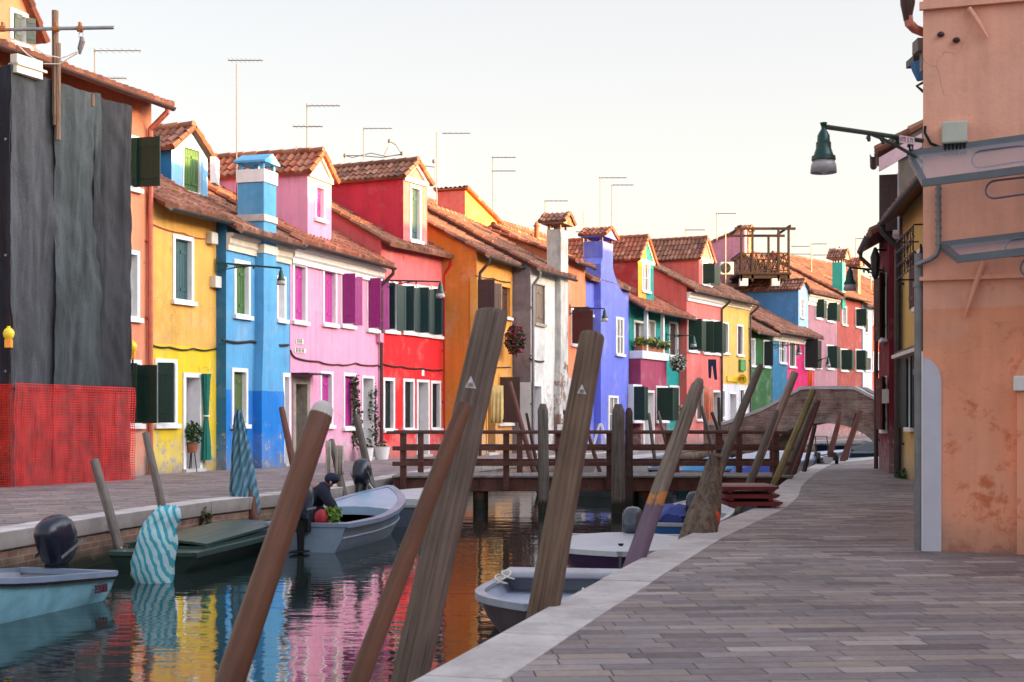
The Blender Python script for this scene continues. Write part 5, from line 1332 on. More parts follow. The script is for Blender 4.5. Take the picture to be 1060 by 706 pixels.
# broad split driftwood stump
st_=empty('driftwood_stump',at(705,590,14.6),'broad split driftwood stump fanning downward beside the stack of red boards','stump')
mb=MB(); D=15.4
rg=[]
for (xl,xr,y) in ((737,746,470),(731,748,480),(722,747,505),(712,745,530),(703,741,555),(692,735,585),(680,728,640)):
    ring=[]; DD=D-(y-470)*.006
    a=at(xl,y,DD); b=at(xr,y,DD); n=16
    c=(a+b)/2; rx=(b.x-a.x)/2; 
    for k in range(n):
        an=2*math.pi*k/n; ring.append(c+V((math.cos(an)*rx*(1+.10*math.sin(k*2.7+y*.05)),math.sin(an)*min(rx*.7,.16)*(1+.25*math.sin(k*3.9)),0)))
    rg.append(ring)
mb.rings(rg); mb.build('trunk',M['prot'],st_,smooth=True,angle=60)
mb=MB(); a=at(731,500,15.2); b=at(734,475,15.2); mb.rings([[at(728,506,15.15),at(735,504,15.15),at(735,490,15.2),at(731,487,15.2)],[at(728,506,15.19),at(735,504,15.19),at(735,490,15.24),at(731,487,15.24)]]); mb.build('splinter',M['pgrey'],st_)
mb=MB(); mb.tube([at(741,486,15.3),at(738,471,15.3),at(747,473,15.3)],[.05,.05,.03],8,jit=.2); mb.build('knot',M['prot'],st_,smooth=True)
mb=MB(); mb.ell(at(740,537,15.0),(.06,.05,.10),9,6); tag(mb.build('float',plain('orange_float',W(225,70,30,.7),.5),smooth=True),'small orange red float hanging by the driftwood stump','float')
# ================================================================== boats
def paint(n,c,r=.35,v=.18): return plain(n,c,r,0,v,3,spec=.45)
M['inner_grey']=paint('boat_inner_grey',(.30,.31,.36,1),.6,.25)
def boat(name,label,L,b,hg,stern,head,hull,rim,inner,sheerk=0,deck=None,deckfrom=.62,bowrise=.22,point=2.4,cat='boat',group='boats moored in the canal',thwarts=(.3,.55),transfrac=.85,stripe=None,floor=-.02,rimw=.05,tilt=0):
    """stern: world XY of the middle of the transom, head: unit direction to the bow. Boat axes: x to the bow, y to port, z up from the water"""
    rz=math.atan2(head[1],head[0]); root=empty(name,(stern[0],stern[1],WATER),label,cat,group,rz=rz,local=True)
    N=18
    def hb(t):
        w=transfrac+(1-transfrac)*min(1,t/.35)**.8 if t<.35 else 1
        if t>.45: w*= (1-((t-.45)/.55)**point)
        return max(.012,b/2*w)
    def sheer(t): return hg+sheerk*t+bowrise*max(0,(t-.25)/.75)**1.8
    def sec(t,k=0):
        x=t*L+(.18*L*0); w=hb(t)-k; z=sheer(t); rake=.0
        kz=-.16+.12*max(0,(t-.7)/.3)**2; 
        xo=lambda f: x+ (L*.09*f if t>.6 else 0)*((t-.6)/.4 if t>.6 else 0)
        return [(xo(0),0,kz+k),(xo(.25),w*.62,-.10+k+.10*max(0,(t-.6)/.4)),(xo(.6),w*.88,z*.42),(xo(1),w,z)]
    ts=[i/N for i in range(N+1)]
    mb=MB(); rg=[]
    for t in ts:
        o_=sec(t); i_=sec(t,.03)
        port=o_[::-1]; star=[(x,-y,z) for x,y,z in o_[1:]]
        ring=[V(p) for p in port]+[V(p) for p in star]
        inn=[V((i_[3][0],-i_[3][1],i_[3][2]-.0)),V((i_[2][0],-i_[2][1],max(floor,i_[2][2]))),V((i_[1][0],-i_[1][1],floor)),V((i_[1][0],i_[1][1],floor)),V((i_[2][0],i_[2][1],max(floor,i_[2][2]))),V((i_[3][0],i_[3][1],i_[3][2]))]
        rg.append(ring+inn)
    n=len(rg[0]); o=len(mb.v)
    for r in rg: mb.v.extend(r)
    for k in range(N):
        for i in range(n):
            j=(i+1)%n; a=o+k*n; mb.cur=0 if i<7 and not(i==6) else 1
            if i==6: mb.cur=0
            mb.face((a+i,a+j,a+n+j,a+n+i))
    # transom
    mb.cur=0; r0=rg[0][:7]; tt=[p+V((-.02,0,0)) for p in r0]; mb.poly(tt[::-1]); mb.cur=1; mb.poly([p+V((.03,0,0)) for p in r0]); mb.cur=0
    mb.poly([tt[0],tt[-1],rg[0][6]+V((.03,0,0)),rg[0][0]+V((.03,0,0))])
    h=mb.build('hull',[hull,inner],root,smooth=True,norm=False,angle=35)
    mb=MB()
    for sg in (1,-1):
        P=[V((sec(t)[3][0],sg*(sec(t)[3][1]-.01),sec(t)[3][2]+.012)) for t in ts]; mb.rings([[p+V((0,sg*rimw*.6,-.045)),p+V((0,sg*rimw*.6,.012)),p+V((0,-sg*rimw*.8,.016)),p+V((0,-sg*rimw*.8,-.02))] for p in P])
    a=sec(0)[3]; mb.box(-.04,.05,-a[1],a[1],a[2]-.02,a[2]+.028)
    mb.build('gunwale',rim,root)
    if stripe:
        mb=MB()
        for sg in (1,-1):
            P=[V((sec(t)[2][0],sg*(sec(t)[2][1]+.004),sec(t)[2][2]+.02)) for t in ts]; mb.rings([[p,p+V((0,sg*.022,.01)),p+V((0,sg*.012,.035)),p+V((0,0,.04))] for p in P])
        mb.build('rub_strake',stripe,root)
    for t in thwarts:
        s=sec(t,.03); mb=MB(); mb.box(s[0][0]-.11,s[0][0]+.11,-s[3][1]*.97,s[3][1]*.97,s[3][2]-.14,s[3][2]-.11); mb.build('thwart',rim,root,bevel=.006)
    if deck is not None:
        mb=MB(); 
        tl=[t for t in ts if t>=deckfrom-.001]; rows=[]
        for t in tl:
            s=sec(t); w=s[3][1]-.02; rows.append([V((s[3][0],w*c,s[3][2]+.004+.05*(1-c*c)*min(1,w/.4))) for c in (-1,-.7,-.35,0,.35,.7,1)])
        mb.rings(rows,cap=False,closed=False)
        e=rows[0]; lo=[p-V((0,0,.12)) for p in e]; 
        for i in range(6): mb.quad(e[i],e[i+1],lo[i+1],lo[i])
        mb.build('foredeck',deck,root,smooth=True,norm=False,angle=40)
    return root,sec
def motor(root,x,y,z,k=1.0,col=(.03,.035,.06,1),rz=0,tilt=0,name='outboard_motor',turn=0):
    """outboard clamped at (x,y,z) in boat axes; tilt in degrees lifts the leg aft"""
    key='cowl_%d'%int(col[0]*1000+col[2]*100000)
    mt=bpy.data.materials.get(key) or plain(key,col,.25,0,.1,spec=.5)
    c=math.cos(R(tilt)); s=math.sin(R(tilt))
    def T(p): 
        p=V(p)*k; return V((x+p.x*c-p.z*s*1,y+p.y,z+p.x*s+p.z*c)) if True else None
    mb=MB(); rg=[]
    for (zz,rx,ry,ox) in ((.02,.13,.10,-.08),(.10,.20,.14,-.10),(.26,.23,.155,-.11),(.38,.22,.15,-.10),(.46,.17,.12,-.08),(.50,.08,.06,-.06)):
        rg.append([T((ox+rx*math.copysign(abs(math.cos(a))**.7,math.cos(a)),ry*math.copysign(abs(math.sin(a))**.7,math.sin(a)),zz)) for a in [2*math.pi*i/14 for i in range(14)]])
    mb.rings(rg); m=mb.build(name,mt,root,smooth=True,angle=45)
    mb=MB(); rg=[]
    for (zz,rx,ry,ox) in ((.03,.10,.08,-.08),(-.25,.075,.045,-.09),(-.62,.07,.03,-.10),(-.70,.10,.035,-.12)):
        rg.append([T((ox+rx*math.cos(a),ry*math.sin(a),zz)) for a in [2*math.pi*i/10 for i in range(10)]])
    mb.rings(rg); mb.obox(T((-.26,-.10,-.42)),T((-.02,-.10,-.42))-T((-.26,-.10,-.42)),V((0,.2*k,0)),T((-.26,-.10,-.40))-T((-.26,-.10,-.42)))
    mb.build('leg',M['iron'],m,smooth=True,angle=45)
    mb=MB(); mb.tube([T((-.02,0,-.72)),T((-.12,0,-.72)),T((-.24,0,-.72))],[.025*k,.05*k,.03*k],8)
    for a in (0,120,240):
        a=R(a); mb.add([T((-.22,0,-.72)),T((-.20,.11*math.cos(a),-.72+.11*math.sin(a))),T((-.24,.11*math.cos(a+.6),-.72+.11*math.sin(a+.6)))],[(0,1,2)])
    mb.build('propeller',M['steel'],m,norm=False)
    mb=MB(); mb.box(x-.06*k,x+.07*k,y-.09*k,y+.09*k,z-.16*k,z+.03*k); mb.build('clamp',M['iron'],m)
    mb=MB()
    mb.obox(T((-.31,-.157,.14)),T((.08,-.157,.14))-T((-.31,-.157,.14)),V((0,.004,0)),T((-.31,-.157,.17))-T((-.31,-.157,.14)))
    mb.obox(T((-.31,.153,.14)),T((.08,.153,.14))-T((-.31,.153,.14)),V((0,.004,0)),T((-.31,.153,.17))-T((-.31,.153,.14)))
    mb.build('cowl_stripe',M['steel'],m)
    return m
# light blue boat, lower left
d1=V((-.30,-.954)).normalized()
b1_,s1_=boat('motorboat','pale blue motorboat at the lower left with black gunwale edge and small dark registration mark',5.0,1.25,.27,(-4.38,14.0),d1,paint('paint_pale_blue',(.34,.74,.92,1),.4,.3),paint('rim_blue_grey',(.20,.26,.36,1)),M['inner_grey'],deck=None,bowrise=.45,transfrac=.88,stripe=None,sheerk=.32,rimw=.035)
motor(b1_,-.08,-.18,.30,1.0,(.012,.014,.028,1),tilt=-22)
mb=MB()
for sg in (1,-1):
    P=[V((s1_(t)[3][0],sg*(s1_(t)[3][1]+.006),s1_(t)[3][2]-.05)) for t in [i/12 for i in range(13)]]; mb.rings([[p,p+V((0,sg*.012,0)),p+V((0,sg*.012,.025)),p+V((0,0,.025))] for p in P])
    P=[V((s1_(t)[1][0],sg*(s1_(t)[1][1]+.10),.012)) for t in [i/12 for i in range(9)]]
mb.build('black_trim',M['iron'],b1_)
sy=s1_(.03)[3]
mb=MB(); 
for (a,w,h0,h1) in ((.10,.02,.0,.075),(.135,.02,.0,.075),(.15,.03,.055,.075),(.185,.02,.0,.075),(.20,.035,.055,.075),(.20,.035,.028,.045),(.20,.035,.0,.018),(.25,.02,.03,.075),(.255,.03,.0,.018),(.255,.03,.055,.075)):
    yy=s1_(.05)[3][1]*.985; mb.obox((.08+a,yy,.12+h0),(w,0,0),(0,.02,0),(0,0,h1-h0)); 
mb.build('registration_mark',plain('dark_red_marks',(.10,.03,.05,1),.6),b1_)
# dark green covered boat
d2=V((.17,.98)).normalized()
b2_,s2_=boat('covered_boat','dark green flat boat decked over with green boards, tied beside the brick quay',4.4,1.10,.22,(-4.13,16.3),d2,paint('paint_dark_green',(.013,.028,.024,1),.35,.3),paint('rim_green',(.030,.060,.054,1),.4,.3),M['inner_grey'],thwarts=(),transfrac=.95,bowrise=.03,point=3.2,rimw=.05)
M['boards']=paint('green_boards',(.022,.055,.046,1),.4,.35)
mb=MB(); mb.box(.0,.42,-.50,.50,.225,.245); mb.build('stern_deck',M['boards'],b2_)
for i in range(6):
    y0=-.48+i*.16; mb=MB(); h=lambda y:.265+.05*(1-(y/.55)**2)
    mb.rings([[V((.45,y0,h(y0))),V((.45,y0+.142,h(y0+.142))),V((.45,y0+.225,h(y0+.225)+.03)),V((.45,y0,h(y0)+.03))],[V((3.1,y0*.95,h(y0)+.05)),V((3.1,(y0+.142)*.95,h(y0+.142)+.05)),V((3.1,(y0+.142)*.95,h(y0+.142)+.08)),V((3.1,y0*.95,h(y0)+.08))]]); mb.build('deck_board',M['boards'],b2_)
mb=MB(); mb.box(.43,3.1,-.49,.49,.22,.275); mb.build('hatch_frame',M['boards'],b2_)
# blue grey open boat with the boatman
d3=V((.175,.985)).normalized()
M['bluegrey']=paint('paint_blue_grey',(.20,.27,.38,1),.35,.25)
M['bluedeck']=paint('deck_pale_blue',(.27,.40,.55,1),.35,.15)
b3_,s3_=boat('open_boat','blue grey open boat with pale blue foredeck, the boatman crouching in it',3.9,1.32,.36,(-2.72,18.85),d3,paint('paint_slate',(.20,.27,.36,1),.4,.2),M['bluegrey'],paint('boat_inner_wine',(.10,.035,.045,1),.6,.3),deck=M['bluedeck'],deckfrom=.55,bowrise=.30,thwarts=(.42,),transfrac=.82,point=2.6,stripe=M['bluegrey'],rimw=.09)
motor(b3_,-.10,.02,.44,1.0,(.04,.05,.08,1),tilt=0)
# grey white boat beyond
d4=V((.12,.99)).normalized()
b4_,s4_=boat('decked_boat','grey white decked boat with raised dark outboard, half hidden beside the footbridge',3.2,1.5,.34,(-2.05,23.2),d4,paint('paint_steel_blue',(.10,.13,.17,1)),paint('rim_white_grey',(.45,.47,.50,1)),M['inner_grey'],deck=paint('deck_grey_white',(.50,.52,.56,1),.4,.1),deckfrom=.3,bowrise=.1,thwarts=(.15,),transfrac=.9,point=4)
motor(b4_,-.0,.42,.62,.95,(.016,.02,.035,1),tilt=-35)
mb=MB(); c=V((.35,-.1,.40)); mb.tube([c,c+V((0,0,.16))],[.06,.05],8); mb.tube([c+V((0,0,.16)),c+V((0,0,.20))],[.03,.02],8); mb.build('fuel_bottle',plain('mustard_plastic',(.5,.25,.04,1),.5),b4_,smooth=True)
# lilac rowing boat at the right quay: bow towards us
d5=V((-.24,-.97)).normalized()
b5_,s5_=boat('small_boat','small lilac grey open boat with white stern bench, bow towards us beside the right kerb',2.25,1.25,.27,(.50,13.45),V((-.15,-.99)).normalized(),paint('hull_old_brown',(.11,.085,.10,1),.5,.5),paint('rim_lilac',(.33,.35,.43,1),.4,.25),paint('inner_lilac',(.40,.44,.56,1),.45,.2),deck=None,bowrise=.05,thwarts=(),transfrac=.92,point=2.4,rimw=.06,floor=.16)
mb=MB(); mb.box(.0,.40,-.54,.54,.31,.37); mb.build('stern_bench',paint('bench_white',(.42,.42,.48,1),.5,.2),b5_,bevel=.02)
for y in (-.56,.50):
    mb=MB(); P=[]
    for x in range(34):
        a=x*.62; P.append(V((.5+.10*math.cos(a)*(1-.01*x),y+.05*math.sin(a)+.003*x,.28+.05*math.sin(a*.5)+.002*x)))
    mb.tube(P,.008,5,cap=False); mb.build('rope_coil',M['cream'],b5_,smooth=True)
# purple boat with white deck
d6=V((-.10,-.995)).normalized()
b6_,s6_=boat('purple_boat','deep purple boat with flat white deck and grey outboard at the right quay',2.3,1.5,.29,(1.42,17.9),d6,paint('paint_purple',(.075,.035,.11,1),.35,.25),paint('rim_white',(.50,.50,.56,1),.4,.1),M['inner_grey'],deck=paint('deck_white',(.50,.51,.58,1),.4,.12),deckfrom=0,bowrise=.02,thwarts=(),transfrac=.95,point=4.5)
mb=MB(); mb.tube([(2.08,.0,.32),(2.08,0,.37)],.022,8); mb.tube([(2.08,0,.37),(2.08,0,.385)],.032,8); mb.build('cleat',M['iron'],b6_)
motor(b6_,-.12,.10,.28,.85,(.05,.065,.09,1),tilt=-62)
# bright blue boat further on
d7_=V((.26,.965)).normalized()
b7_,s7_=boat('blue_boat','bright blue boat with white foredeck and crumpled blue cover, behind the purple pole',4.2,1.25,.25,(2.28,20.3),d7_,paint('paint_bright_blue',(.01,.09,.30,1),.35,.2),paint('rim_white2',(.42,.44,.48,1)),M['inner_grey'],deck=paint('deck_chalk',(.42,.43,.48,1),.5,.15),deckfrom=.45,bowrise=.15,thwarts=(.2,),transfrac=.9)
mb=MB(); rg=[]
for i in range(9):
    t=i/8; rg.append([V((.3+.7*t,.05,.30))+V((.03*math.sin(k*5+i),(.36+.05*math.sin(k*3+i*2))*math.cos(2*math.pi*k/14)*(math.sin(math.pi*min(.97,max(.06,t)))**.5),(.20+.05*math.sin(k*4.3+i*1.3))*math.sin(2*math.pi*k/14)*(math.sin(math.pi*min(.97,max(.06,t)))**.5))) for k in range(14)])
mb.rings(rg); mb.build('crumpled_cover',paint('cover_blue',(.03,.05,.28,1),.6,.3),b7_,smooth=True)
motor(b7_,.35,-.28,.30,.8,(.03,.03,.05,1),tilt=-20)
# beyond the footbridge
def simpleboat(name,label,px,D,head,L,b,hull,deck,deckfrom=.35,hg=.42,cover=None,inner=None,mot=False,dy=0,**kw):
    h=V(head).normalized(); x=(px-530)/FX*D
    r,s=boat(name,label,L,b,hg,(x,D),h,hull,kw.get('rim',M['bluegrey']),inner or M['inner_grey'],deck=deck,deckfrom=deckfrom,bowrise=.15,thwarts=())
    if cover:
        mb=MB(); rg=[]
        for i in range(10):
            t=i/9; q=s(.05+.85*t); w=q[3][1]*.98; H=.34*math.sin(math.pi*min(.96,.12+t*.84))
            rg.append([V((q[0][0],-w,q[3][2]+.02)),V((q[0][0],-w*.6,q[3][2]+H*.75)),V((q[0][0],0,q[3][2]+H+.03*math.sin(i*2.2))),V((q[0][0],w*.6,q[3][2]+H*.75)),V((q[0][0],w,q[3][2]+.02))])
        mb.rings(rg,cap=True,closed=True); mb.build('tarpaulin',cover,r,smooth=True,angle=50)
    if mot: motor(r,-.05,0,hg+.08,1,(.02,.025,.04,1),tilt=-15)
    return r
simpleboat('grey_boat','grey green boat with white rim behind the footbridge rails, left of the middle pile',596,32.5,(-.45,-.9) if 0 else (.9,-.35),2.2,1.3,paint('paint_sage_grey',(.14,.17,.17,1)),paint('deck_light',(.32,.36,.38,1)),.1,rim=paint('rim_pure',(.55,.56,.58,1)))
simpleboat('teal_boat','boat with pale blue deck and dark teal hull behind the bridge rail',704,36.5,(.9,-.2),2.0,1.4,paint('paint_deep_teal',(.01,.07,.09,1)),paint('deck_azure',(.05,.26,.50,1)),.0,cover=paint('tarp_azure',(.03,.22,.48,1)))
simpleboat('tarp_boat','boat under a vivid ultramarine tarpaulin behind the right end of the footbridge',752,32.5,(.95,-.2),1.7,1.3,paint('hull_white3',(.4,.4,.42,1)),None,.5,cover=paint('tarp_ultramarine',(.01,.05,.42,1),.5))
simpleboat('white_boat','white boat with pale rolled covers beyond the ultramarine tarpaulin',758,36,(.9,.35),2.6,1.5,paint('hull_white4',(.45,.47,.5,1)),paint('deck_w4',(.42,.46,.52,1)),.0,hg=.62,cover=paint('tarp_pale',(.42,.45,.52,1)))
simpleboat('dark_boat','dark maroon boat moored far behind the middle of the footbridge',672,38,(.9,-.1),2.2,1.3,paint('hull_maroon5',(.08,.015,.02,1)),paint('deck_d5',(.12,.10,.10,1)),.2)
simpleboat('long_white_boat','long low white boat moored along the left quay beyond the footbridge',600,44,(.6,.8),5.0,1.5,paint('hull_w6',(.40,.38,.38,1)),paint('deck_w6',(.45,.43,.43,1)),.3)
simpleboat('teal_workboat','teal workboat seen past the small cart, below the bridge arch',835,44,(.95,.25),3.2,1.4,paint('hull_teal7',(.02,.09,.10,1)),paint('deck_t7',(.12,.26,.30,1)),.0)
simpleboat('grey_tarp_boat','boat under a dark grey peaked tarpaulin below the right side of the arch',874,50,(.95,.2),2.6,1.5,paint('hull_bk8',(.03,.03,.035,1)),None,.5,cover=paint('tarp_grey8',(.05,.055,.06,1),.7),hg=.55)
simpleboat('navy_boat','navy boat under the middle of the bridge arch',852,60,(.9,.3),3.4,1.5,paint('hull_nv9',(.01,.02,.06,1)),paint('deck_nv9',(.02,.05,.16,1)),.0,hg=.6)
simpleboat('silver_cover_boat','boat under a pale silver cover at the right foot of the arch',893,62,(.95,.2),3.6,1.6,paint('hull_s10',(.3,.32,.36,1)),None,.5,cover=paint('tarp_silver',(.36,.40,.46,1),.6),hg=.6)
simpleboat('covered_white_boat','white boat with maroon buoys seen left of the arch between the leaning poles',812,46,(.9,.4),2.4,1.4,paint('hull_w11',(.4,.4,.45,1)),paint('deck_w11',(.45,.45,.5,1)),.0,hg=.55)

# mooring lines
def line(label,a,b,sag,r=.010,mat='cream'):
    mb=MB(); P=[a.lerp(b,k/12)+V((0,0,-sag*math.sin(math.pi*k/12))) for k in range(13)]; mb.tube(P,r,5)
    tag(mb.build('mooring_rope',M[mat],smooth=True),label,'rope','mooring ropes')
line('pale rope slung from the covered boat stern up to the squat grey pole',V((-4.45,16.35,-.33)),V((-4.72,17.1,-.25)),.06)
line('pale rope tying the open boat bow to the grey pole before the pink house',V((-2.0,22.6,.02)),V((-2.62,25.4,.15)),.12)
line('pale rope from the lilac boat to the thick triangle pole',V((.62,12.4,-.28)),V((.30,9.5,-.1)),.12)
# ================================================================== cloth covers
def stripes(name,c1,c2,scale,dist,axis='z',c3=None,soft=.04,rotd=38):
    t=NT(name); p=t.mapping(t.obj(),rot=(0,R(rotd),0))
    w=t.node('ShaderNodeTexWave'); w.wave_type='BANDS'; w.bands_direction='X' if axis=='x' else 'Z'; w.inputs['Scale'].default_value=scale; w.inputs['Distortion'].default_value=dist; w.inputs['Detail'].default_value=2; w.inputs['Detail Scale'].default_value=1.2
    t.link(p,w.inputs['Vector'])
    col=t.ramp(w.outputs['Fac'],[(.60-soft,c1),(.60+soft,c2)] if c3 is None else [(.0,c1),(.35,c2),(.6,c3),(1,c1)])
    k=t.ramp(t.noise(t.obj(),6,4,.6),[(.3,g1(.8)),(.7,g1(1.1))]); t.base(t.mix(1.0,col,k,'MULTIPLY'),.85,0,.2); t.bump(t.noise(t.obj(),9,4,.6),.4,.02)
    return t.m
# striped cover over an upright outboard
o=empty('striped_cover',at(160,603,15.45),'white and turquoise striped cloth cover wrapped over an upright motor at the water','cover')
mb=MB(); D=15.45; rg=[]
for (xl,xr,y) in ((141,177,609),(140,178,602),(135,179,594),(136.5,181,582),(141,183,565),(143,184,554),(147,182,547),(151,184,541),(156,187,534),(160,186,528),(166,181,524.5)):
    a=at(xl,y,D); b=at(xr,y,D); c=(a+b)/2; rx=(b.x-a.x)/2
    rg.append([c+V((math.cos(q)*rx*(1+.07*math.sin(k*2.1+y*.2)),math.sin(q)*rx*.8*(1+.10*math.sin(k*1.9+y*.23)),.02*math.sin(k*1.3+y*.3))) for k,q in enumerate([2*math.pi*i/22 for i in range(22)])])
mb.rings(rg); mb.build('cloth',stripes('striped_cloth',(.40,.58,.63,1),(.05,.33,.41,1),4.0,4.0,'x',rotd=22),o,smooth=True,angle=80)
# plaid cloth around a pole
o=empty('draped_pole',at(262,545,21.6)+V((0,0,-.6)),'pole wrapped in a hanging blue plaid cloth in front of the blue house','covered pole')
mb=MB(); mb.tube([at(266,565,21.4),at(262,525,21.5),at(247,432,21.9)],[.075,.065,.05],10); mb.build('pole',M['pred'],o,smooth=True)
mb=MB(); rg=[]; D=21.6
for (xl,xr,y) in ((243.5,250.5,425),(242,251.5,432),(241.5,255,445),(240,259,465),(239.5,263,485),(238,267,505),(241,269,520),(246,270,532),(250,262,538)):
    a=at(xl,y,D); b=at(xr,y,D); c=(a+b)/2; rx=(b.x-a.x)/2
    rg.append([c+V((math.cos(q)*rx*(1+.07*math.sin(k*3)),math.sin(q)*min(rx*.6,.12)*(1+.3*math.sin(k*2.5+y*.02))+.02*math.sin(k*4),.03*math.sin(k*1.5))) for k,q in enumerate([2*math.pi*i/22 for i in range(22)])])
mb.rings(rg); mb.build('cloth',stripes('plaid_cloth',(.05,.14,.20,1),(.12,.27,.34,1),2.0,2.5,'x',c3=(.20,.30,.38,1),rotd=-20),o,smooth=True,angle=80)
# laundry: yellow cloths on the ochre house
def hanging(label,name,quads,D,mat,cat):
    mb=MB(); 
    for (x0,y0,x1,y1,dd) in quads:
        n=10; m=5
        for i in range(n+1):
            for j in range(m+1):
                x=x0+(x1-x0)*i/n; y=y0+(y1-y0)*j/m; p=at(x,y,D+dd); mb.v.append(p+V((0,.04*math.sin(i*1.9)*(j/m),0)))
        o=len(mb.v)-(n+1)*(m+1)
        for i in range(n):
            for j in range(m): a=o+i*(m+1)+j; mb.face((a,a+m+1,a+m+2,a+1))
    ob=mb.build(name,mat,None,smooth=True,norm=False); ob.modifiers.new('thickness','SOLIDIFY').thickness=.01
    return tag(ob,label,cat)
hanging('cream cloth hung over the short grey pole beside the boatman','cream_cloth',[(337,456,342.5,497,0),(347,461,355.5,491,.1)],24.45,plain('cream_cloth',(.42,.36,.30,1),.9,0,.3,8),'cloth')
M['yellowcloth']=plain('yellow_cloth',(.62,.46,.18,1),.9,0,.2,5)
hanging('pale yellow sheets hanging in folds on the ochre house behind the big poles','hanging_sheets',[(508,400,520,438,0),(511,399,521,434,.3)],43.6,M['yellowcloth'],'laundry')
# trousers on the salmon house
mb=MB(); D=65
for (a,b,c,d) in (((733,372),(741.5,372),(741.5,379),(733,379)),((733,379),(736.8,379),(736,392),(733.5,391)),((737.5,379),(741.5,379),(742.5,393),(739.5,393))):
    mb.rings([[at(*q,D+e) for q in (a,b,c,d)] for e in (0,.08)])
tag(mb.build('hanging_trousers',plain('navy_denim',(.015,.018,.05,1),.9)),'navy trousers hung out to dry on the salmon house','laundry')
hanging('long peach curtain pulled out of the salmon doorway','door_curtain',[(728.5,400,734,450,0),(733,403,738.5,455,-.2)],65.3,plain('peach_curtain',W(235,150,120,.7),.9,0,.15,4),'curtain')
hanging('orange cloth hung under the fuchsia wall above the bridge','orange_cloth',[(836.5,384,841,401,0)],80.2,plain('orange_cloth',W(245,110,20,.8),.9),'laundry')
# tied green curtain at the yellow door
s,z1=f2.hit(212,387,.06); z0=f2.hit(212,476)[1]
g_=empty('door_curtain',f2.P(s,.06,z0),'tied bottle green door curtain hanging beside the narrow doorway of the yellow house','curtain')
mb=MB(); rg=[]
for t,r in ((0,.15),(.25,.12),(.46,.07),(.5,.055),(.54,.07),(.8,.10),(.94,.12),(1,.14)):
    c=f2.P(s,.10,z0+(z1-z0)*t); rg.append([c+f2.u*math.cos(q)*r*(1+.15*math.sin(k*3))+f2.n*math.sin(q)*r*.6*(1+.2*math.sin(k*3)) for k,q in enumerate([2*math.pi*i/20 for i in range(20)])])
mb.rings(rg); mb.build('cloth',plain('green_curtain',(.008,.13,.10,1),.85,0,.2),g_,smooth=True,angle=80)
mb=MB(); c=f2.P(s,.1,z0+(z1-z0)*.505); mb.tube([c,c+V((0,0,.03))],.075,10); mb.build('tie',M['white'],g_)
# ================================================================== pot plants
def potplant(label,f,px,py_base,py_top,potw,col='white',d=.3,leafm='leaf',r=(.22,.22,.3),n=160,stand=0,size=.06,climb=None,seed=1,group=None):
    s,_=f.hit(px,py_base,d); base=f.P(s,d,0)
    o=empty('potted_plant',base,label,'potted plant',group)
    h=potw*.8; mb=MB(); z=base+V((0,0,stand)); mb.tube([z,z+V((0,0,h)),z+V((0,0,h)),z+V((0,0,h-.03))],[potw*.36,potw*.5,potw*.53,potw*.45],16); mb.build('pot',M[col],o,smooth=True)
    if stand:
        mb=MB()
        for a in (0,2.1,4.2): mb.tube([base+V((.1*math.cos(a),.1*math.sin(a),0)),base+V((.05*math.cos(a),.05*math.sin(a),stand))],.012,5)
        mb.build('stand',M['iron'],o)
    zt=f.hit(px,py_top,d)[1]
    if climb:
        mb=MB(); P=[base+V((0,0,h*.8))]
        nn=9
        for i in range(1,nn+1): P.append(f.P(s+random.uniform(-.06,.06)+climb*i/nn,.06+random.uniform(0,.05),h*.8+(zt-h*.8)*i/nn))
        mb.tube(P,.012,5); 
        mb.build('stem',M['sh_oldwood'],o)
        mb=MB()
        for i,p in enumerate(P): mb.leaves(p,(.19*(1-.4*i/nn),.14,.26),int(n*1.7)//nn,size,seed+i)
        mb.build('foliage',M[leafm],o,norm=False)
    else:
        mb=MB(); c=z+V((0,0,h+r[2]*.8)); mb.leaves(c,r,n,size,seed); mb.build('foliage',M[leafm],o,norm=False)
        mb=MB()
        for i in range(5): a=i*1.3; mb.tube([z+V((0,0,h*.8)),c+V((r[0]*.6*math.cos(a),r[1]*.6*math.sin(a),r[2]*.3))],.008,4)
        mb.build('stem',M['sh_oldwood'],o)
    return o
potplant('leafy brown potted plant on an iron stand in the yellow house doorway',f2,199,486,445,.26,'terracotta',d=.10,stand=.42,r=(.24,.2,.27),n=260)
potplant('climbing plant in a white tub left of the pink house corner door',f4,378.5,476.5,394,.46,'white',d=.35,leafm='leafdry',climb=-.1,n=300,seed=5)
potplant('climbing plant in a white tub between the pink and scarlet houses',f5,395.5,475.5,405,.46,'white',d=.35,leafm='leafdry',climb=-.05,n=330,seed=9)
def basket(label,px,py,D,r,petal,seed,n=500):
    c=at(px,py,D); o=empty('flower_basket',c-V((0,0,r[2])),label,'flower basket')
    mb=MB(); mb.tube([c+V((0,0,-r[2]*.7)),c+V((0,0,-.0))],[.10,.2],12); mb.build('basket',M['pipe_brown'],o,smooth=True)
    mb=MB(); mb.leaves(c,r,n,.07,seed); mb.build('foliage',M['leaf'],o,norm=False)
    mb=MB(); mb.leaves(c,(r[0]*1.05,r[1]*1.05,r[2]*1.05),int(n*.9),.055,seed+1); mb.build('blossoms',M[petal],o,norm=False)
    mb=MB()
    for a in (0,2.1,4.2): mb.tube([c+V((.18*math.cos(a),.18*math.sin(a),0)),c+V((0,.1,r[2]+.25))],.008,4)
    mb.build('hanger',M['iron'],o)
basket('hanging basket of magenta flowers on the corner of the grey white house',533.5,352,46.0,(.36,.30,.50),'petal_p',11,600)
basket('hanging basket of white flowers at the corner of the teal house',702,376,61.0,(.38,.3,.36),'petal_w',12,520)
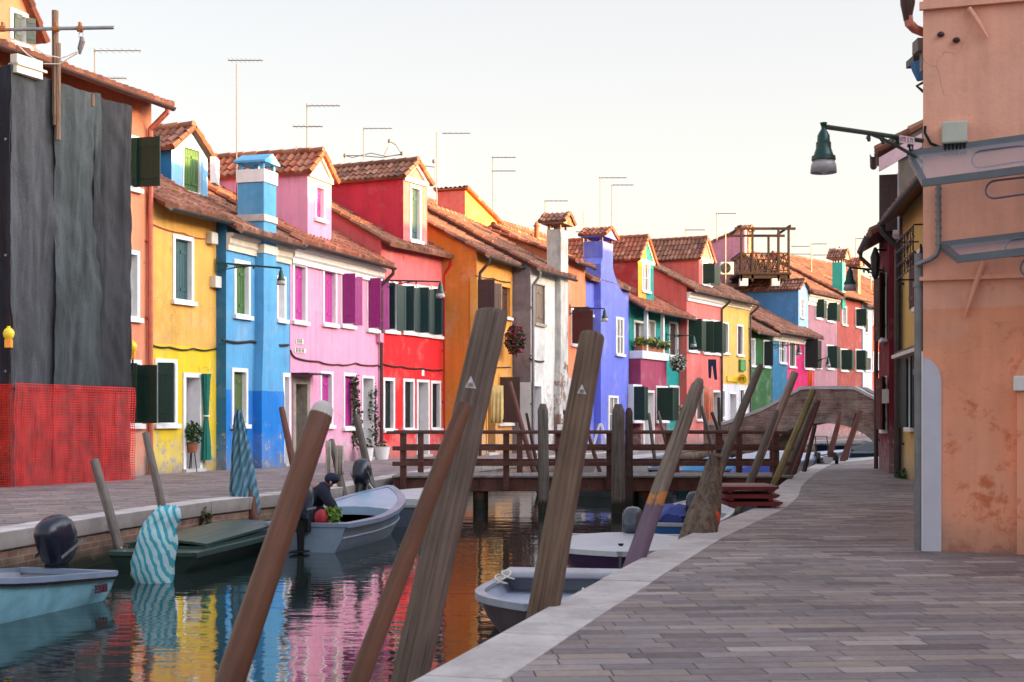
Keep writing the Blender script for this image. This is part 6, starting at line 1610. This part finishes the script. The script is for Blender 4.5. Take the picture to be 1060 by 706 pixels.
# balcony planter
c0=f10.P(.25,.35,zsl1); 
o=empty('balcony_planter',c0,'long planter of yellow green plants on the magenta bay balcony','planter')
mb=MB(); f10.box(mb,.2,bay_b-.1,.22,.5,zsl1+.002,zsl1+.22); mb.build('trough',M['terracotta'],o)
mb=MB(); 
for i in range(7): mb.cur=0; mb.leaves(f10.P(.3+(bay_b-.5)*i/6,.36,zsl1+.38+.06*math.sin(i*2)),(.42,.22,.22),90,.09,30+i)
mb.build('foliage',M['leafyel'],o,norm=False)
mb=MB()
for i in range(6): mb.leaves(f10.P(.6+(bay_b-.5)*i/6,.38,zsl1+.32),(.42,.2,.18),80,.09,60+i)
mb.build('foliage',M['leaf'],o,norm=False)
s,z=f10.hit(698,427,.1); o=empty('window_box',f10.P(s,.1,z),'small white flowered box in the lower teal house window','window box')
mb=MB(); f10.box(mb,s-.35,s+.35,.02,.24,z-.12,z+.05); mb.build('box',M['terracotta'],o)
mb=MB(); mb.leaves(f10.P(s,.13,z+.2),(.35,.15,.2),120,.07,71); mb.build('foliage',M['leaf'],o,norm=False)
mb=MB(); mb.leaves(f10.P(s,.15,z+.24),(.35,.15,.18),90,.055,72); mb.build('blossoms',M['petal_w'],o,norm=False)
# weeds on the quay wall
for (px,py,D,lb) in ((212,536,20.1,'small green weed growing out of the brick quay wall behind the covered boat'),(216,531,20.3,'')):
    if lb: mb=MB(); mb.leaves(at(px,py,D),(.10,.08,.16),120,.035,77); tag(mb.build('weed',M['leafdry'],norm=False),lb,'plant')
# ================================================================== street lamps on brackets
M['lampgreen']=plain('lamp_green',(.008,.05,.042,1),.35,.2,.15,spec=.5)
LG=NT('frosted_lamp_glass'); LG.base((.62,.58,.60,1),.25,0,.5); LG.b.inputs['Transmission Weight'].default_value=.5; M['lampglass']=LG.m
def lantern(o,c,k,glassm='lampglass'):
    kz=k*1.12
    """c = top of the head where it hangs"""
    mb=MB(); mb.tube([c+V((0,0,.05*kz)),c,c+V((0,0,-.05*kz)),c+V((0,0,-.13*kz)),c+V((0,0,-.14*kz)),c+V((0,0,-.21*kz)),c+V((0,0,-.30*kz)),c+V((0,0,-.31*kz)),c+V((0,0,-.36*kz))],[.018*k,.055*k,.085*k,.09*k,.105*k,.105*k,.14*k,.165*k,.17*k],18); mb.build('lamp_head',M['lampgreen'],o,smooth=True,angle=35)
    mb=MB(); mb.tube([c+V((0,0,-.362*kz)),c+V((0,0,-.42*kz)),c+V((0,0,-.52*kz))],[.15*k,.175*k,.185*k],18,cap=False); g=mb.build('glass_shade',M[glassm],o,smooth=True,norm=False); g.modifiers.new('thickness','SOLIDIFY').thickness=.006
    mb=MB(); mb.ell(c+V((0,0,-.47*kz)),(.05*k,.05*k,.07*kz),10,7); mb.build('bulb',M['white'],o,smooth=True)
def bracketlamp(label,pm,ph,Dm,Dh,k=1.0,scroll=True,drop=None,r=.022):
    """pm: px,py on the wall; ph: px,py where the arm ends over the head"""
    a=at(*pm,Dm); b=at(*ph,Dh)
    o=empty('street_lamp',a,label,'street lamp','wall mounted street lamps')
    d=(b-a); 
    mb=MB(); mb.tube([a,b],r,8); mb.tube([b,b-V((0,0,(.05 if drop is None else drop)))],r*.9,8); mb.build('arm',M['lampgreen'],o,smooth=True)
    if scroll:
        mb=MB(); L=d.length; u=d.normalized(); n=9
        P=[a-V((0,0,.34*k))+u*.02]
        for i in range(1,n): t=i/n; P.append(a+u*(L*.62*t)-V((0,0,.34*k*(1-t)**1.4)))
        P.append(a+u*L*.62); mb.tube(P,r*.7,6)
        for (q,rad) in ((.15,.09),(.30,.07),(.44,.055),(.58,.05)):
            c=a+u*L*q-V((0,0,.02+rad*k)); mb.tube([c+u*(rad*k*math.cos(w)*(1-.06*j))+V((0,0,rad*k*math.sin(w)*(1-.06*j))) for j,w in enumerate([x*.7 for x in range(12)])],r*.5,5,cap=False)
        mb.tube([a+V((0,0,.1)),a-V((0,0,.42*k))],r*1.1,6)
        mb.build('scroll_bracket',M['lampgreen'],o,smooth=True)
    lantern(o,b-V((0,0,(.05 if drop is None else drop))),k)
    return o
bl=bracketlamp('large green street lamp on a scrolled bracket, high on the corner of the terracotta house',(957,146),(852.5,131),12.95,11.6,.58,drop=.04,r=.021)
mb=MB(); mb.tube([at(852.5,131,11.6),at(852.5,127,11.6),at(852.5,126.5,11.6)],[.02,.03,.015],10); mb.build('finial',M['lampgreen'],bl,smooth=True)
# sign plate on the bracket
A_=at(930.0,140.6,12.5); u_=(at(945.5,143,12.75)-A_)
mb=MB(); mb.obox(A_+V((0,-.03,-.065)),u_,V((0,-.006,0)),V((0,0,.065))); sp_=mb.build('sign_plate',plain('white_enamel',(.62,.55,.58,1),.4,0,.05),bl)
mb=MB()
for i,(q,w) in enumerate(((.06,.035),(.14,.035),(.155,.08),(.27,.035),(.285,.07),(.36,.035),(.52,.035),(.54,.08),(.54,.08),(.72,.035),(.74,.10),(.86,.035))):
    full=w<.05; zz=-.052 if full else (-.05 if i%2 else -.022)
    mb.obox(A_+u_*q+V((0,-.038,zz)),u_*w,V((0,-.002,0)),V((0,0,.04 if full else .010)))
mb.build('red_letters',plain('red_letters',(.45,.05,.08,1),.5),sp_)
# lamp over the yellow/blue corner: arm springs out across the blue house
bracketlamp('green street lamp on a long bracket between the yellow and blue houses',(224,272),(291,277.5),32.1,31.4,.55)
bracketlamp('green street lamp with white shade on a long bracket across the scarlet house',(396.5,290),(456,291.5),40.9,40.2,.7)
bracketlamp('green street lamp on a bracket springing from the peach house towards the violet chimney',(590,318),(626,319.5),51,50.4,.7)
bracketlamp('small street lamp with white shade between the teal house and the salmon window',(690,346.5),(718,347.5),62.5,61.5,.75)
bracketlamp('street lamp with white shade on a bracket crossing the petrol blue and fuchsia fronts',(797,357),(827,357),75,74,.85)
bracketlamp('iron bracket lamp on the far dusty pink house above the bridge',(842,374),(857,370),81.5,80.5,.8)
bracketlamp('large lamp hanging from a scrolled bracket over the far right quay, dark against the chimneys',(914,280),(879.5,277),31.6,30.4,.75,scroll=True)
# small lantern up on the maroon house roof edge
c=at(906,268,31); o=empty('wall_lantern',c,'dark lantern cluster under the roof edge of the maroon house','lantern')
mb=MB(); mb.tube([c+V((0,0,.25)),c+V((0,0,.05)),c+V((0,0,-.35)),c+V((0,0,-.45))],[.03,.11,.08,.03],6); mb.build('lantern_body',M['gutter'],o)
mb=MB(); mb.tube([c+V((0,0,.2)),c+V((.5,.1,.2))],.02,6); mb.build('arm',M['iron'],o)
# ================================================================== tv antennas
M['antlit']=M['ant']
ANT='television aerials on the rooftops'
def antenna(label,px,yb,yt,D,arms,lean=0,r=.021,dots=False,z_base=None):
    T=at(px,yt,D); B=at(px-lean,yb,D); 
    if z_base is not None: B.z=z_base
    o=empty('tv_antenna',B,label,'tv antenna',ANT)
    mb=MB(); mb.tube([B,T],r*D/45,6); mb.build('mast',M['ant'],o)
    for (y,x0,x1,n) in arms:
        mb=MB(); a=at(x0,y,D); b=at(x1,y+.0,D); mb.tube([a,b],r*.8*D/45,5)
        for i in range(n):
            p=a.lerp(b,(i+.5)/n); h=.25*(1-.4*i/n); q_=V((.10,.99,0)); mb.tube([p-q_*h,p+q_*h],r*.30*D/45,4)
        mb.build('boom',M['ant'],o)
    return o
antenna('short aerial with two booms above the peach house roof, near the hoist bar',98,82,51,31,[(52.5,97,146,7),(81,114,131,4)])
antenna('tall leaning aerial mast rising between the yellow and blue houses',245,246,66,34.5,[(62.5,236,272,8)],lean=0)
antenna('aerial with two booms on the long pink dormer',318,157,107,39,[(109.5,317,352,7),(131,303,334,6)])
antenna('small aerial just above the pink dormer ridge, left of the big one',312,158,153.5,38,[(153.5,306,334,6)],r=.017)
antenna('aerial with one boom right of the pink dormer',376.5,165,132,44,[(133,376,406,6)],r=.017)
antenna('tall leaning aerial behind the scarlet dormer',452,222,137,50,[(138,458,487,5)],r=.018)
antenna('two boomed aerial above the golden house roof',510.5,248,162,62,[(163,509,534,6),(177,509,534,6)],r=.018)
antenna('aerial above the grey chimney cap',564.5,232,207,56,[(208,563.5,588,5)],r=.017)
antenna('slim aerial between the grey and violet chimneys',604,268,218,60,[(240,596,608,3)],r=.017)
antenna('taller aerial of the pair above the violet chimney',621.5,262,183,62,[(184,620,649,5)],r=.017)
antenna('shorter aerial of the pair above the violet chimney',633.5,262,191,63,[(191.5,633,656,5)],r=.017)
antenna('aerial above the ridge of the salmon dormer',710.5,262,237,72,[(238,709,730,4),(249,717,727,2)],r=.017)
antenna('tall aerial left of the wooden roof terrace',742,250,220,84,[(221,741,762,4)],r=.016)
antenna('sunlit pale mast in front of the mauve pink wall, beside the air conditioner',751,310,240,74,[],r=.018)
antenna('aerial with two booms right of the wooden roof terrace',840,290,252,92,[(255,819,838,3),(263,818,840,3),(252.5,841,856,6),(264,841,857,3)],r=.016)
antenna('aerial with toothed boom above the turquoise chimney',886,275,246,100,[(247,886,898,6)],r=.015)
antenna('thin distant aerial at the right end of the far roofs',901.5,300,285,100,[(286,900,908,2)],r=.014)
# wiry frame aerials on the scarlet dormer
o=empty('wire_aerial',at(380,170,45),'spidery wire aerial frame on the roof ridge behind the scarlet dormer','aerial',ANT)
mb=MB(); D=45
for P in (((357,161),(365,163),(384,158.5),(400,162),(416,160)),((357,161),(371,161),(396,163),(416,159.5)),((357,161),(357,167)),((416,158),(416,166)),((396,164),(402,152),(403,146)),((403,146),(410,150),(416,160)),((434,171),(450,173),(450,186)),((434,162),(434,170))):
    mb.tube([at(x,y,D) for x,y in P],.014,4)
for x,y in ((357,161),(416,159),(403,146),(449,167)): mb.ell(at(x,y,D),(.05,.05,.07),6,5)
mb.build('wires',M['ant'],o)
# small clay flue pots and vents
def flue(label,px,yb,yt,D,w,mat='terracotta'):
    o=empty('chimney_pot',at(px,yb,D),label,'chimney pot'); r=w*D/FX/2; a=at(px,yb,D); b=at(px,yt,D); mb=MB(); mb.tube([a,a.lerp(b,.75)],[r,r*.85],10); mb.tube([a.lerp(b,.72),a.lerp(b,.78)],r*1.2,10); mb.build('pipe',M[mat],o,smooth=True,angle=40)
    mb=MB(); mb.tube([a.lerp(b,.78),a.lerp(b,.9),b],[r*.9,r*.6,r*.15],10); mb.build('cowl',M[mat],o,smooth=True,angle=40)
flue('slim clay chimney pot on the orange lit roof left of the grey chimney',555.5,248,229,58,6)
flue('tiny dark vent pot on the roof between teal and salmon dormers',689.5,258,250,70,4,'gutter')
# grey vent box on the ochre house roof and box chimney by the violet one
M['grimy']=M['stonedark']
for (x0,x1,yt,yb,D,lb,m) in ((455,481,226,242,50,'low grey slab capped chimney on the ochre house roof','grimy'),(606,614,248,268,62,'small white box chimney behind the violet chimney','white'),(635,640.5,250,258,62,'grey box vent right of the violet chimney cap','grimy')):
    o=empty('roof_chimney',at(x0,yb,D),lb,'chimney'); a=at(x0,yb,D); b=at(x1,yt,D); w=b.x-a.x; h=b.z-a.z
    mb=MB(); mb.box(a.x+.05,b.x-.05,D,D+.7,a.z-.5,b.z-.12); mb.build('shaft',M[m],o)
    mb=MB(); mb.box(a.x,b.x,D-.06,D+.76,b.z-.12,b.z); mb.box(a.x,b.x,D-.06,D+.76,b.z-.30,b.z-.22); mb.build('slab',M['stonedark'],o)
# pale vertical board at the seam of the blue and pink dormers
o=empty('wall_board',at(222,186,33.8),'narrow white louvred board beside the blue dormer','vent panel'); mb=MB(); a=at(217.5,189,33.8); mb.box(a.x,a.x+.12,33.8,34.3,a.z,a.z+.62); mb.build('board',M['white'],o)
# ================================================================== turquoise and brick chimneys, bird, AC, altana
def freechimney(label,xs,xc,xr,yt,yb,D,mat,capm,tile,k=1,rise=.5,over=.2):
    f=F(gp(xs,D).xy,(gp(xs,D)+V((.5,.87,0))*2).xy,1)
    o=empty('roof_chimney',f.P(0,0,f.hit(xs,yb)[1]),label,'chimney')
    # a square shaft: left face seen broadside, right face narrow
    wn=(gp(xc,D)-gp(xs,D)).length/.88; 
    s1=max(.35,wn*.9)
    zt=f.hit(xs,yt)[1]; zb=f.hit(xs,yb)[1]-.8
    mb=MB(); f.box(mb,0,s1,0,wn,zb,zt); c=mb.build('shaft',mat,o)
    chimney_cap(f,c,0,s1,0,wn,zt,capm,rise=rise,gap=.2,over=over,tile=tile)
    return o,f
freechimney('turquoise chimney with a small tiled cap, a bird perched on it',861.5,871,874,272,306,88,plain('turquoise_plaster',W(60,200,185,.62),.85,0,.15,3),M['stonedark'],'tile_mix',rise=.55,over=.2)
freechimney('low brick chimney with sunlit orange cap right of the turquoise one',878,887,890,279,302,93,M['brick'],M['brick'],'tile_red',rise=.5,over=.15)
freechimney('sunlit brick chimney beside the roof terrace, under its beam',765,774,777,243,283,88,M['brick'],M['brick'],'tile_mix',rise=.3,over=.1)
c=at(865.5,263,88.4); bd=MB()
bd.ell(c+V((0,0,.28)),(.26,.12,.12),12,8); bd.ell(c+V((.24,0,.40)),(.09,.08,.08),10,7); bd.tube([c+V((.30,0,.40)),c+V((.42,0,.38))],[.03,.008],6); bd.tube([c+V((-.15,0,.30)),c+V((-.45,0,.33))],[.08,.02],6)
for y in (-.04,.04): bd.tube([c+V((.02,y,.2)),c+V((.02,y,0))],.015,5)
tag(bd.build('bird',plain('gull_grey',(.30,.29,.30,1),.7,0,.4,6),smooth=True),'grey gull perched on the turquoise chimney','bird')
# air conditioner
c=at(753,277,80); o=empty('air_conditioner',c,'white air conditioner unit with round grille on the mauve pink wall','air conditioner')
x0,x1=at(746,277,82).x,at(759.5,277,82).x; z0,z1=at(750,284,82).z,at(750,271,82).z
mb=MB(); mb.box(x0,x1,82,82.4,z0,z1); mb.build('case',M['white'],o,bevel=.02)
mb=MB(); cc=V(((x0*.62+x1*.38),81.99,(z0+z1)/2)); 
for r_ in (.06,.14,.22,.29): mb.tube([cc+V((r_*math.cos(a),0,r_*math.sin(a))) for a in [x*.35 for x in range(19)]],.016,4,cap=False)
mb.build('fan_grille',M['iron'],o)
mb=MB(); mb.tube([cc+V((0,.005,0)),cc+V((0,.03,0))],.30,18); mb.build('fan',M['ant'],o)
# altana
M['alt']=woodm('terrace_timber',(.055,.032,.024,1),(.13,.08,.06,1),axis_scale=(3,3,3)) if 0 else plain('terrace_timber',(.035,.022,.018,1),.8,0,.4,4)
D=80; o=empty('roof_terrace',at(768,290,D),'dark wooden roof terrace with lattice railing and beam frame above the cornflower blue wall','roof terrace')
zd=at(770,282,D).z; zr=at(770,262,D).z; zt=at(770,238,D).z
xa,xb=at(766,280,D).x,at(817,280,D).x; dd=3.2
mb=MB(); mb.box(xa-.1,xb+.1,D-.1,D+dd+.1,zd-.12,zd); mb.box(xa,xb,D,D+.15,zd-.34,zd-.121); mb.box(xa,xb,D+dd-.2,D+dd,zd-.34,zd-.121); mb.build('deck',M['alt'],o)
for x in (at(767.5,1,D).x,at(779,1,D).x,at(806,1,D).x,at(816.5,1,D).x):
    for y in (D,D+dd-.1):
        if y>D and x<at(800,1,D).x: continue
        mb=MB(); mb.box(x-.06,x+.06,y-.0,y+.12,zd-.5,zt); mb.build('post',M['alt'],o)
mb=MB()
for (y) in (D-.06,D+dd-.1): mb.box(xa-.3,xb+.35,y,y+.1,zt,zt+.14)
for x in (xa,xb): mb.box(x-.05,x+.05,D-.3,D+dd+.3,zt+.141,zt+.25)
mb.build('top_beam',M['alt'],o)
for y,xx0,xx1 in ((D+.02,xa,xb),(D+dd-.05,xa,xb)):
    mb=MB()
    for z in (zd+.12,zd+.55,zr): mb.box(xx0,xx1,y,y+.05,z-.03,z+.03)
    n=9
    for i in range(n):
        a=xx0+(xx1-xx0)*i/n; b=xx0+(xx1-xx0)*(i+1)/n; mb.tube([(a,y+.025,zd+.12),(b,y+.025,zr)],.025,4); mb.tube([(b,y+.025,zd+.12),(a,y+.025,zr)],.025,4); mb.tube([(a,y+.025,zd),(a,y+.025,zr)],.025,4)
    mb.build('lattice_railing',M['alt'],o)
mb=MB()
for y in (D+.1,): pass
for x in (xa,xb):
    mb.box(x-.03,x+.03,D+.1,D+dd,zr-.03,zr+.03)
mb.build('side_rail',M['alt'],o)
mb=MB(); 
for x in (at(768,1,D).x,at(801,1,D).x): mb.box(x-.1,x+.35,D,D+.4,zd-.75,zd-.341)
mb.build('support',M['white'],o)
# ================================================================== quay things
# red boards
rb=empty('stacked_boards',at(778,527,18.7),'stack of three dark red wooden gangway boards lying on the kerb','boards')
rb['_w']=tuple(rb.location)
M['redb']=plain('oxblood_paint',(.16,.022,.028,1),.5,0,.35,4)
for i,(z,dx,w) in enumerate(((0.03,.02,1.0),(.13,-.02,1.02),(.235,-.03,1.06))):
    mb=MB(); c=at(778,520,19.0); x=c.x+dx; 
    for j in range(5):
        y=18.85+j*.22; q=[(x-.36*w*1.0,z),(x+.31,z),(x+.37,z+.03),(x+.37,z+.055),(x-.36*w,z+.055)]
        mb.rings([[V((a-.0,y+e,b+.004*math.sin(j))) for a,b in q] for e in (0,.205)])
    for k in (-.3,.22): mb.box(x+k,x+k+.06,18.84,19.95,z-.028,z-.002)
    mb.build('board',M['redb'],rb,bevel=.004)
# small cart
D=36.2; c=at(857,481.5,D); c.z=0
o=empty('hand_cart',c,'small dark hand cart parked on the far kerb in front of the bridge','cart')
mb=MB(); mb.box(c.x-.22,c.x+.22,D,D+.6,.10,.14); mb.box(c.x-.22,c.x-.19,D,D+.6,.14,.3); mb.box(c.x+.19,c.x+.22,D,D+.6,.14,.3); mb.build('bed',M['pdk'],o)
for x in (-.24,.22):
    mb=MB(); mb.tube([(c.x+x,D+.1,.12),(c.x+x+.05,D+.1,.12)],.12,14); mb.build('wheel',M['iron'],o)
mb=MB(); mb.box(c.x-.12,c.x+.12,D-.01,D+.01,.06,.18); mb.build('crate_label',M['stone'],o)
mb=MB(); mb.tube([(c.x-.15,D+.6,.15),(c.x-.15,D+.8,.7),(c.x+.15,D+.8,.7),(c.x+.15,D+.6,.15)],.014,6); mb.build('handle',M['iron'],o)
# A-frame stands on the left quay behind the bridge
for (px,D,lb) in ((622,50,'white wooden trestle on the quay by the violet house'),):
    c=at(px,460,D); c.z=0; mb=MB()
    for y in (0,.5):
        for sx in (-1,1): mb.tube([(c.x+sx*.3,D+y,0),(c.x+sx*.03,D+y,.95)],.03,5)
    mb.tube([(c.x,D,.95),(c.x,D+.5,.95)],.03,5)
    tag(mb.build('trestle',M['white']),lb,'trestle')
# folding parasol dark shape near the magenta house, chair
mb=MB(); c=at(585,458,47.5); c.z=0; mb.box(c.x-.25,c.x+.25,47.5,47.9,.42,.46)
for a in (-.22,.22):
    for y in (47.53,47.87): mb.box(c.x+a-.02,c.x+a+.02,y-.02,y+.02,0,.42)
mb.box(c.x-.25,c.x+.25,47.88,47.92,.46,.95)
tag(mb.build('chair',M['sh_white'],bevel=.01),'white chair on the quay in front of the weathered grey white house','chair')
# ================================================================== boatman
def skin(name,chain,edges,mat,parent,sub=2,root=0):
    me=bpy.data.meshes.new(name); off=V(parent['_w']); me.from_pydata([tuple(V(p)-off) for p,_ in chain],edges,[])
    me.materials.append(mat)
    o=bpy.data.objects.new(name,me); COL.objects.link(o); o.parent=parent
    sk=o.modifiers.new('skin','SKIN'); 
    for i,(p,r) in enumerate(chain):
        v=me.skin_vertices[0].data[i]; v.radius=(r,r) if not isinstance(r,tuple) else r; v.use_root=(i==root)
    sk.use_smooth_shade=True
    sb=o.modifiers.new('sub','SUBSURF'); sb.levels=sub; sb.render_levels=sub
    return o
D=20.05
def q(px,py,dy=0): return at(px,py,D+dy)
man=empty('person',q(330,545),'person in navy jacket and dark cap bending down over greens in the blue grey boat','person')
bz=WATER+.02
hip=q(323,524,.10); chest=q(330,508,.0); neck=q(339,502,-.05); head=q(343.5,498,-.10)
LS=q(327,507,.22); RS=q(335,508,-.20); LE_=q(343,520,.16); LH=q(349,531,.05); RE_=q(341,522,-.28); RH=q(347,533,-.20)
kL=q(331,534,.2); kR=q(330,535,-.12); aL=V((kL.x-.18,kL.y+.02,bz+.06)); aR=V((kR.x-.18,kR.y,bz+.06)); tL=aL+V((.16,0,-.02)); tR=aR+V((.16,0,-.02))
ch=[(hip,.13),(chest,(.15,.13)),(neck,.055),(head+V((-.01,0,0)),.085),(LS,.07),(LE_,.05),(LH,.035),(RS,.07),(RE_,.05),(RH,.035),(kL,.075),(aL,.05),(kR,.075),(aR,.05),(tL,.04),(tR,.04)]
ed=[(0,1),(1,2),(2,3),(1,4),(4,5),(5,6),(1,7),(7,8),(8,9),(0,10),(10,11),(0,12),(12,13),(11,14),(13,15)]
M['skin']=plain('skin_tone',(.38,.19,.12,1),.6,0,.1)
body_=skin('body',ch,ed,M['skin'],man)
M['jacket']=plain('navy_jacket',(.010,.012,.032,1),.85,0,.3,9,bump=.4)
jl=[(hip,.155),(chest,(.18,.165)),(neck-V((.02,0,.0)),.085),(LS,.095),(LE_,.07),(LH.lerp(LE_,.25),.055),(RS,.095),(RE_,.07),(RH.lerp(RE_,.25),.055)]
skin('jacket',jl,[(0,1),(1,2),(1,3),(3,4),(4,5),(1,6),(6,7),(7,8)],M['jacket'],man)
skin('trousers',[(hip-V((0,0,.04)),.15),(kL,.095),(aL+V((0,0,.04)),.07),(kR,.095),(aR+V((0,0,.04)),.07)],[(0,1),(1,2),(0,3),(3,4)],plain('dark_trousers',(.012,.012,.018,1),.9),man)
mb=MB(); hc=head; mb.ell(hc+V((.0,0,.035)),(.105,.10,.085),14,9); mb.rings([[hc+V((.045+.085*math.cos(a),.075*math.sin(a),.03-.03*math.cos(a)+e)) for a in [2*math.pi*i/14 for i in range(14)]] for e in (0,.012)]); mb.build('cap',plain('navy_cap',(.012,.016,.045,1),.8),man,smooth=True)
mb=MB(); mb.ell(hc+V((.085,0,-.035)),(.02,.014,.022),7,5)
mb.build('nose',M['skin'],man,smooth=True)
mb=MB()
for s in (-1,1): mb.ell(hc+V((.072,s*.032,-.005)),(.012,.014,.010),6,5)
mb.box(hc.x+.070,hc.x+.082,hc.y-.025,hc.y+.025,hc.z-.068,hc.z-.060); mb.build('eyes_and_mouth',M['iron'],man)
mb=MB()
for s in (-1,1): mb.ell(hc+V((-.005,s*.088,-.02)),(.02,.012,.028),7,5)
mb.build('ears',M['skin'],man,smooth=True)
for H,s in ((LH,1),(RH,-1)):
    mb=MB(); fw=V((.45,0,-.9)).normalized()
    for k in range(4):
        a=H+V((0,(k-1.5)*.019,0))+fw*.03; L=(.07,.08,.075,.06)[k]; mb.tube([a-fw*.03,a+fw*L*.5,a+fw*L*.5+V((-.012,0,-.03))],[.010,.009,.007],6)
    mb.tube([H+V((0,-s*.03,0)),H+V((.02,-s*.055,-.03)),H+V((.02,-s*.05,-.06))],[.012,.010,.008],6)
    mb.build('fingers',M['skin'],man,smooth=True)
# bags of vegetables in the boat
g_=empty('produce',q(335,545,-.25),'red sack and bunch of green leaves piled at the stern of the blue grey boat','vegetables')
mb=MB(); mb.ell(q(333,536,-.35),(.10,.10,.12),12,8); mb.build('red_sack',plain('red_sack',(.42,.03,.045,1),.7,0,.35,12,bump=.5),g_,smooth=True)
mb=MB(); mb.leaves(q(344.5,533,-.30),(.13,.12,.13),260,.04,91); mb.build('green_leaves',plain('fresh_green',(.16,.30,.04,1),.6,0,.5,12),g_,norm=False)
mb=MB(); mb.leaves(q(341,527,-.30),(.05,.05,.08),60,.03,92); mb.build('yellow_green_leaves',plain('lemon_green',(.36,.42,.06,1),.6,0,.5,12),g_,norm=False)
for o in bpy.data.objects:
    for k in ('_w','_ze'):
        if k in o: del o[k]
